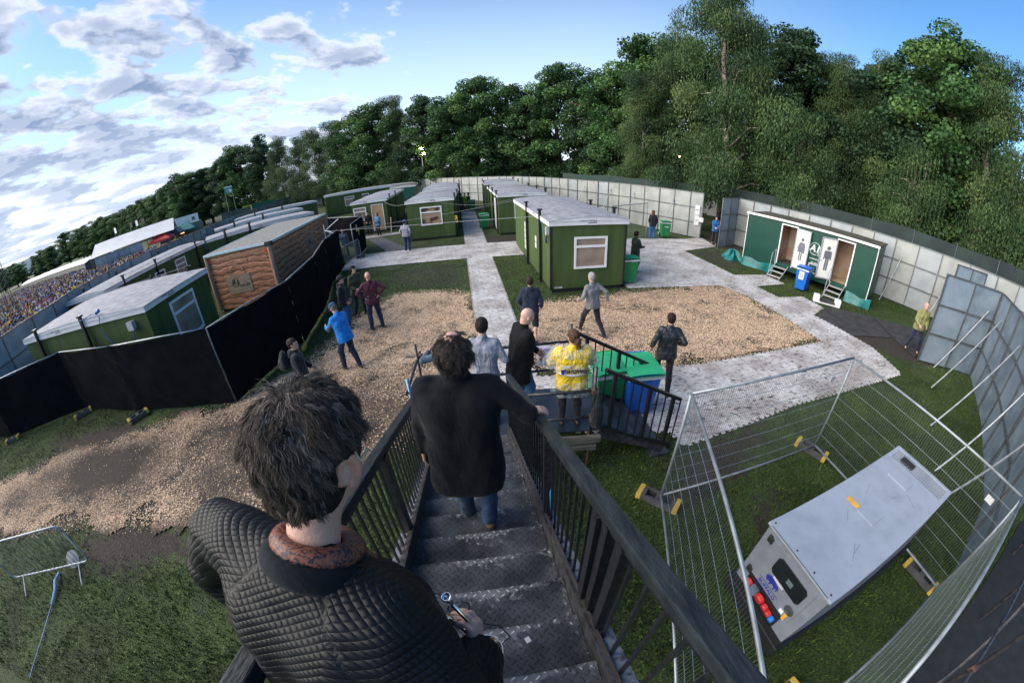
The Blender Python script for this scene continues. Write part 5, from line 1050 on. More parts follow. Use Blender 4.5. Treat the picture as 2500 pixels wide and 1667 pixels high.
# ------------------------------------------------------------------ the stairs we stand on
def tread_mat():
    m, nt, P, N, L = _nodes('chequer_plate')
    tc = N('ShaderNodeTexCoord'); sp = N('ShaderNodeSeparateXYZ'); L(tc.outputs['Object'], sp.inputs[0])
    def M_(op, a, b=None, c=None):
        n = N('ShaderNodeMath'); n.operation = op
        for i, v in enumerate((a, b, c)):
            if v is None: continue
            if isinstance(v, (int, float)): n.inputs[i].default_value = v
            else: L(v, n.inputs[i])
        return n.outputs[0]
    X, Y = sp.outputs[0], sp.outputs[1]
    # two sets of raised bars, turned to each other, in alternate cells
    k = 24.
    u = M_('MULTIPLY', M_('ADD', X, Y), k * .7071); v = M_('MULTIPLY', M_('SUBTRACT', X, Y), k * .7071)
    fu, fv = M_('SUBTRACT', M_('FRACT', u), .5), M_('SUBTRACT', M_('FRACT', v), .5)
    par = M_('MODULO', M_('ADD', M_('ADD', M_('FLOOR', u), M_('FLOOR', v)), 1000.), 2.)
    a = M_('ADD', M_('POWER', M_('DIVIDE', fu, .42), 2.), M_('POWER', M_('DIVIDE', fv, .13), 2.)); b = M_('ADD', M_('POWER', M_('DIVIDE', fu, .13), 2.), M_('POWER', M_('DIVIDE', fv, .42), 2.))
    e = M_('ADD', M_('MULTIPLY', a, par), M_('MULTIPLY', b, M_('SUBTRACT', 1., par)))
    hgt = N('ShaderNodeMapRange'); hgt.interpolation_type = 'SMOOTHSTEP'; L(e, hgt.inputs[0]); hgt.inputs[1].default_value = 1.25; hgt.inputs[2].default_value = .5
    def noise(s, d=6, st=(1, 1, 1)):
        mp = N('ShaderNodeMapping'); mp.inputs['Scale'].default_value = st; L(tc.outputs['Object'], mp.inputs[0]); n = N('ShaderNodeTexNoise'); n.inputs['Scale'].default_value = s; n.inputs['Detail'].default_value = d; L(mp.outputs[0], n.inputs[0]); return n.outputs['Fac']
    r = N('ShaderNodeValToRGB'); L(noise(5, 8), r.inputs[0]); q = r.color_ramp.elements; q[0].position = .35; q[0].color = (.022, .025, .032, 1); q[1].position = .7; q[1].color = (.095, .10, .115, 1)
    at = N('ShaderNodeAttribute'); at.attribute_name = 'wear'
    wn = M_('MULTIPLY_ADD', noise(28, 6), 1.5, -.75)
    wr = N('ShaderNodeMapRange'); L(M_('ADD', at.outputs['Fac'], wn), wr.inputs[0]); wr.inputs[1].default_value = .42; wr.inputs[2].default_value = .62
    w2 = M_('MULTIPLY', wr.outputs[0], M_('ADD', M_('MULTIPLY', hgt.outputs[0], .8), .2))
    mx = N('ShaderNodeMix'); mx.data_type = 'RGBA'; L(w2, mx.inputs[0]); L(r.outputs[0], mx.inputs[6]); mx.inputs[7].default_value = (.60, .60, .62, 1)
    L(mx.outputs[2], P.inputs['Base Color']); mr = N('ShaderNodeMapRange'); L(noise(9, 5), mr.inputs[0]); mr.inputs[3].default_value = .28; mr.inputs[4].default_value = .6; L(mr.outputs[0], P.inputs['Roughness']); P.inputs['Metallic'].default_value = .25
    b1 = N('ShaderNodeBump'); b1.inputs['Distance'].default_value = .012; b1.inputs['Strength'].default_value = 1; L(hgt.outputs[0], b1.inputs['Height']); b2 = N('ShaderNodeBump'); b2.inputs['Distance'].default_value = .004; b2.inputs['Strength'].default_value = .5; L(noise(120, 4), b2.inputs['Height']); L(b1.outputs[0], b2.inputs['Normal']); L(b2.outputs[0], P.inputs['Normal']); return m
TREAD = tread_mat()
STR = mat('worn_steel_stringer', (.055, .055, .06), rough=.55, c2=(.018, .018, .02), scale=14, bump=.4, bscale=50, lo=.4, hi=.6)
ANG_ = mat('chipped_grey_flange', (.16, .18, .22), rough=.5, c2=(.05, .055, .065), scale=22, bump=.3, lo=.4, hi=.55)
MOSS = mat('moss', (.035, .055, .01), rough=.95, c2=(.02, .03, .01), scale=25, bump=.6)
HR = mat('painted_handrail', (.010, .014, .018), rough=.42, c2=(.028, .034, .038), scale=9, stretch=(3, .6, 1), spec=.35, bump=.35, bscale=22)
st = empty('black_stairs', (.17, 1.74, 0), 0, 'wide black steel stairs with chequer plate treads under the two men going down', 'stairs')
R0 = A3(.172, 1.737, 1.908); DD = A3(.041, -.315, .141); WW = A3(-.998, -.135, 0); so = A3(.17, 1.74, 0)
K0, K1 = -7, 7
for k in range(K0, K1 + 1):
    # tread k: front nosing at R0 + k*DD, running back (towards us and up) under the next riser
    a = R0 + DD * k; nx = DD * A3(1, 1, 0)
    def f(u, v, a=a): p = a + WW * u + nx * v * 1.02; return tuple(p - so + A3(0, 0, 0))
    nu, nv = 40, 12
    vs = [f(i / nu, j / nv) for i in range(nu + 1) for j in range(nv + 1)]; kk = nv + 1
    F = [(i * kk + j, i * kk + j + 1, (i + 1) * kk + j + 1, (i + 1) * kk + j) for i in range(nu) for j in range(nv)]
    uv = np.array([(i / nu, j / nv) for i in range(nu + 1) for j in range(nv + 1)])
    cen = np.exp(-((uv[:, 0] - .45) / .25) ** 2) * np.exp(-((uv[:, 1] - .15) / .35) ** 2) * .42 + np.exp(-(uv[:, 1] / .10) ** 2) * .55 * np.exp(-((uv[:, 0] - .5) / .42) ** 2) + np.exp(-(uv[:, 0] / .1) ** 2) * .28
    cen *= {2: 1.3, 4: 1.4, 5: 1.6}.get(k, 1.1)
    # nosing face and underside
    me_v = np.array(vs + [tuple(np.array(f(i / nu, 0)) - A3(0, 0, .045)) for i in range(nu + 1)] + [tuple(np.array(f(i / nu, 0)) - A3(0, 0, .045) + nx * .06) for i in range(nu + 1)]); n0 = len(vs); n1_ = n0 + nu + 1
    F += [(i * kk, (i + 1) * kk, n0 + i + 1, n0 + i) for i in range(nu)] + [(n0 + i, n0 + i + 1, n1_ + i + 1, n1_ + i) for i in range(nu)]
    npmesh('tread', me_v, np.array(F), TREAD, st, attrs={'wear': np.concatenate([cen, cen[::kk] * 1.2, cen[::kk] * 0])})
    rb = MB(); b = a + nx * 1.0; rb.quad(*[tuple(p - so) for p in (b, b + WW, b + WW + A3(0, 0, DD[2] - .045), b + A3(0, 0, DD[2] - .045))]); rb.build('riser', STR, st)
def along(off, h, k): p = R0 + DD * k + unit(A3(DD[1], -DD[0], 0)) * -off * -1; return p
nr = unit(A3(-DD[1], DD[0], 0))      # to the right of the stairs
def rp(k, off, h): return R0 + DD * k + nr * off + A3(0, 0, h) - so
def lp_(k, off, h): return R0 + WW + DD * k - nr * off + A3(0, 0, h) - so
for fn, sd_ in ((rp, 1), (lp_, -1)):
    kb, ke = K0 - .2, 7.5
    MB().bar(fn(kb, .012, -.02), fn(ke, .012, -.02), .015, .27).build('stringer', STR, st)
    MB().bar(fn(kb, .03, .115), fn(ke, .03, .115), .03, .012).build('moss_line', MOSS, st)
    MB().bar(fn(kb, .075, .085), fn(ke, .075, .085), .085, .012).build('flange', ANG_, st)
    MB().bar(fn(kb, .03, .10), fn(ke, .03, .10), .022, .05).build('timber_strip', mat('weathered_strip', (.07, .055, .05), rough=.85, c2=(.03, .028, .028), scale=20), st)
    hk = kb + .1
    MB().bar(fn(hk, .05, .985), fn(ke, .05, .985), .072, .05).build('handrail', HR, st, bevel=.008)
    MB().bar(fn(hk, .05, .94), fn(ke, .05, .94), .045, .03).build('top_channel', BLACKM, st)
    t = hk + .35; i = 0
    while t < 5.6:
        if t < 3.2 and not (-.35 < t < .1 or 2.4 < t < 2.95):
            MB().bar(fn(t, .062, .09), fn(t, .052, .94), .016, .016).build('baluster', BLACKM, st); t += .31
        elif t >= 3.2:
            MB().bar(fn(t, .062, .09), fn(t, .052, .94), .016, .016).build('baluster', BLACKM, st); t += .36
        else:
            MB().bar(fn(t + .1, .06, -.02), fn(t + .1, .052, .95), .075, .075).build('newel_post', BLACKM, st); t += .42 if t < 1 else .33
    MB().bar(fn(3.05, .06, .02), fn(3.05, .052, .95), .07, .06).build('newel_post', BLACKM, st); MB().bar(fn(3.45, .06, .02), fn(3.45, .052, .95), .07, .06).build('newel_post', BLACKM, st)
    MB().bar(fn(kb + .12, .05, -.2), fn(kb + .12, .05, 1.0), .06, .06).build('newel_post', BLACKM, st)
    MB().bar(fn(kb + .3, .085, -1.0), fn(kb + .3, .085, .0), .07, .07).build('leg', BLACKM, st); MB().bar(fn(3, .085, -2.37), fn(3, .085, .0), .07, .07).build('leg', BLACKM, st)
MB().tube([rp(-.2, .05, .8), rp(.0, .07, .3), rp(.1, .09, -.2), rp(.6, .11, -1.2), rp(.5, .11, -1.9)], .012, 6).build('blue_hose', mat('bright_blue_hose', (.02, .30, .65), rough=.35), st)
MB().box(tuple(rp(3.35, -.3, .006)), (.028, .032, .002), .5).build('paper_scrap', PAPER, st)
# stage deck behind the camera is out of sight; the scaffold beside it shows in the lower corner
SC = mat('scaffold_tube', (.035, .04, .05), rough=.4, metal=.6, c2=(.10, .09, .09), scale=12)
sf = empty('stage_scaffold', (5.6, -1.2, 0), 0, 'dark scaffold tubes of the stage crossing the lower corner', 'scaffold')
so2 = A3(5.6, -1.2, 0)
for a, b in (((4.3, -.75, 0), (4.3, -.75, 4.2)), ((6.4, -.5, 0), (6.4, -.5, 4.2)), ((8.4, -.1, 0), (8.4, -.1, 4.0)), ((4.0, -.8, 1.1), (9.2, .05, 1.1)), ((4.0, -.8, 2.6), (9.2, .05, 2.6)), ((4.3, -.75, .2), (6.4, -.5, 2.5)), ((6.4, -.5, 2.5), (8.4, -.1, .3)), ((4.6, -2.4, 1.9), (8.8, -.3, 1.0)), ((3.4, -2.2, 1.1), (8.6, -1.4, 1.1))):
    MB().tube([A3(*a) - so2, A3(*b) - so2], .024, 8).build('scaffold_pole', SC, sf)
for p in ((4.3, -.75, 1.1), (6.4, -.5, 1.1), (6.4, -.5, 2.55), (8.4, -.1, 1.1), (4.3, -.75, 2.6)): MB().box(tuple(A3(*p) - so2), (.09, .07, .09)).build('coupler', mat('rusty_coupler', (.12, .07, .05), rough=.7, metal=.3), sf)
flat('flat_sheet', [(2.6, -.75), (9.5, .25), (12, -.5), (12, -5), (2.6, -5)], -.02, .006, mat('stage_shade_black', (.008, .009, .011), rough=.8, c2=(.015, .017, .02), bump=.5, bscale=5), label='black sheet painting in the shade under the stage scaffold', cat='painted shade')  # near-black sheet paints in the shade on the ground below the stage
# ------------------------------------------------------------------ landing and lower flight
DECK = mat('wet_black_deck', (.045, .055, .07), rough=.28, c2=(.02, .024, .03), scale=3, bump=.15, bscale=120, spec=.6)
ld = empty('landing', (0, 4.5, 0), 0, 'dark blue grey landing deck at the foot of the stairs on scaffold', 'landing')
lo_ = A3(0, 4.5, 0); LZ = .78
MB().prism([(-1.42, -.48), (1.30, -.40), (1.30, .40), (1.3, .74), (-1.46, .68)], LZ - .03, LZ).build('deck', DECK, ld)
MB().bb(-1.4, 1.25, -.56, -.5, LZ - .13, LZ - .02).build('front_board', mat('weathered_board', (.16, .15, .12), rough=.85, c2=(.06, .055, .045), scale=9, stretch=(.3, 2, 2)), ld); MB().bb(-.1, 1.2, -.54, -.47, LZ - .3, LZ - .2).build('board', mat('weathered_board', (.16, .15, .12)), ld)
def rail(a, b, r=.024, m=None, name='scaffold_rail'): MB().tube([A3(*a) - lo_, A3(*b) - lo_], r, 10).build(name, m or SC, ld, smooth=True)
RUST = mat('rusty_tube', (.14, .065, .04), rough=.7, metal=.3, c2=(.07, .05, .045), scale=15)
rail((1.11, 4.05, 0), (1.11, 4.05, .72), m=RUST); rail((1.11, 4.05, .72), (1.10, 4.03, 1.92)); rail((.97, 5.3, 0), (.97, 5.3, 1.96)); rail((-1.52, 4.98, 0), (-1.52, 4.98, 1.89)); rail((-1.46, 4.12, 0), (-1.46, 4.12, 1.8), m=mat('blue_steel', (.12, .25, .38), rough=.35, metal=.5))
rail((-1.75, 5.12, 1.60), (1.15, 5.3, 1.66)); rail((-1.6, 5.16, 1.08), (1.1, 5.3, 1.14)); rail((.08, 4.07, 1.50), (1.2, 4.07, 1.52)); rail((.1, 4.07, 1.03), (1.15, 4.07, 1.05)); rail((-1.5, 4.05, 1.6), (-1.54, 5.25, 1.6))
for p in ((1.11, 4.06, 1.52), (1.11, 4.06, 1.05), (.97, 5.31, 1.65), (.97, 5.31, 1.13), (-1.52, 5.1, 1.6), (1.11, 4.06, .7)): MB().box(tuple(A3(*p) - lo_), (.09, .09, .08)).build('coupler', mat('rusty_coupler', (.12, .07, .05)), ld, bevel=.01)
bag = MB(); bag.lathe(tuple(A3(1.17, 4.02, .88) - lo_), [(0, 0), (.07, .03), (.10, .15), (.085, .35), (.03, .55), (.02, .75)], 12); bag = bag.build('hanging_bag', cloth('black_bag', (.012, .014, .02), folds=.8), smooth=True); bag.location = tuple(lo_); tag(bag, 'black cloth bag hanging from the scaffold post by the woman in yellow', 'bag')
# paper notices tied to the far rail
for k, (x, w_, h_) in enumerate(((.18, .3, .24), (.5, .24, .32), (.8, .3, .26))):
    o = MB(); o.grid(lambda u, v: ((u - .5) * w_, -.03 + .012 * math.sin(v * 4 + u * 3 + k), -v * h_), 6, 6); o = o.build('notice_sheet', mat('lilac_paper', (.62, .62, .74), rough=.5, var=.02)); o.location = (x, 5.2, 1.65); o.rotation_euler = (R(-25), 0, R(5))
    tag(o, ['notice with green and red bars hung on the far rail', 'notice with small colour pictures hung on the far rail', 'blank looking notice nearest the post on the far rail'][k], 'notice')
    if k == 0:
        for j, c in enumerate(('bin_green', 'red_paint', 'red_paint')): MB().bb(-.13, .02, -.05, -.0335 - .012, -.07 - j * .04, -.055 - j * .04).build('lettering', mat(c, (.5, .05, .05)), o)
    if k == 1:
        for j in range(3):
            MB().bb(-.09, -.03, -.052, -.046, -.09 - j * .075, -.04 - j * .075).build('picture', mat(('pic_red', 'pic_blue', 'pic_brown')[j], ((.5, .15, .12), (.15, .2, .4), (.3, .15, .08))[j]), o); MB().bb(-.01, .07, -.052, -.046, -.08 - j * .075, -.05 - j * .075).build('lettering', mat('pale_print', (.5, .3, .55)), o)
ls = empty('lower_steps', (1.30, 4.58, 0), R(9), 'short flight of black steps with railings from the landing to the paving', 'stairs')
NS = 4
for k in range(NS):
    z = LZ - .155 * (k + 1); MB().bb(.27 * k, .27 * (k + 1) + .02, -.44, .62, z - .03, z).build('tread', DECK, ls); MB().bb(.27 * k - .006, .27 * k + .006, -.44, .62, z, z + .13).build('riser', STR, ls)
for yy, nm in ((-.47, 'near'), (.66, 'far')):
    a0, b0 = A3(-.12, yy, LZ + .05), A3(1.28, yy, .06); up = A3(0, 0, 1)
    MB().bar(a0, b0, .06, .05).build('bottom_rail', BLACKM, ls, bevel=.006); MB().bar(a0 + up * 1.0, b0 + up * .98, .06, .05).build('handrail', BLACKM, ls, bevel=.006)
    for j in range(10):
        t = (j + .0) / 9; p = a0 + (b0 - a0) * t; w_ = .055 if j in (1, 5, 8) else .018
        MB().bar(p, p + up * .99, w_, w_).build('baluster' if w_ < .03 else 'newel_post', BLACKM, ls)
    MB().bar(a0 - up * .12, b0 - up * .04, .03, .2).build('stringer', STR, ls)
MB().bb(.85, 1.2, -.62, -.3, 0, .05).build('foot_pad', STR, ls)
# ------------------------------------------------------------------ lines between the cabins
CAB = mat('grey_rope', (.32, .32, .34), rough=.6); CABB = mat('black_cable', (.02, .02, .02), rough=.5)
def line(a, b, sag, label, m=CAB, r=.008, name='overhead_line', n=14):
    a = A3(*a); b = A3(*b); o = MB().tube([a + (b - a) * t - A3(0, 0, sag * 4 * t * (1 - t)) - a for t in np.linspace(0, 1, n)], r, 5).build(name, m); o.location = a; return tag(o, label, 'cable', 'lines strung between the cabins')
line((-9.3, 17.7, 2.0), (1.0, 13.4, 2.48), .12, 'upper pale line from the fence post to the search cabin'); line((-9.3, 17.7, 1.95), (.6, 19.8, 2.45), .25, 'pale line from the fence post sagging to the second cabin')
line((-9.3, 17.7, 1.98), (-12.0, 16.5, 2.6), .02, 'short pale line from the fence post over the log container'); line((-4.6, 22.6, 2.5), (.3, 22.6, 2.2), .35, 'pale line sagging across the straight path between two cabins')
line((-8.9, 26.9, 2.35), (-6.3, 24, 2.35), .25, 'pale line looping from the open cabin to its neighbour'); line((-6.2, 25.5, 2.68), (-3.0, 26.2, 2.7), -.06, 'black cable lying across the nearer roof left of the path', CABB)
line((-.6, 26.2, 2.68), (2.6, 26.9, 2.68), -.07, 'black cable lying across the roof right of the path', CABB); line((-3.1, 30, 2.6), (-.9, 31, 2.6), .15, 'black cable crossing high over the straight path', CABB)
line((-12.6, 11.5, 2.5), (-17.5, 9.8, 2.5), .05, 'thin pale line from the log container to the near cabin roof', r=.01); line((-17.4, 11.2, 2.75), (-20.6, 20, 2.75), .1, 'black cable running along the edge of the long cabin roof', CABB)
fp = empty('fence_frame', (-9.3, 17.7, 0), 0, 'bare bent fence frame and post by the end of the log container', 'fence post')
q = MB(); q.tube([(0, 0, 0), (0, 0, 2.35)], .022, 8); q.tube([(0, 0, 2.0), (.75, .3, 2.5)], .02, 8); q.tube([(0, 0, 2.05), (.85, -.7, 1.95)], .02, 8); q.tube([(.25, .05, 0), (.25, .05, 2.0)], .018, 8); q.build('tube', mat('white_tube', (.7, .72, .74), rough=.35), fp)
o = MB().tube([(0, 0, 0), (.0, 0, 1.1)], .035, 10).build('striped_pole', mat('red_white_stripe', (.7, .1, .08), c2=(.8, .8, .8), scale=6, lo=.48, hi=.52, stretch=(.1, .1, 1), detail=0)); o.location = (-8.7, 27.1, 0); o.rotation_euler = (R(-5), R(4), 0); tag(o, 'short red and white striped pole by the open cabin door', 'pole')
o = MB().bb(-.08, .08, -.02, .02, 0, .42).build('warning_tape', mat('hazard_yellow', (.8, .5, .02), c2=(.02, .02, .02), scale=9, lo=.48, hi=.52, detail=0)); o.location = (-3.05, 22.55, 1.0); tag(o, 'yellow and black warning tape on the post left of the straight path', 'warning sign')
lt = empty('goal_like_frame', (5.6, 19.3, 0), R(35), 'empty mesh fence panel standing on the grass behind the search cabin', 'fence panel')
f = MB(); f.tube([(0, 0, 0), (0, 0, 2.1)], .021, 8); f.tube([(3.4, 0, 0), (3.4, 0, 2.1)], .021, 8); f.tube([(0, 0, 2.1), (3.4, 0, 2.1)], .021, 8); f.tube([(0, 0, .15), (3.4, 0, .15)], .021, 8); f.build('frame', TUBE, lt)
w = MB()
for k in range(1, 40): w.bar((3.4 * k / 40, 0, .15), (3.4 * k / 40, 0, 2.1), .003, .003)
w.build('mesh', mat('thin_wire', (.16, .2, .21)), lt); lt.name = 'mesh_fence_panel'
for k in range(6):
    pass
nt_ = MB().bb(-.17, .17, -.012, 0, -.9, 0)
for k, (x, y, z, h_) in enumerate(((11.92, 21.55, 2.1, 1.3), (12.12, 21.35, 1.35, .6))):
    o = MB()
    for j in range(4 if k == 0 else 1): o.bb(-.16, .16, -.01, 0, -j * .33 - .29, -j * .33)
    o = o.build('notice', PAPER); o.location = (x, y, z); o.rotation_euler = (0, 0, R(-42)); tag(o, ['column of four white notices on the hoarding at the gateway', 'single white notice at the end of the hoarding by the gateway'][k], 'notice')
# ------------------------------------------------------------------ trees
def leaf_mat(nm, a, b, c):
    m, nt, P, N, L = _nodes(nm); at = N('ShaderNodeAttribute'); at.attribute_name = 'tone'
    r = N('ShaderNodeValToRGB'); e = r.color_ramp.elements; L(at.outputs['Fac'], r.inputs[0]); e[0].color = (*a, 1); e[1].color = (*c, 1); q = e.new(.55); q.color = (*b, 1)
    L(r.outputs[0], P.inputs['Base Color']); P.inputs['Roughness'].default_value = .55; P.inputs['Specular IOR Level'].default_value = .25
    t = N('ShaderNodeBsdfTranslucent'); L(r.outputs[0], t.inputs[0]); mx = N('ShaderNodeMixShader'); mx.inputs[0].default_value = .25; L(P.outputs[0], mx.inputs[1]); L(t.outputs[0], mx.inputs[2]); L(mx.outputs[0], nt.nodes['Material Output'].inputs[0]); return m
LEAF = {'maple': leaf_mat('maple_leaf', (.032, .085, .03), (.075, .165, .055), (.15, .26, .07)), 'birch': leaf_mat('birch_leaf', (.032, .068, .030), (.072, .135, .050), (.16, .22, .08)), 'dark': leaf_mat('dark_leaf', (.022, .055, .028), (.045, .10, .045), (.09, .155, .06))}
BARK = mat('bark', (.09, .07, .055), rough=.9, var=.4, scale=6, bump=.6, stretch=(1, 1, .3)); BIRCHB = mat('birch_bark', (.38, .33, .27), rough=.8, c2=(.08, .06, .05), scale=5, bump=.3, stretch=(1, 1, 2), lo=.4, hi=.55)
def tree_kind(kind, seed, H=16., Rd=4.6, NL=34000):
    r = np.random.default_rng(seed); droop = kind == 'birch'
    # limbs
    tb = MB(); base = .35 if not droop else .26
    tb.tube([(0, 0, 0), (.1 * r.normal(), .1 * r.normal(), H * .3), (.3 * r.normal(), .3 * r.normal(), H * .62), (.3 * r.normal(), .3 * r.normal(), H * .93)], [base, base * .75, base * .45, .04], 8)
    C = []; nb_ = 22 if droop else 30
    for i in range(nb_):
        z = H * (.10 + .84 * ((i + r.random()) / nb_)); t = z / H; prof = (math.sin(math.pi * min(1, (t * .92 + .08)) ** .85) ** .6) if not droop else (1.02 - t) ** .55 * .98
        rad = Rd * prof * r.uniform(.65, 1.08); a = i * 2.4 + r.uniform(-.4, .4); e = (rad * math.cos(a), rad * math.sin(a), z + rad * (.25 if not droop else .12))
        tb.tube([(0, 0, z * .82), (e[0] * .5, e[1] * .5, z + rad * .12), e], [.11, .06, .02], 5)
        for j in range(4 if not droop else 3):
            s_ = r.uniform(.35, 1.08); C.append((e[0] * s_ + r.normal() * .5, e[1] * s_ + r.normal() * .5, z + (e[2] - z) * s_ + r.normal() * .45, r.uniform(.55, 1.15) * (1.15 - .3 * t)))
    C.append((0, 0, H * .96, .7)); C = np.array(C); n = NL
    w = C[:, 3] ** 2; ci = r.choice(len(C), n, p=w / w.sum()); d = r.normal(size=(n, 3)); d /= np.linalg.norm(d, axis=1)[:, None]; rr = C[ci, 3] * (.45 + .6 * r.random(n) ** .6)
    P = C[ci, :3] + d * rr[:, None] * np.array([1.25, 1.25, .8])
    sz = r.uniform(.19, .34, n) * (.95 if kind != 'birch' else .52)
    if droop:
        # hanging sprays under every clump
        k = int(n * .6); P[:k, 2] -= r.exponential(.7, k).clip(0, 2.4); P[:k, :2] = C[ci[:k], :2] + (P[:k, :2] - C[ci[:k], :2]) * .95
        q = np.round(P[:k, :2] / .28) * .28 + r.normal(size=(k, 2)) * .035; P[:k, :2] = q
    P[:, 2] = np.maximum(P[:, 2], 1.4 + r.random(n))
    nrm = d * .6 + r.normal(size=(n, 3)) * .6 + np.array([0, 0, .5]) * (not droop); nrm /= np.linalg.norm(nrm, axis=1)[:, None]
    u = np.cross(nrm, r.normal(size=(n, 3))); u /= np.linalg.norm(u, axis=1)[:, None]; v = np.cross(nrm, u)
    ln = sz * (1.0 if not droop else 1.25); wd = sz * (.8 if not droop else .55)
    if droop: u = u * .5 + np.array([0, 0, -.8]); u /= np.linalg.norm(u, axis=1)[:, None]
    V = np.stack([P - u * ln[:, None] * .5, P + v * wd[:, None] * .5 + u * ln[:, None] * .05, P + u * ln[:, None] * .5 + nrm * ln[:, None] * .1, P - v * wd[:, None] * .5 + u * ln[:, None] * .05], 1).reshape(-1, 3)
    tone = np.clip(.42 + .24 * r.normal(size=len(C))[ci] + .16 * r.normal(size=n), 0, 1)
    root = empty('tree', (0, 0, 0), 0, 'x', 'tree')
    tb.build('trunk', BIRCHB if droop else BARK, root, smooth=True)
    npmesh('crown', V, np.arange(4 * n).reshape(n, 4), LEAF[kind], root, attrs={'tone': np.repeat(tone, 4)})
    return root, H
KT = [tree_kind('maple', 1), tree_kind('maple', 2, 15, 5.2), tree_kind('dark', 3, 16, 4.4), tree_kind('birch', 4, 17, 4.2, 70000), tree_kind('birch', 5, 16, 4.0, 64000), tree_kind('maple', 6, 14, 4.8), tree_kind('birch', 8, 9.5, 2.7, 46000)]
used_t = set()
def tree(k, x, y, h, rz, label, name='tree', wx=1., group='trees round the site'):
    root, H0 = KT[k]; h = h * (.95 if (x, y) == (16.2, 25.6) else .88 if x < -55 else .81 if x < 12 else .86 if x < 22 else .80); s_ = h / H0
    if k in used_t: o = dup(root, (x, y, 0), rz)
    else: o = root; used_t.add(k); o.location = (x, y, 0); o.rotation_euler = (0, 0, rz)
    o.scale = (s_ * wx, s_ * wx, s_); o.name = name; o['label'] = label; o['category'] = 'tree'; o['group'] = group; return o
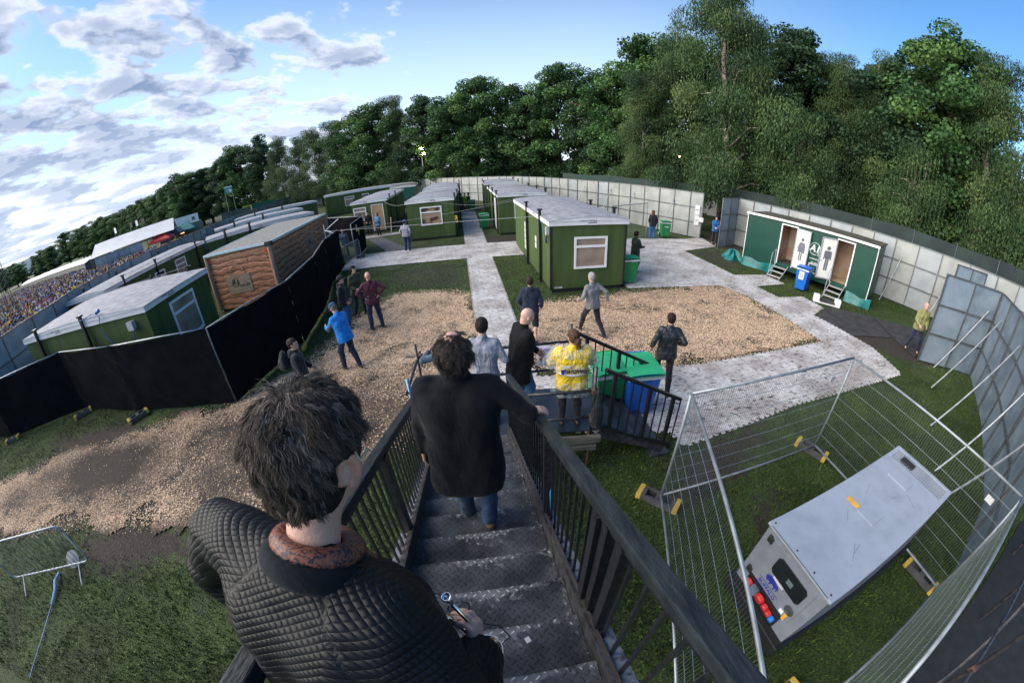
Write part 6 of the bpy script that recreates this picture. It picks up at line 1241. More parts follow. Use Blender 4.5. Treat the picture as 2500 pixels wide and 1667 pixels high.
# from the far end of the site round to the near end: (kind, x, y, height, width factor, label)
TR = [
 (5, -318, 116, 17, 1.6, 'faint tree at the very end of the crowd field'), (1, -292, 110, 15, 1.8, 'broad low tree between the two end ones'), (5, -262, 118, 16, 1.9, 'spreading low tree of the far treeline'), (0, -247, 116, 16, 1.7, 'leafy low tree left of the one that sticks up'), (2, -220, 122, 17, 1.8, 'dark tree close right of the one that sticks up'), (1, -199, 116, 17, 1.8, 'broad tree left of the dip in the far treeline'), (0, -183, 114, 16, 1.7, 'leafy tree in the dip of the far treeline'), (1, -167, 111, 17, 1.7, 'broad tree above the farthest stalls'), (2, -148, 107, 16, 1.7, 'dark tree among the ones above the stalls'), (1, -132, 103, 16.5, 1.6, 'broad tree above the row of stalls near the marquee'), (5, -118, 98, 16, 1.6, 'round tree just over the marquee end'), (2, -106, 93, 16, 1.6, 'dark tree filling behind the marquee'), (2, -94, 89, 17, 1.5, 'dark tree filling above the white box cabin'), (2, -84, 86, 17, 1.5, 'dark tree filling left of the sign tower'), (5, -310, 103, 17, 1.6, 'small lone round tree at the far end of the crowd'), (2, -276, 118, 15, 1.8, 'low dark tree next beyond the lone round one'), (0, -231, 119, 20, 1.5, 'taller tree that sticks up from the far treeline'), (5, -209, 118, 18, 1.6, 'round tree beside the taller one in the far treeline'),
 (2, -190, 112, 15, 1.7, 'dark low tree in a dip of the far treeline'), (1, -177, 112, 18, 1.6, 'bushy tree over the striped stall roofs'), (0, -156, 108, 16, 1.5, 'mid green tree over the middle of the stall roofs'), (5, -140, 104, 16, 1.5, 'paler tree just before the marquee ridge'),
 (2, -125, 99, 16, 1.5, 'dark tree above the low end of the marquee'), (0, -112, 94, 16, 1.5, 'tree above the middle of the marquee'), (1, -100, 90, 17.5, 1.4, 'rounded tree above the high end of the marquee'), (5, -89, 86, 18, 1.35, 'tree above the white cabin by the marquee'),
 (0, -83, 89, 18, 1.3, 'leafy tree left of the sign tower'), (2, -72, 84, 18.5, 1.3, 'dark tree right behind the sign tower'), (1, -66, 84, 21, 1.2, 'tall dark tree where the treeline steps up'), (2, -56, 80, 20, 1.15, 'second tall dark tree right of the sign tower'),
 (3, -46, 72, 20, 1.1, 'pale stemmed birch after the tall dark trees'), (4, -40, 70, 18, 1.2, 'fine leaved birch over the yellow boards'), (3, -34.5, 67, 19, 1.1, 'birch with a white forked stem over the far hoarding'), (4, -29.5, 65.5, 19, 1.1, 'birch to the right of the white forked stem'),
 (5, -25, 63, 18, 1.1, 'round crowned tree left of the lamp mast'), (0, -20.5, 60.5, 19.5, 1.1, 'bright green tree just left of the lamp mast'), (4, -16.2, 59, 20.5, 1.0, 'airy topped birch above the lamp mast'), (2, -12, 58, 19, 1.1, 'dark tree right behind the lamp mast'),
 (1, -7.6, 55, 17.5, 1.2, 'bright broad tree right of the lamp mast'), (0, -3.6, 54, 20.5, 1.1, 'highest broad tree over the straight path'), (5, .6, 53, 18, 1.1, 'bright tree over the rear cabins'), (2, 3.2, 51, 17.5, 1.1, 'dark gap filling tree over the rear cabins'),
 (0, 7, 49, 20.8, 1.05, 'tall tree right of the dip in the middle of the skyline'), (2, 10.4, 46.5, 18.5, 1.1, 'dark tree beyond the curve of the hoarding'), (1, 12.8, 43, 17.5, 1.1, 'broad tree before the skyline climbs'), (0, 14.8, 39.5, 21, 1.0, 'tree with a round top where the skyline climbs'),
 (4, 12.6, 33.5, 15, 1.1, 'lower birch hanging over the curved hoarding'), (3, 16.2, 34.5, 21.5, 1.0, 'tall drooping birch above the green netting'), (3, 16.2, 25.6, 21.5, 1.05, 'largest drooping birch with its pale trunk by the gateway'), (4, 20.4, 27.8, 20, 1.1, 'drooping birch next right of the largest one'),
 (2, 23.4, 26.6, 21.6, 1.0, 'tall dark tree over the gate leaf'), (6, 19.0, 20.4, 10.2, 1.05, 'short weeping birch above the toilet trailer roof'), (4, 25.4, 23, 19, 1.1, 'drooping tree over the middle of the trailer roof'), (3, 27.6, 21.0, 20, 1.0, 'birch with sky gaps right of the trailer roof'),
 (6, 23.6, 14.6, 9.8, 1.1, 'short weeping birch behind the netting right of the trailer'), (2, 28.8, 19, 20, 1.1, 'dark crown above the right end of the trailer'), (0, 29.2, 15.8, 21.5, 1.05, 'highest dark tree near the right edge of the sky'), (4, 28.8, 12.4, 19.5, 1.1, 'rounded dark birch near the blue corner'),
 (6, 26.0, 9.6, 10.5, 1.1, 'short weeping tree over the last of the netting'), (3, 29.5, 7.6, 19, 1.1, 'tall tree at the right edge with its crown cut off'), (2, 32, 2, 20, 1.2, 'last dark tree beyond the right edge'), (1, 20.5, 38, 20, 1.2, 'dark tree filling the gap behind the largest birch'), (2, 32, 27, 20, 1.2, 'dark tree filling the gap behind the trailer trees'), (2, 35, 18, 20, 1.2, 'dark back row tree behind the highest one'), (5, 30.5, 31, 17, 1.3, 'back row tree behind the tall one over the gate leaf')]
for i, (k, x, y, h, wx, lb) in enumerate(TR): tree(k, x, y, h, i * 1.9 + 100 * (i == 34) * 0, lb, 'birch_tree' if k in (3, 4, 6) else 'broadleaf_tree', wx)
# ------------------------------------------------------------------ distant hills
hl = MB()
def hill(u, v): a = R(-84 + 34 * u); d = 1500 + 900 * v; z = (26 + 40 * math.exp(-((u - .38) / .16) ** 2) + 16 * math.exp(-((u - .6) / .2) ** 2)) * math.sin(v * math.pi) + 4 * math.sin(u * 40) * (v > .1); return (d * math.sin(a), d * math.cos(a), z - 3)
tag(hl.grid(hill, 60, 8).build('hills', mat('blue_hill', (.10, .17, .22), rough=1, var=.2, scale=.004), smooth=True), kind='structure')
# ------------------------------------------------------------------ marquee, stalls and crowd
CANV = mat('white_canvas', (.58, .58, .60), rough=.6, var=.06, scale=.5)
mq = empty('marquee', (-49, 33, 0), 0, 'long white marquee with a ridged roof beyond the crowd fence', 'marquee'); mo_ = A3(-49, 33, 0)
def ax_(t, s): a = A3(-54.5, 33.5, 0); b = A3(-45.5, 42.5, 0); p = a + (b - a) * t; d = unit(b - a); n = A3(-d[1], d[0], 0); return p + n * s
MQH, MQE = 4.6, 3.05
rf = MB()
for s0, z0, s1, z1 in ((-3.5, MQE, 1.5, MQH), (1.5, MQH, 6.5, MQE)):
    rf.grid(lambda u, v, s0=s0, z0=z0, s1=s1, z1=z1: tuple(ax_(u * .98 - .1, s0 + (s1 - s0) * v) + A3(0, 0, z0 + (z1 - z0) * v - .06 * math.sin(v * math.pi)) - mo_), 14, 4)
rf.build('roof', CANV, mq); gb = MB(); gb.add([tuple(ax_(-.1, s) + A3(0, 0, z) - mo_) for s, z in ((-3.5, MQE), (1.5, MQH), (6.5, MQE), (6.5, 0), (-3.5, 0))], [(0, 1, 2, 3, 4)]); gb.build('gable_wall', CANV, mq)
hoarding([tuple(ax_(-.05, -3.7)[:2]), tuple(ax_(.5, -3.7)[:2])], 'tall hoarding wall under the edge of the white marquee', m=PNLB, H=2.9, mod=1.6, inside=-1)
for k, t in enumerate((.15, .35, .42, .5)): 
    p = ax_(t, 2.5); o = MB().tube([(0, 0, 0), (0, 0, 5.9)], .05, 6); o = o.build('flag_pole', RAIL); o.location = tuple(p); MB().bb(.05, .55, -.02, .02, 5.1, 5.9).build('flag', mat(('flag_white', 'flag_black')[k % 2], ((.8, .8, .8), (.03, .03, .03))[k % 2]), o); tag(o, ['flag pole nearest the low end of the marquee', 'flag pole with a black flag over the marquee', 'flag pole with a white flag over the marquee', 'flag pole at the high end of the marquee'][k], 'flag')
STR_ = mat('striped_canvas', (.78, .80, .80), rough=.6, c2=(.55, .62, .62), scale=1.5)
st_pts = [(-66, 39.5), (-75, 41.8), (-85, 44.2), (-96, 46.6), (-108, 48.6), (-121, 50.6), (-134, 52.4)]
for k, (a, b) in enumerate(zip(st_pts, st_pts[1:])):
    o = empty('food_stall', (*a, 0), math.atan2(b[1] - a[1], b[0] - a[0]), ['white stall roof next to the marquee end', 'second white stall along the far side of the crowd', 'third white stall along the far side of the crowd', 'fourth white stall in the row with a scalloped edge', 'fifth long white stall in the row', 'farthest white stall at the end of the row'][k], 'stall', 'white stalls behind the crowd'); ln = math.dist(a, b)
    m = MB(); m.grid(lambda u, v: (u * ln, -3 + 6 * v, 2.45 + .55 * math.sin(v * math.pi) + .1 * abs(math.sin(u * ln * 1.2)) - (.012 * k)), 24, 6); m.build('canopy', STR_, o); MB().bb(0, ln, -2.9, 2.9, 0, 2.4).build('booth', mat('dark_booth', (.04, .05, .05)), o)
def gazebo(x, y, s_, hgt_, m, label):
    o = empty('gazebo', (x, y, 0), .6, label, 'gazebo', 'gazebos among the crowd'); c = MB(); c.add([(-s_, -s_, 2.3), (s_, -s_, 2.3), (s_, s_, 2.3), (-s_, s_, 2.3), (0, 0, hgt_), (-s_, -s_, 2.05), (s_, -s_, 2.05), (s_, s_, 2.05), (-s_, s_, 2.05)], [(0, 1, 4), (1, 2, 4), (2, 3, 4), (3, 0, 4), (0, 5, 6, 1), (1, 6, 7, 2), (2, 7, 8, 3), (3, 8, 5, 0)]); c.build('canopy', m, o)
    for a in (-1, 1):
        for b in (-1, 1): MB().tube([(a * s_ * .95, b * s_ * .95, 0), (a * s_ * .95, b * s_ * .95, 2.3)], .04, 6).build('leg', RAIL, o)
gazebo(-49.2, 42.5, 1.9, 4.3, mat('navy_canopy', (.05, .08, .11), rough=.6), 'dark slate gazebo beside the marquee'); gazebo(-46.3, 38.2, 1.6, 3.3, mat('red_canopy', (.5, .03, .03), rough=.6), 'bright red gazebo over the crowd by the marquee'); gazebo(-49.5, 46.5, 1.5, 3.6, mat('teal_canopy', (.02, .2, .2), rough=.6), 'teal gazebo behind the red one'); gazebo(-68, 41, 2.0, 3.9, mat('cream_canopy', (.7, .62, .5), rough=.6), 'cream peaked gazebo at the low end of the marquee')
o = empty('site_office', (-59, 54, 0), R(47), 'white box cabin raised behind the end of the marquee', 'cabin'); MB().bb(-4.5, 3.6, -1.3, 1.3, 2.2, 4.25).build('wall', WHITE, o); MB().bb(2.3, 2.9, -1.33, -1.3, 3.2, 3.8).build('window', GLASS, o); MB().bb(-4.5, 3.6, -1.3, 1.3, 0, 2.2).build('under_stack', mat('dark_booth', (.04, .05, .05)), o)
o = empty('food_truck', (-50.3, 47.5, 0), R(50), 'grey green kitchen box behind the crowd with a lit hatch', 'kitchen unit'); MB().bb(-2.4, 2.4, -1, 1, .2, 3.0).build('wall', mat('grey_green_box', (.13, .16, .13), rough=.6, var=.2), o); MB().bb(-1.5, -.8, -1.03, -1.0, 1.8, 2.3).build('hatch', mat('lit_hatch', (.6, .3, .15), em=(1, .45, .2, 1.2)), o)
for (x, y, lb) in ((-47.6, 66.0 - 1.6, 'first yellow board above the far hoarding'), (-44.3, 66.4, 'second yellow board above the far hoarding')):
    o = MB().bb(-.95, .95, -.03, .03, 2.3, 3.05); o.tube([(-.8, 0, 0), (-.8, 0, 2.4)], .04, 6); o.tube([(.8, 0, 0), (.8, 0, 2.4)], .04, 6); o = o.build('yellow_board', mat('yellow_board', (.75, .62, .01), rough=.5)); o.location = (x - 1.5, y - 1.5, 0); o.rotation_euler = (0, 0, R(40)); tag(o, lb, 'banner')
tw = empty('sign_tower', (-61.2, 72.6, 0), R(40), 'tall scaffold tower with a green sign board above the trees foot', 'sign tower')
for a in (-.8, .8):
    for b in (-.5, .5): MB().tube([(a * 1.15, b * 1.6, 0), (a, b, 8.0)], .05, 6).build('tower_leg', TUBE, tw)
MB().bb(-.95, .95, -.6, -.5, 6.5, 8.1).build('sign_board', mat('sign_green', (.02, .28, .22), rough=.5), tw); MB().bb(-.95, .95, -.62, -.6, 7.85, 8.1).build('sign_header', WHITE, tw); font('i P', .9, 'lettering', WHITE, tw, facing((0, -.62, 7.15), (0, -1, 0)), bold=.02); MB().bb(.1, .7, -.615, -.6, 6.75, 7.4).build('sign_panel', WHITE, tw)
# lamp mast with two lit floodlights
lm = empty('lamp_mast', (-11.95, 56.2, 0), 0, 'grey lamp mast with two lit yellow floodlights before the trees', 'lamp mast'); MB().tube([(0, 0, 0), (0, 0, 7.2)], [.13, .09], 8).build('mast', mat('grey_mast', (.42, .46, .5), rough=.4), lm)
MB().bb(-.5, .6, -.05, .05, 6.9, 7.0).build('cross_arm', RAIL, lm); FL = mat('lit_flood', (1, .8, .3), em=(1, .78, .28, 60))
for x, z in ((-.02, 7.4), (.32, 6.55)): q = MB().bb(x - .3, x + .3, -.16, .1, z - .22, z + .22).build('floodlight', RAIL, lm); MB().bb(x - .26, x + .26, -.18, -.162, z - .18, z + .18).build('lamp_glass', FL, q)
MB().bb(-.95, -.5, -.12, .08, 6.6, 7.3).build('floodlight', mat('grey_mast', (.42, .46, .5)), lm)
for k, (x, y, z) in enumerate(((21.8, 22.8, 5.4), (22.2, 22.6, 5.6), (14.5, 30, 5.2))): o = MB().lathe((0, 0, 0), [(0, -.07), (.08, 0), (0, .07)], 8).build('string_light', mat('warm_bulb', (1, .5, .3), em=(1, .55, .35, 12))); o.location = (x, y, z); tag(o, ['pink bulb lower left of a pair among the dark trees', 'pink bulb upper right of a pair among the dark trees', 'small orange bulb in front of the drooping birch'][k], 'light')
MQ2 = empty('clear_tent', (-29, 71, 0), 0, 'glassy framed tent with warm bulbs seen under the birches', 'tent'); c = MB(); c.add([(-7, -3, 2.6), (7, -3, 2.6), (7, 3, 2.6), (-7, 3, 2.6), (-4, 0, 4.9), (4, 0, 4.9)], [(0, 1, 5, 4), (1, 2, 5), (2, 3, 4, 5), (3, 0, 4)]); c.build('roof', mat('pale_blue_film', (.35, .45, .5), rough=.3), MQ2); MB().tube([(-7, -3, 2.6), (-4, 0, 4.9), (4, 0, 4.9), (7, -3, 2.6)], .08, 6).build('frame', WHITE, MQ2)
for k in range(7): MB().lathe((3.2 + .6 * k * .8, -.9 - .28 * k, 4.1 - .2 * k), [(0, -.08), (.09, 0), (0, .08)], 6).build('bulb', mat('warm_bulb', (1, .5, .3)), MQ2)
# pale things glimpsed beneath the trees
for k, (x, y, w_, h_, a) in enumerate(((23.5, 31, 9, 2.8, -35), (29, 21, 7, 2.6, -62), (32, 11.5, 6, 2.5, -75), (20, 35, 6, 2.4, -25), (-24, 72, 12, 3.2, 10), (6, 58, 8, 2.6, 0))):
    o = empty('service_tent', (x, y, 0), R(a), ['pale tent glimpsed through the trees over the gate leaf', 'pale tent between trunks right of the toilet trailer', 'purple lit tent behind the last netting', 'pale tent behind the largest birch', 'white tent behind the birches at the back', 'pale tent low between the trees in the middle'][k], 'tent', 'tents glimpsed beneath the trees')
    m = MB(); m.bb(-w_ / 2, w_ / 2, -1.5, 1.5, 0, h_ * .8); m.build('tent_wall', CANV, o); m = MB(); m.add([(-w_ / 2 - .1, -1.6, h_ * .8), (w_ / 2 + .1, -1.6, h_ * .8), (w_ / 2 + .1, 1.6, h_ * .8), (-w_ / 2 - .1, 1.6, h_ * .8), (-w_ / 2, 0, h_ + .6), (w_ / 2, 0, h_ + .6)], [(0, 1, 5, 4), (1, 2, 5), (2, 3, 4, 5), (3, 0, 4)]); m.build('tent_roof', CANV, o)
# ---- the crowd: simple figures with heads, shoulders and coats; the nearest are things of their own
def crowd_mat():
    m, nt, P, N, L = _nodes('crowd_clothes'); at = N('ShaderNodeAttribute'); at.attribute_name = 'tint'; L(at.outputs['Vector'], P.inputs['Base Color']); P.inputs['Roughness'].default_value = .8; return m
CRM = crowd_mat()
def ringed(prof, n=7):
    v = [(rx * math.cos(2 * math.pi * j / n), ry * math.sin(2 * math.pi * j / n) + oy, z) for rx, ry, z, oy in prof for j in range(n)]; k = len(prof)
    f = [(i * n + j, i * n + (j + 1) % n, (i + 1) * n + (j + 1) % n, (i + 1) * n + j) for i in range(k - 1) for j in range(n)]; return np.array(v), np.array(f)
bv, bf_ = ringed([(.15, .12, .0, 0), (.17, .13, .5, 0), (.20, .14, .95, 0), (.21, .14, 1.25, 0), (.225, .12, 1.38, 0), (.10, .08, 1.46, 0), (.02, .02, 1.47, 0)]); hv, hf_ = ringed([(.05, .05, 1.42, 0), (.07, .075, 1.52, .01), (.082, .10, 1.61, 0), (.07, .085, 1.70, 0), (.02, .03, 1.745, 0)])
COLS = [(.02, .02, .03), (.03, .04, .07), (.015, .02, .04), (.10, .05, .10), (.14, .14, .16), (.10, .02, .03), (.45, .04, .04), (.45, .43, .45), (.75, .73, .72), (.05, .12, .22), (.02, .18, .60), (.80, .55, .03), (.85, .2, .04), (.08, .22, .10), (.5, .2, .32), (.12, .08, .05)]
def figures(P, r):
    n = len(P); a = r.uniform(0, 6.28, n); s = r.uniform(.9, 1.08, n); ca, sa = np.cos(a), np.sin(a)
    def put(v): x = v[None, :, 0] * ca[:, None] - v[None, :, 1] * sa[:, None]; y = v[None, :, 0] * sa[:, None] + v[None, :, 1] * ca[:, None]; return np.stack([x * s[:, None] + P[:, :1], y * s[:, None] + P[:, 1:2], np.broadcast_to(v[None, :, 2], x.shape) * s[:, None]], -1)
    w = np.array([3, 3, 3, 2, 2, 1.0, 2.0, 2.0, 2.5, 2, 2.2, 2.2, 1.6, 1, 1.6, .8]); bc = np.array(COLS)[r.choice(len(COLS), n, p=w / w.sum())]
    HC_ = np.array([[.03, .022, .018], [.05, .03, .02], [.40, .24, .18], [.75, .73, .72], [.03, .2, .6], [.8, .55, .04], [.6, .05, .05], [.3, .3, .34]]); hc_ = HC_[r.choice(8, n, p=[.34, .16, .20, .09, .06, .06, .04, .05])] * r.uniform(.6, 1.3, (n, 1))
    V = np.concatenate([put(bv), put(hv)], 1); T = np.concatenate([np.repeat(bc[:, None], len(bv), 1), np.repeat(hc_[:, None], len(hv), 1)], 1); T[:, len(bv):len(bv) + 14] = np.array([.38, .24, .18]); T[:, 14:len(bv)] *= 1.25; T[:, :14] = np.array([.03, .035, .06])
    f1 = np.concatenate([bf_, hf_ + len(bv)]); k = len(bv) + len(hv); F = (np.arange(n)[:, None, None] * k + f1[None]).reshape(-1, 4); return V.reshape(-1, 3), F, T.reshape(-1, 3)
r_ = np.random.default_rng(11)
reg = [(-19.6, 6.2), (-21.2, 9.6), (-22.9, 13.4), (-24.2, 18), (-25.8, 24), (-29.2, 31), (-34, 44), (-44, 45.5), (-45.6, 40.5), (-44.5, 37), (-56.5, 31), (-66, 37.0), (-134, 50), (-170, 46), (-150, 0), (-60, -12), (-24, -6)]
cp = np.column_stack([r_.uniform(-170, -19, 90000), r_.uniform(-12, 52, 90000)]); dd = np.hypot(*cp.T); ok = (inpoly(cp, reg) > .5) & (r_.random(len(cp)) < 1.15 * np.clip(1.6 - dd / 150, .4, 1))
cp = cp[ok]; cp = cp[np.argsort(np.hypot(*cp.T))]
ingap = (cp[:, 0] > -42) & (cp[:, 1] > 26)      # thinner between marquee and fence
cp = cp[~ingap | (r_.random(len(cp)) < .8)]
V, F, T = figures(cp[160:], r_); cr = npmesh('crowd', V, F, CRM, attrs={'tint': T}, smooth=True); tag(cr, 'dense festival crowd packed beyond the pale blue hoarding', 'crowd', kind='stuff')
CW = ['dark', 'navy', 'black', 'plum', 'grey', 'maroon', 'red', 'pale grey', 'white', 'slate', 'blue', 'yellow', 'orange', 'olive', 'pink', 'brown']
base_people = {}
for i, p in enumerate(cp[:160]):
    q = p[None]; a = r_.uniform(0, 6.28)
    c = int(r_.integers(0, 16))
    if c not in base_people:
        rr_ = np.random.default_rng(c + 50); V, F, T = figures(np.zeros((1, 2)), rr_); T[14:len(bv)] = COLS[c]; me = npmesh('person', V, F, CRM, attrs={'tint': T}, smooth=True); base_people[c] = me.data; o = me
    else: o = bpy.data.objects.new('person', base_people[c]); COL.objects.link(o)
    o.location = (p[0], p[1], 0); o.rotation_euler = (0, 0, a); tag(o, 'crowd member in a %s top among the nearest rows beyond the hoarding' % CW[c], 'person', 'nearest rows of the crowd in %s tops' % CW[c])
for k, (x, y) in enumerate(((-52, 14), (-70, 20))): o = MB().lathe((0, 0, 1.9), [(.6, 0), (.5, .12), (.25, .22), (0, .26)], 10).build('umbrella', mat('white_umbrella', (.8, .8, .8))); o.location = (x, y, 0); tag(o, ['white umbrella held up in the nearer crowd', 'white umbrella held up deep in the crowd'][k], 'umbrella')
q = empty('delay_tower', (-57, 18.9, 0), 0, 'dark lattice tower standing in the crowd at the left edge', 'tower')
for a in (-.5, .5):
    for b in (-.5, .5): MB().tube([(a, b, 0), (a * .8, b * .8, 7.6)], .05, 6).build('tower_leg', SC, q)
lz = MB()
for z in np.arange(0, 7.2, .7): lz.tube([(-.5, -.5, z), (.5, -.5, z + .7)], .02, 5); lz.tube([(.5, -.5, z), (.5, .5, z + .7)], .02, 5)
lz.build('lattice', SC, q)
# ------------------------------------------------------------------ people
def fur_mat():
    m = mat('black_fur', (.003, .003, .004), rough=.75, var=.6, scale=7, sheen=.3, spec=.2); nt = m.node_tree; N = nt.nodes.new; L = nt.links.new; P = nt.nodes['Principled BSDF']
    tc = N('ShaderNodeTexCoord'); mp = N('ShaderNodeMapping'); mp.inputs['Scale'].default_value = (1, 1, .35); L(tc.outputs['Object'], mp.inputs[0]); n = N('ShaderNodeTexNoise'); n.inputs['Scale'].default_value = 55; n.inputs['Detail'].default_value = 6; L(mp.outputs[0], n.inputs[0])
    b = N('ShaderNodeBump'); b.inputs['Strength'].default_value = .9; b.inputs['Distance'].default_value = .02; L(n.outputs['Fac'], b.inputs['Height']); L(b.outputs[0], P.inputs['Normal']); P.inputs['Sheen Tint'].default_value = (.12, .13, .17, 1); return m
def plaid_mat():
    m, nt, P, N, L = _nodes('plaid_shirt'); tc = N('ShaderNodeTexCoord'); outs = []
    for d in ('X', 'Z'):
        w = N('ShaderNodeTexWave'); w.bands_direction = d; w.inputs['Scale'].default_value = 3.6; w.inputs['Distortion'].default_value = .4; L(tc.outputs['Object'], w.inputs[0]); r = N('ShaderNodeValToRGB'); L(w.outputs['Fac'], r.inputs[0]); r.color_ramp.elements[0].position = .16; r.color_ramp.elements[1].position = .26; r.color_ramp.elements[0].color = (.12, .13, .22, 1); r.color_ramp.elements[1].color = (.72, .68, .74, 1); outs.append(r.outputs[0])
    x = N('ShaderNodeMix'); x.data_type = 'RGBA'; x.blend_type = 'MULTIPLY'; x.inputs[0].default_value = .9; L(outs[0], x.inputs[6]); L(outs[1], x.inputs[7]); L(x.outputs[2], P.inputs['Base Color']); P.inputs['Roughness'].default_value = .85; return m
def poncho_mat():
    m, nt, P, N, L = _nodes('clear_poncho'); m.blend_method = 'HASHED' if hasattr(m, 'blend_method') else None
    tc = N('ShaderNodeTexCoord'); n = N('ShaderNodeTexNoise'); n.inputs['Scale'].default_value = 6; n.inputs['Detail'].default_value = 4; n.inputs['Distortion'].default_value = 2.0; L(tc.outputs['Object'], n.inputs[0])
    b = N('ShaderNodeBump'); b.inputs['Strength'].default_value = 1; b.inputs['Distance'].default_value = .05; L(n.outputs['Fac'], b.inputs['Height']); L(b.outputs[0], P.inputs['Normal']); P.inputs['Base Color'].default_value = (.75, .8, .85, 1); P.inputs['Roughness'].default_value = .12; P.inputs['Specular IOR Level'].default_value = .9
    r = N('ShaderNodeMapRange'); L(n.outputs['Fac'], r.inputs[0]); r.inputs[1].default_value = .45; r.inputs[2].default_value = .75; r.inputs[3].default_value = .05; r.inputs[4].default_value = .5; L(r.outputs[0], P.inputs['Alpha']); return m
FUR, PLAID, PONCHO = fur_mat(), plaid_mat(), poncho_mat()
YEL = cloth('yellow_hi_vis', (.72, .50, .02), rough=.5, folds=.7, spec=.4)
def loc(pos, hd, w):
    a = R(hd); d = A3(*w) - A3(*pos); return (d[0] * math.cos(a) - d[1] * math.sin(a), d[0] * math.sin(a) + d[1] * math.cos(a), d[2])
WALKF = ((-.10, .33, .0, 5), (.10, -.30, .0, -5))
def hips(w=.26, y=-.02, z=1.02): return ((-w, y, z), (w, y, z))
DK = (.012, .014, .02); JN = (.03, .07, .16)
person((-4.99, 10.85, 0), 125, 1.76, label='man in an olive jacket over a white T-shirt talking beside the black screen', top=('jacket', (.035, .05, .03)), legs=('trousers', (.012, .014, .03)), shoe=('shoe', (.10, .05, .03)), hair=('medium', (.012, .01, .01)), hands=((-.12, .2, .98), (.12, .2, 1.0)), feet=((-.16, .08, 0, 20), (.12, -.12, 0, -5)), lean=4)
o = person((-5.1, 9.95, 0), 78, 1.72, label='man in a black cap and black hooded jacket with his back to the black screen', top=('jacket', (.010, .012, .018)), legs=('jeans', (.03, .09, .22)), shoe=('boot', (.015, .015, .015)), hair=('short', (.02, .015, .01)), cap=(.01, .012, .02), hood=True, hands=((-.2, .14, .9), (.2, .16, .92)), lean=4)
person((-4.03, 9.72, 0), -28, 1.82, label='bald man in a maroon jumper and green boots with hands on his hips', top=('jumper', (.075, .018, .035)), legs=('jeans', (.012, .02, .06)), shoe=('welly_boot', (.045, .06, .035)), hair=None, hands=((-.21, -.06, 1.08), (.21, -.06, 1.08)), elbows=((-1, -.25, -.1), (1, -.25, -.1)), feet=((-.17, .0, 0, 15), (.17, .05, 0, -40)), palms=(A3(1, 0, .3), A3(-1, 0, .3)), vox=.016)
o = person((-4.05, 7.5, 0), -62, 1.78, label='man in a bright blue jacket and navy cap looking down at his hands', top=('jacket', (.01, .20, .62)), legs=('jeans', (.012, .025, .06)), shoe=('welly_boot', (.10, .085, .055)), hair=('short', (.2, .17, .14)), cap=(.01, .05, .16), hpitch=32, lean=12, hands=((-.16, .42, 1.12), (.16, .27, .88)), feet=((-.14, .1, 0, 10), (.12, -.2, 0, 0)), vox=.016)
for sx in (-1, 1): pass
# grey panels on the blue jacket's sleeves
q = body_obj('sleeve_panel', [surf([seg(o['shl'] + A3(0, 0, -.06), o['eL'], .071, .066)], .016), surf([seg(o['shr'] + A3(0, 0, -.06), o['eR'], .071, .066)], .016)], cloth('grey_panel', (.06, .065, .07)), o['body'])
person((-4.3, 5.75, 0), 62, 1.76, label='bearded man in a black jacket with a backpack below the black screen', top=('jacket', (.014, .016, .022)), legs=('trousers', DK), hair=('short', (.045, .03, .022)), hyaw=15, vox=.016, hands=((-.2, .22, .95), (.22, .1, .86)), hood=True)
bp_ = body_obj('backpack', [surf([ell((0, 0, 0), (.16, .10, .22)), ell((0, -.08, -.06), (.12, .07, .13))], .015)], cloth('backpack_black', (.012, .015, .018), folds=.8)); bp_.location = (-4.52, 5.63, 1.32); bp_.rotation_euler = (0, 0, R(-62)); tag(bp_, 'black backpack on the shoulders of the bearded man', 'backpack')
person((-5.62, 20.05, 0), 8, 1.78, label='man in a checked shirt, blue cap and black boots standing on the cross path', top=('shirt', (.5, .5, .5), 'shirt', PLAID), legs=('jeans', (.015, .03, .10)), shoe=('welly_boot', (.015, .018, .02)), hair=('short', (.05, .04, .03)), cap=(.02, .06, .30), girth=1.1, hands=((-.24, .12, 1.02), (.24, .12, 1.02)), vox=.02)
person((-9.05, 18.3, 0), 118, 1.6, label='grey haired guard in a yellow coat under a clear poncho behind the barrier', top=('jacket', (.7, .5, .2), 'jacket', cloth('cream_yellow', (.62, .48, .18), folds=.6)), legs=('trousers', (.05, .06, .08)), hair=('medium', (.35, .34, .33)), lean=14, hands=((-.12, .34, .95), (.1, .34, .95)), vox=.02)
person((-9.25, 19.75, 0), 165, 1.74, label='dark haired man in a grey top behind the guard at the barrier', top=('jumper', (.12, .15, .19)), legs=('trousers', DK), hair=('short', (.03, .02, .015)), vox=.02)
person((-10.75, 26.3, 0), 105, 1.72, label='man in a dark cap turned away at the open cabin, left of three', top=('jacket', (.015, .03, .06)), legs=('trousers', DK), cap=(.012, .012, .015), hair=('short', (.03, .02, .015)), hands=((-.18, .3, 1.1), (.12, .36, 1.05)), vox=.022)
person((-10.15, 26.4, 0), 172, 1.84, label='tall man all in black in the middle of the three at the open cabin', top=('jumper', (.010, .012, .014)), legs=('trousers', DK), hair=('short', (.03, .02, .015)), hands=((-.2, .24, 1.02), (.1, .28, 1.05)), vox=.022)
person((-9.25, 25.95, 0), 205, 1.7, label='woman in a denim jacket with tied fair hair by the open cabin', top=('jacket', (.06, .20, .38)), legs=('trousers', DK), hair=('long', (.22, .11, .05)), hands=((-.1, .26, 1.1), (.12, .25, 1.0)), vox=.022)
person((-4.3, 36.3, 0), 100, 1.7, label='person in a dark coat at the left of three on the far straight path', top=('coat', (.03, .03, .035)), legs=('trousers', DK), hair=('long', (.12, .06, .03)), vox=.028, facep=False)
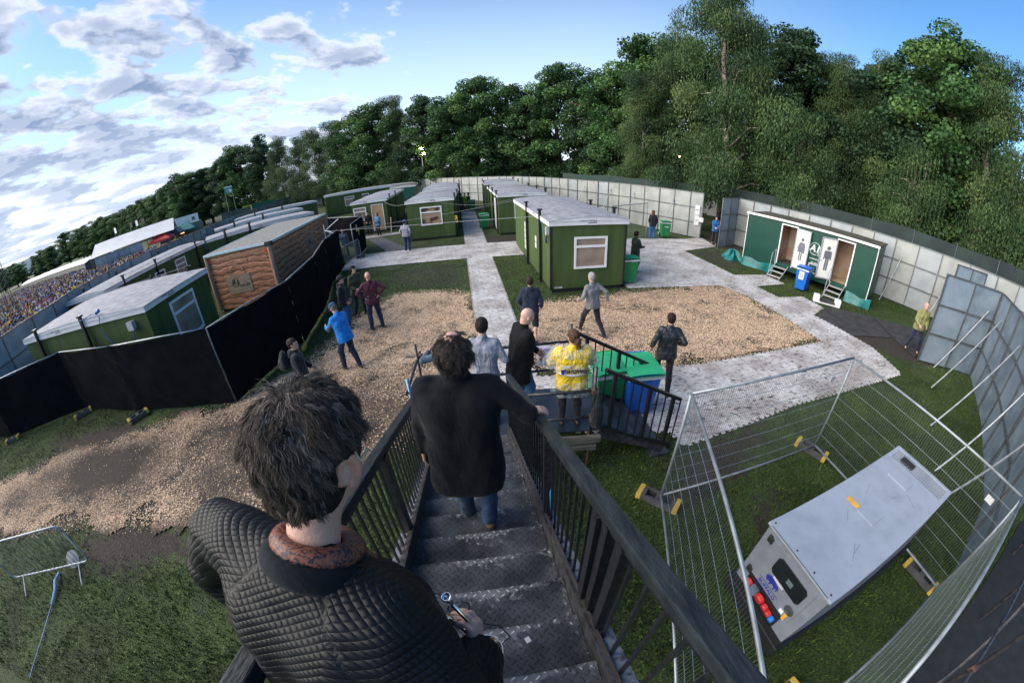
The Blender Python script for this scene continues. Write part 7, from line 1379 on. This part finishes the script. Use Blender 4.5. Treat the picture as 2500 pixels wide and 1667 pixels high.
person((-3.95, 36.5, 0), 190, 1.7, label='steward in a yellow vest among the three on the far straight path', top=('jacket', (.45, .6, .03)), legs=('trousers', DK), hair=('medium', (.06, .04, .03)), vox=.028, facep=False)
person((-3.55, 36.2, 0), 260, 1.74, label='person in a dark blue jacket next to the farthest green bin', top=('jacket', (.02, .05, .08)), legs=('trousers', (.08, .02, .03)), hair=('medium', (.03, .02, .015)), vox=.028, facep=False)
person((5.2, 14.2, 0), 72, 1.76, label='dark haired woman in a green parka beside the bright green bin', top=('coat', (.03, .045, .035)), legs=('trousers', (.02, .02, .05)), hair=('medium', (.03, .012, .012)), hands=((-.1, .3, 1.08), (.14, .32, 1.1)), hood=True, vox=.018)
person((8.65, 20.9, 0), 12, 1.74, label='person with long auburn hair in a black jacket and jeans by the hoarding', top=('jacket', (.012, .014, .018)), legs=('jeans', (.02, .12, .38)), hair=('long', (.16, .06, .025)), hands=((-.18, .2, .95), (.22, .12, .9)), vox=.02, lean=6)
person((12.35, 19.85, 0), 200, 1.76, label='man in a blue team jacket walking in through the gateway with a tray', top=('jacket', (.02, .09, .28)), legs=('trousers', DK), hair=('short', (.02, .015, .01)), cap=(.015, .015, .02), hands=((-.1, .34, 1.05), (.1, .34, 1.05)), feet=((-.08, .2, 0, 5), (.08, -.2, 0, -5)), vox=.018)
o = person((13.2, 6.6, 0), 215, 1.76, label='bald guard in a yellow bib under a clear poncho behind the large gate leaf', top=('jacket', (.6, .55, .1), 'jacket', cloth('lime_bib', (.22, .22, .09), folds=.6)), legs=('trousers', (.015, .02, .05)), shoe=('boot', (.012, .012, .012)), hair=None, hands=((-.15, .28, 1.0), (.15, .28, 1.0)), feet=((-.22, .1, 0, 20), (.18, -.1, 0, -10)), vox=.017)
person((.50, 8.55, 0), 8, 1.76, label='man in a navy hooded jacket and black shorts walking away on the mud', top=('jacket', (.012, .022, .045)), legs=('shorts', (.012, .014, .02)), hair=('short', (.05, .03, .025)), hood=True, hands=((-.26, .12, .95), (.28, .1, .92)), feet=((-.1, .12, 0, 0), (.14, -.16, 0, 0)), vox=.015)
person((2.15, 8.75, 0), -25, 1.8, label='grey haired man in a grey jacket striding across the wood chips', top=('shirt', (.17, .175, .185)), legs=('trousers', (.014, .016, .024)), shoe=('boot', (.02, .02, .02)), hair=('short', (.42, .42, .45)), hands=((-.3, .22, .98), (.36, -.18, .95)), feet=((-.1, .36, 0, 5), (.14, -.38, .02, -10)), lean=9, vox=.015)
person((3.12, 6.05, 0), 14, 1.76, label='man in a dark leather jacket stepping past the blue bin', top=('jacket', (.022, .028, .032), 'jacket', cloth('dark_leather', (.014, .018, .021), rough=.42, folds=.3, spec=.5, sheen=0)), legs=('trousers', (.012, .013, .016)), shoe=('boot', (.012, .012, .012)), hair=('short', (.03, .018, .014)), hands=((-.32, .06, .98), (.28, .18, 1.02)), feet=((-.05, .42, .06, 0), (.10, -.28, .0, 0)), lean=6, vox=.014)
# --- on the landing
person((-.40, 4.38, .78), 3, 1.76, label='man in a thin pale grey top seen from behind on the landing', top=('shirt', (.36, .38, .44), 'shirt', cloth('pale_grey_knit', (.22, .24, .30), rough=.6, folds=.6, sheen=.3)), legs=('trousers', DK), hair=('short', (.025, .018, .016)), vox=.012, hands=((-.24, .22, 1.02), (.24, .22, 1.02)), lean=5)
person((.10, 4.66, .78), 68, 1.78, label='bald man in a black fur coat looking down on the landing', top=('coat', (.01, .01, .01), 'fur_coat', FUR), legs=('jeans', (.03, .10, .22)), hair=None, skin=2, hpitch=30, lean=8, girth=1.08, hands=((-.1, .34, .95), loc((.10, 4.66, .78), 68, (.27, 4.68, 1.50))), vox=.012, finger=True, curl=.9)
person((-.96, 4.62, .78), -25, 1.42, label='mostly hidden person in a slate sleeve holding a hand to their face', top=('jacket', (.06, .09, .13)), legs=('trousers', DK), hair=('medium', (.10, .05, .03)), vox=.014, hands=((-.22, .2, 1.12), (.2, .2, .8)), finger=True)
sw = person((.82, 4.28, .78), 3, 1.60, label='woman steward in a yellow jacket and clear poncho on the landing', top=('jacket', (.7, .5, .02), 'jacket', YEL), legs=('trousers', (.014, .014, .018)), shoe=('boot', (.035, .025, .022)), hair=('short', (.11, .06, .04)), hyaw=-18, vox=.012, girth=1.2, slv=.016, hands=((-.13, .27, .98), (.13, .27, .98)), elbows=((-1, -.5, -.2), (1, -.5, -.2)))
b_ = sw['body']; s_ = sw['s']; nb, u_, rs_, fs_, Pv_ = (sw[k] for k in ('nb', 'u', 'rs', 'fs', 'Pv'))
pon = [seg(Pv_ - u_ * .12 - rs_ * .12, Pv_ - u_ * .12 + rs_ * .12, .20), seg(Pv_ + u_ * .2 - rs_ * .09, Pv_ + u_ * .2 + rs_ * .09, .17), seg(nb - u_ * .08 - rs_ * .15, nb - u_ * .08 + rs_ * .15, .125), seg(sw['shl'], sw['eL'], .10, .115), seg(sw['shr'], sw['eR'], .10, .115), seg(sw['eL'], sw['wL'], .11, .09), seg(sw['eR'], sw['wR'], .11, .09), ell(nb - fs_ * .1, (.13, .09, .1))]
cut_ = Pv_ - u_ * .28
body_obj('poncho', [surf(pon, .013, .05, lambda P: wob(P, .012, 26, 2.), lambda P, d: np.maximum(np.maximum(np.maximum(d, -(P - cut_) @ u_), -(d + .012)), (P - nb) @ u_ - .06))], PONCHO, b_)
hb = body_obj('hair_bun', [surf([ell(sw['hp'](.02, -.11, -.02), (.045, .045, .055)), seg(sw['hp'](.03, -.12, -.04), sw['hp'](.05, -.13, -.15), .035, .02)], .01, .02, lambda P: wob(P, .006, 90))], hairmat('bun', (.13, .07, .045)), b_)
tape = mat('reflective_tape', (.6, .62, .62), rough=.3)
for zz, rr_ in ((.0, 0),):
    ring = MB(); c = Pv_ + u_ * .13; ring.tube([c + rs_ * .215 * math.cos(a) + fs_ * .165 * math.sin(a) for a in np.linspace(0, 6.283, 30)], .014, 5, cap=False); ring.build('hem_tape', tape, b_)
Ms = facing(tuple(nb - u_ * .27 - fs_ * .158 + rs_ * .0), -fs_); font('SHOWSEC', .075, 'lettering', INK, b_, Ms @ Matrix.Translation((.07, .0, .016)), bold=.003)
q = MB(); q.prism([(-.035, .04), (.035, .04), (.032, -.015), (0, -.05), (-.032, -.015)], 0, .003); q.v = [tuple(Ms @ Matrix.Translation((-.14, 0, .016)) @ Vector(p)) for p in q.v]; q.build('emblem', mat('badge_blue', (.02, .05, .3)), b_)
q = MB(); q.bb(-.17, -.05, .06, .085, .012, .016); q.v = [tuple(Ms @ Vector(p)) for p in q.v]; q.build('reflective_strip', tape, b_)
# --- strand hair
def strands(parent, name, hc, HM, s, n, ln, rad, m, keep, grow, curl=0., seed=0, flat_=1., lift=.5, mess=.42):
    r = np.random.default_rng(seed); d = r.normal(size=(n * 3, 3)); d /= np.linalg.norm(d, axis=1)[:, None]; d = d[keep(d)][:n]; n = len(d)
    ax = np.array(rad[0]); P = d * ax; N_ = d / ax; N_ /= np.linalg.norm(N_, axis=1)[:, None]; P = P + np.array(rad[1])
    nc = max(40, n // 60); ci = r.integers(0, n, nc); # clumps
    D2 = ((d[:, None, :] - d[ci][None]) ** 2).sum(-1) if n * nc < 3e7 else None
    own = D2.argmin(1) if D2 is not None else r.integers(0, nc, n); cn = r.normal(size=(nc, 3))
    T = grow(d, P); T = T - N_ * (T * N_).sum(1)[:, None]; T /= np.linalg.norm(T, axis=1)[:, None] + 1e-9
    T = T + cn[own] * mess + r.normal(size=(n, 3)) * .14; T /= np.linalg.norm(T, axis=1)[:, None]
    L_ = ln * r.uniform(.6, 1.15, n) * (1 + .3 * cn[own, 0].clip(-1, 1)); K = 6; pts = []; p = P.copy(); v = N_ * lift + T * .85; tw = cn[own] * 1.0; side = np.cross(N_, T); ph = r.uniform(0, 6.28, nc)[own]
    for k in range(K + 1):
        pts.append(p.copy()); v = v + T * .30 - N_ * (.13) + np.array([0, 0, -.09]); v = v / np.linalg.norm(v, axis=1)[:, None]
        off = side * (curl * np.cos(ph + k * 1.5))[:, None] + N_ * (curl * .6 * np.sin(ph + k * 1.5))[:, None]; p = p + (v + off) * (L_ / K)[:, None]
    # draw strands of a clump together at the tips
    pts = np.stack(pts, 1); cenp = np.zeros((nc, K + 1, 3)); cnt = np.bincount(own, minlength=nc).clip(1)
    for k in range(K + 1):
        for j in range(3): cenp[:, k, j] = np.bincount(own, weights=pts[:, k, j], minlength=nc) / cnt
    w = (np.linspace(0, 1, K + 1) ** 1.3 * .25)[None, :, None]; pts = pts * (1 - w) + cenp[own] * w
    wd = .00085 * s * flat_; uu = np.cross(pts[:, 1] - pts[:, 0], r.normal(size=(n, 3))); uu /= np.linalg.norm(uu, axis=1)[:, None] + 1e-9; vv = np.cross(pts[:, 1] - pts[:, 0], uu); vv /= np.linalg.norm(vv, axis=1)[:, None] + 1e-9
    ring = []
    for k in range(K + 1):
        q = wd * (1 - .75 * k / K)
        for a in (0, 2.094, 4.189): ring.append(pts[:, k] + (uu * math.cos(a) + vv * math.sin(a)) * q)
    V = np.stack(ring, 1) * s; V = V @ HM.T + hc; m_ = 3 * (K + 1)
    f = np.array([(k * 3 + j, k * 3 + (j + 1) % 3, (k + 1) * 3 + (j + 1) % 3, (k + 1) * 3 + j) for k in range(K) for j in range(3)]); F = (np.arange(n)[:, None, None] * m_ + f[None]).reshape(-1, 4)
    tn = np.clip(.5 + .2 * cn[own, 1] + .25 * r.normal(size=n), 0, 1); return npmesh(name, V.reshape(-1, 3), F, m, parent, attrs={'tone': np.repeat(tn, m_)}, smooth=True)
def strand_mat(nm, a, b, c):
    m, nt, P, N, L = _nodes(nm); at = N('ShaderNodeAttribute'); at.attribute_name = 'tone'; r = N('ShaderNodeValToRGB'); e = r.color_ramp.elements; L(at.outputs['Fac'], r.inputs[0]); e[0].color = (*a, 1); e[1].color = (*c, 1); q = e.new(.6); q.color = (*b, 1)
    L(r.outputs[0], P.inputs['Base Color']); P.inputs['Roughness'].default_value = .5; P.inputs['Specular IOR Level'].default_value = .3; return m
# --- man in the black blazer going down
BZ = cloth('black_blazer', (.0055, .0065, .009), rough=.9, folds=.18, sheen=.06, spec=.12)
B0 = (-.385, 1.83, 1.767)
bz = person(B0, 0, 1.89, label='man in a black blazer and jeans going down the stairs with a green bottle', top=('coat', (.014, .016, .022), 'blazer', BZ), legs=('jeans', (.022, .05, .11)), shoe=('shoe', (.13, .09, .06)), hair=None, skin=0, girth=1.24, vox=.0105, finger=True, curl=.35,
            hands=(loc(B0, 0, (-.70, 1.98, 2.55)), loc(B0, 0, (.10, 2.12, 2.785))), elbows=((-.6, -.7, 0), (.75, -.7, -.35)), feet=((-.06, .16, -.14, 12), (.13, .02, .0, -12)), lean=6, lox=.03, palms=(A3(1, 0, 0), A3(0, 0, -1)), hdirs=(None, (1, .3, -.12)), facep=False)
hp_ = bz['hp']; s_ = bz['s']; HMb = bz['HM']; hcb = bz['hc']
body_obj('collar', [surf([seg(bz['nb'] + bz['rs'] * .07 * math.cos(a) * 1.05 + bz['fs'] * .075 * math.sin(a) + bz['u'] * (.035 - .03 * math.sin(a)), bz['nb'] + bz['rs'] * .07 * math.cos(b) * 1.05 + bz['fs'] * .075 * math.sin(b) + bz['u'] * (.035 - .03 * math.sin(b)), .02) for a, b in zip(np.linspace(math.pi * .85, math.pi * 2.15, 9)[:-1], np.linspace(math.pi * .85, math.pi * 2.15, 9)[1:])], .008, .02)], BZ, bz['body'])
seam = MB(); 
seam.tube([bz['nb'] - bz['fs'] * (.098 + .012 * math.sin(t * 3)) * 1.13 - bz['u'] * (.06 + t * .52) for t in np.linspace(0, 1, 10)], .002, 4)
CURL = strand_mat('dark_curly_hair', (.010, .008, .008), (.035, .028, .026), (.15, .13, .13))
def bk(P, d):
    q = (P - hcb) @ HMb / s_; reg = np.maximum(.035 - q[:, 1], q[:, 2] - .06); return np.maximum(np.maximum(d, -reg * s_), (-.125 - q[:, 2]) * s_)
capb = body_obj('hair', [surf([ell(hp_(0, -.03, .03), A3(.092, .11, .088), HMb), ell(hp_(0, -.06, -.055), A3(.105, .07, .075), HMb)], .009, .03, lambda P: wob(P, .006, 75, 1.), bk)], hairmat('dark_curl', (.02, .017, .016)), bz['body'])
strands(capb, 'curls', hcb, HMb, s_, 8500, .075, ((.094, .112, .10), (0, -.025, .012)), CURL, lambda d: (~((d[:, 1] > .4) & (d[:, 2] < .5))) & (d[:, 2] > -.75) & ~((d[:, 2] > .62) & (np.hypot(d[:, 0], d[:, 1] + .30) < .12) & (np.arange(len(d)) % 7 > 0)), lambda d, P: np.column_stack([d[:, 0] * .8, -.15 + d[:, 1] * .6, -np.ones(len(d)) * .9]), curl=.75, seed=3, flat_=1.25)
GB = mat('green_glass', (.01, .22, .03), rough=.06, var=.2, spec=.9); GB.node_tree.nodes['Principled BSDF'].inputs['Transmission Weight'].default_value = .6
wl = bz['wL']; e_ = unit(wl - bz['eL']); pb = A3(*B0) + wl + e_ * .085 + A3(.035, .02, 0)
o = MB().lathe((0, 0, 0), [(0, 0), (.031, 0), (.031, .13), (.026, .15), (.014, .18), (.013, .235), (.0, .237)], 16); o = o.build('bottle', GB, smooth=True); ax = unit(A3(-.25, -.15, 1)); o.location = tuple(pb - ax * .19); o.rotation_euler = Vector(ax).to_track_quat('Z', 'Y').to_euler(); tag(o, 'green glass bottle held low by the man in the blazer', 'bottle')
MB().lathe((0, 0, .05), [(.0315, 0), (.0318, .05), (.0315, .05)], 16).build('bottle_label', mat('label_paper', (.6, .62, .6), var=.3, scale=30), o)
# --- trumpet player right in front of us
def quilt_mat():
    m, nt, P, N, L = _nodes('quilted_black'); P.inputs['Base Color'].default_value = (.004, .0055, .008, 1); P.inputs['Roughness'].default_value = .48; P.inputs['Specular IOR Level'].default_value = .22
    at = N('ShaderNodeAttribute'); at.attribute_name = 'quilt'; sp = N('ShaderNodeSeparateXYZ'); L(at.outputs['Vector'], sp.inputs[0])
    def M_(op, a, b=None):
        n = N('ShaderNodeMath'); n.operation = op
        for i, v in enumerate((a, b)):
            if v is None: continue
            if isinstance(v, (int, float)): n.inputs[i].default_value = v
            else: L(v, n.inputs[i])
        return n.outputs[0]
    k = math.pi / .017
    a = M_('ABSOLUTE', M_('SINE', M_('MULTIPLY', M_('ADD', sp.outputs[0], M_('MULTIPLY', sp.outputs[1], .95)), k * .7))); b = M_('ABSOLUTE', M_('SINE', M_('MULTIPLY', M_('SUBTRACT', sp.outputs[0], M_('MULTIPLY', sp.outputs[1], .95)), k * .7)))
    h = M_('POWER', M_('MULTIPLY', a, b), .45); hm = M_('MULTIPLY', h, sp.outputs[2])
    n = N('ShaderNodeTexNoise'); n.inputs['Scale'].default_value = 26; n.inputs['Detail'].default_value = 5; tc = N('ShaderNodeTexCoord'); L(tc.outputs['Object'], n.inputs[0]); hn = M_('ADD', hm, M_('MULTIPLY', n.outputs['Fac'], .5))
    bp = N('ShaderNodeBump'); bp.inputs['Strength'].default_value = .6; bp.inputs['Distance'].default_value = .006; L(hn, bp.inputs['Height']); L(bp.outputs[0], P.inputs['Normal']); return m
QM = quilt_mat(); RIB = cloth('ribbed_black', (.006, .009, .013), rough=.85, folds=.12, sheen=.05, spec=.15)
H0 = (-.515, .03, 2.485)
HH = 16
hw = lambda *w: loc(H0, HH, w)
hd3 = lambda *w: loc((0, 0, 0), HH, w)
HR_ = strand_mat('greying_brown_hair', (.014, .011, .009), (.08, .062, .051), (.30, .255, .225))
def heropose(**k):
    return person(H0, HH, 1.78, label='trumpet player with thick greying hair in a black quilted jacket right ahead on the stairs', top=('jacket', (.012, .015, .021), 'quilted_jacket', QM), legs=('trousers', (.012, .013, .018)), shoe=('boot', (.015, .015, .015)), hair=None, girth=1.28, vox=.009, finger=True, curl=.95, slv=.022, neckx=.05,
                  shw=(.13, -.05), hands=(hw(-.80, .34, 3.34), hw(-.14, .31, 3.35)), elbows=((-1, -.2, -.3), hd3(.45, -1, -.1)), feet=((-.12, .22, -.04, 8), (.12, .12, -.04, -6)), lean=15, side_lean=1, nfw=.07, shdrop=.035, hipdrop=.09, twist=2, hyaw=4, hpitch=8, palms=(A3(1, 0, 0), hd3(-.95, .1, -.2)), hdirs=(None, hd3(.02, .75, .62)), facep=False, **k)
he = heropose(); hb_ = he['body']; hp_ = he['hp']; s_ = he['s']; HMh = he['HM']; hch = he['hc']
# quilting lines: across the back and down each sleeve
jk = he['tp']; nv = len(jk.data.vertices); co = np.empty(nv * 3, np.float32); jk.data.vertices.foreach_get('co', co); co = co.reshape(-1, 3).astype(float)
qa = np.zeros((nv, 3)); tq = co - he['Pv']; X_, Y_, Z_ = tq @ he['rs'], tq @ he['fs'], tq @ he['u']; qa[:, 0] = X_ + .45 * Y_ * np.sign(X_) * np.clip((np.abs(X_) - .12) / .1, 0, 1); qa[:, 1] = Z_ + Y_ * .9; qa[:, 2] = 1
for sg_ in (-1, 1):
    xl = sg_ * (.085 + (he['nb'] - he['Pv']) @ he['u'] * 0 + .30 * ((.53 - Z_) / .36).clip(0, 1)); qa[:, 2] *= np.where((Y_ < .02) & (Z_ > .12), np.clip(np.abs(X_ - xl) / .008 - .3, 0, 1), 1)
t = jk.data.attributes.new('quilt', 'FLOAT_VECTOR', 'POINT'); t.data.foreach_set('vector', qa.astype(np.float32).ravel())
def ring_pts(c, r1, r2, up, k=26, a0=0, a1=2 * math.pi, tilt=.0): return [c + he['rs'] * r1 * math.cos(a) + he['fs'] * r2 * math.sin(a) + he['u'] * (up + tilt * math.sin(a)) for a in np.linspace(a0, a1, k)]
cr_ = ring_pts(he['nb'] + he['fs'] * .022, .090, .086, .008, tilt=-.045); body_obj('knit_collar', [surf([seg(a, b, .016) for a, b in zip(cr_, cr_[1:])] + [seg(a - he['u'] * .02, b - he['u'] * .02, .018) for a, b in zip(cr_, cr_[1:])], .007, .02)], RIB, hb_)
PAIS = mat('paisley_collar', (.20, .065, .035), rough=.5, c2=(.03, .014, .022), scale=42, detail=1.5, lo=.44, hi=.54, bump=.2)
pz = PAIS.node_tree; nz = [n for n in pz.nodes if n.type == 'TEX_NOISE'][0]; nz.inputs['Distortion'].default_value = 3.5
cs_ = ring_pts(he['nb'] + he['fs'] * .035, .070, .068, .048, tilt=-.03); body_obj('shirt_collar', [surf([seg(a, b, .009) for a, b in zip(cs_, cs_[1:])] + [seg(a - he['u'] * .022 + unit(a - he['nb']) * .01, b - he['u'] * .022 + unit(b - he['nb']) * .014, .0115) for a, b in zip(cs_, cs_[1:])] + [seg(he['nb'] + he['fs'] * .08 + he['rs'] * .035 + he['u'] * .03, he['nb'] + he['fs'] * .125 + he['rs'] * .075 - he['u'] * .055, .016, .008)], .006, .02)], PAIS, hb_)
for e_, w_ in ((he['eL'], he['wL']), (he['eR'], he['wR'])):
    d = unit(w_ - e_); body_obj('cuff', [surf([seg(w_ - d * .055, w_ - d * .002, .043, .036)], .007, .02, lambda P: wob(P, .0012, 200))], RIB, hb_)
# piped seams over the shoulders and down the back
sm_ = MB()
for sg in (-1, 1):
    sm_.tube([he['nb'] + he['rs'] * sg * (.085 + .10 * t) - he['fs'] * (.06 + .035 * math.sin(t * 3.0)) * 1.1 - he['u'] * (-.0 + .02 * t + .30 * t * t) for t in np.linspace(0, 1, 12)], .003, 5)
# hair: dark undercoat, then strands combed back and down from the crown
def hk(P, d):
    q = (P - hch) @ HMh / s_; reg = np.maximum(.045 - q[:, 1], q[:, 2] - .07); ear = np.maximum(np.maximum(.066 - np.abs(q[:, 0]), np.abs(q[:, 2] + .012) - .036), np.abs(q[:, 1] + .002) - .030)
    return np.maximum(np.maximum(np.maximum(d, -reg * s_), -ear * s_), (-.07 - q[:, 2] - .25 * (q[:, 1] + .06).clip(0, 1)) * s_)
caph = body_obj('hair', [surf([ell(hp_(0, -.018, .04), A3(.096, .118, .112) * s_, HMh), ell(hp_(0, -.05, -.035), A3(.086, .074, .075) * s_, HMh)], .008, .03, None, hk)], hairmat('undercoat', (.022, .018, .016)), hb_)
def keeph(d): return (~((d[:, 1] > .45) & (d[:, 2] < .45))) & (d[:, 2] > -.42) & ~((np.abs(d[:, 0]) > .6) & (np.abs(d[:, 1] - .05) < .42) & (d[:, 2] < .2))
def growh(d, P):
    c = np.array([.05, -.35, .93]); t = d - c; t[:, 2] -= .55; sw_ = np.cross(np.array([0, 0, 1.]), t) * .25; return t + sw_
strands(caph, 'hair_strands', hch, HMh, s_, 30000, .036, ((.096, .118, .112), (0, -.018, .038)), HR_, keeph, growh, curl=.5, seed=5, flat_=.75, lift=.14, mess=.3)
strands(caph, 'hair_strands', hch, HMh, s_, 7000, .024, ((.086, .078, .084), (0, -.045, -.022)), HR_, lambda d: (d[:, 1] < .15) & (d[:, 2] < .05) & (d[:, 2] > -.5) & ~((np.abs(d[:, 0]) > .75) & (d[:, 1] > -.3)), lambda d, P: np.column_stack([d[:, 0] * .2, d[:, 1] * .1, -np.ones(len(d))]), curl=.1, seed=6)
# ear with rim and lobe
for sx in (-1, 1):
    er = [seg(hp_(sx * (.078 + .012 * math.sin(a * .5)), -.004 - .019 * math.cos(a), -.006 + .030 * math.sin(a)), hp_(sx * (.078 + .012 * math.sin(b * .5)), -.004 - .019 * math.cos(b), -.006 + .030 * math.sin(b)), .0052, .0052) for a, b in zip(np.linspace(-1.2, 3.6, 12)[:-1], np.linspace(-1.2, 3.6, 12)[1:])]
    body_obj('ear', [surf(er + [ell(hp_(sx * .078, .004, -.004), A3(.006, .016, .026) * s_, HMh), ell(hp_(sx * .08, .006, -.036), A3(.006, .009, .011) * s_, HMh)], .0035, .01)], mat('ear_skin', (.58, .27, .20), rough=.45, var=.1), hb_)
MB().tube([hp_(.083, .018, .028), hp_(.084, .03, .0), hp_(.078, .06, .01)], .0028, 6).build('earpiece', mat('clear_plastic', (.6, .5, .35), rough=.15), hb_)
# trumpet
SLV = mat('silver_plate', (.72, .72, .72), rough=.12, metal=1., var=.1, scale=30, spec=.8); BRS = mat('worn_brass', (.62, .42, .24), rough=.2, metal=1., var=.2, scale=20)
mp_ = A3(-.180, .375, 3.60); bl_ = A3(-.105, .385, 3.14); tz = unit(mp_ - bl_); tx = unit(A3(-1, -.15, 0) - tz * (A3(-1, -.15, 0) @ tz)); ty = np.cross(tz, tx)
tr = empty('trumpet', tuple(bl_), 0, 'silver trumpet held upright in the right hand of the quilted jacket man', 'trumpet')
T_ = lambda x, y, z: tx * x + ty * y + tz * z
bt = MB()
bt.tube([T_(0, 0, .472), T_(0, 0, .10), T_(0, 0, .06)], .0062, 8); bt.build('lead_pipe', SLV, tr, smooth=True)
bl = MB(); bl.lathe((0, 0, 0), [(.0615, 0), (.058, .006), (.042, .022), (.028, .05), (.018, .09), (.012, .15), (.009, .22), (.0075, .30)], 28, tz); bl.v = [tuple(A3(*p) + T_(.036, 0, -.02)) for p in bl.v]
bl.build('bell', SLV, tr, smooth=True); rim = MB().tube([T_(.036 + .061 * math.cos(a), .061 * math.sin(a), -.02) for a in np.linspace(0, 6.283, 33)], .002, 5, cap=False); rim.build('bell_rim', SLV, tr)
bw = MB(); bw.tube([T_(.036, 0, .27)] + [T_(.036 + .032 * math.sin(a) + (.0), 0, .33 + .06 * math.sin(a) * 0 + .045 * math.sin(a)) for a in ()] + [T_(.036 + .028 * (1 - math.cos(a)), .0, .33 + .035 * math.sin(a)) for a in np.linspace(0, math.pi, 12)] + [T_(.092, 0, .12)], .0085, 8); bw.build('bell_bow', SLV, tr, smooth=True)
ts = MB(); ts.tube([T_(0, 0, .12)] + [T_(0, .02 * (1 - math.cos(a)), .07 - .03 * math.sin(a)) for a in np.linspace(0, math.pi, 10)] + [T_(0, .04, .17)], .0068, 8); ts.build('tuning_slide', BRS, tr, smooth=True)
for i in range(3):
    v = MB(); v.tube([T_(.02, -.045, .17 + i * .027), T_(.02, .06, .17 + i * .027)], .0115, 12); v.tube([T_(.02, -.062, .17 + i * .027), T_(.02, -.045, .17 + i * .027)], .003, 6); v.tube([T_(.02, -.066, .17 + i * .027), T_(.02, -.062, .17 + i * .027)], .0085, 10); v.build('valve', SLV, tr, smooth=True)
mc = MB().lathe(tuple(T_(0, 0, .47)), [(.0045, -.05), (.006, -.03), (.009, -.008), (.0135, .008), (.0138, .013), (.0095, .014), (.006, .004), (.0, -.004)], 20, tz); mc.build('mouthpiece', SLV, tr, smooth=True); MB().lathe(tuple(T_(0, 0, .476)), [(.0092, .002), (.0, -.012)], 14, tz).build('mouthpiece_cup', BRS, tr)
pk_ = MB(); q = frame(T_(.085, -.02, .20), T_(.085, -.02, .36)); pk_.bar(T_(.088, -.025, .19), T_(.088, -.025, .36), .05, .02); pk_.build('radio_pack', mat('matt_black', (.02, .02, .022), rough=.5), tr, bevel=.003)
MB().tube([T_(.095, -.03, .36), T_(.095, -.03, .40)], .006, 8).build('pack_plug', mat('plug_silver', (.6, .6, .55), rough=.3, metal=.6), tr); MB().tube([T_(.095, -.03, .40), T_(.095, -.03, .408)], .0062, 8).build('plug_tip', mat('orange_ring', (.8, .35, .03)), tr)
cbl = MB(); cbl.tube([T_(.03 + (.03 + .004 * math.sin(7 * a)) * math.cos(a), -.055 - .01 * math.sin(3 * a), .27 + (.034 + .003 * math.cos(5 * a)) * math.sin(a)) for a in np.linspace(0, 6.283 * 4, 80)], .0016, 5); cbl.tube([T_(.095, -.03, .41), T_(.11, -.03, .47), T_(.07, -.04, .46), T_(.05, -.06, .38), T_(.04, -.055, .31)], .0014, 5); cbl.build('coiled_cable', INK, tr)
cbm = MB(); cbm.tube([T_(.10, .0, -.03), T_(-.02, -.03, -.06), T_(-.06, -.03, 0), T_(-.05, -.04, .1), T_(.0, -.03, .2)], .0022, 6); cbm.build('clip_microphone', INK, tr)
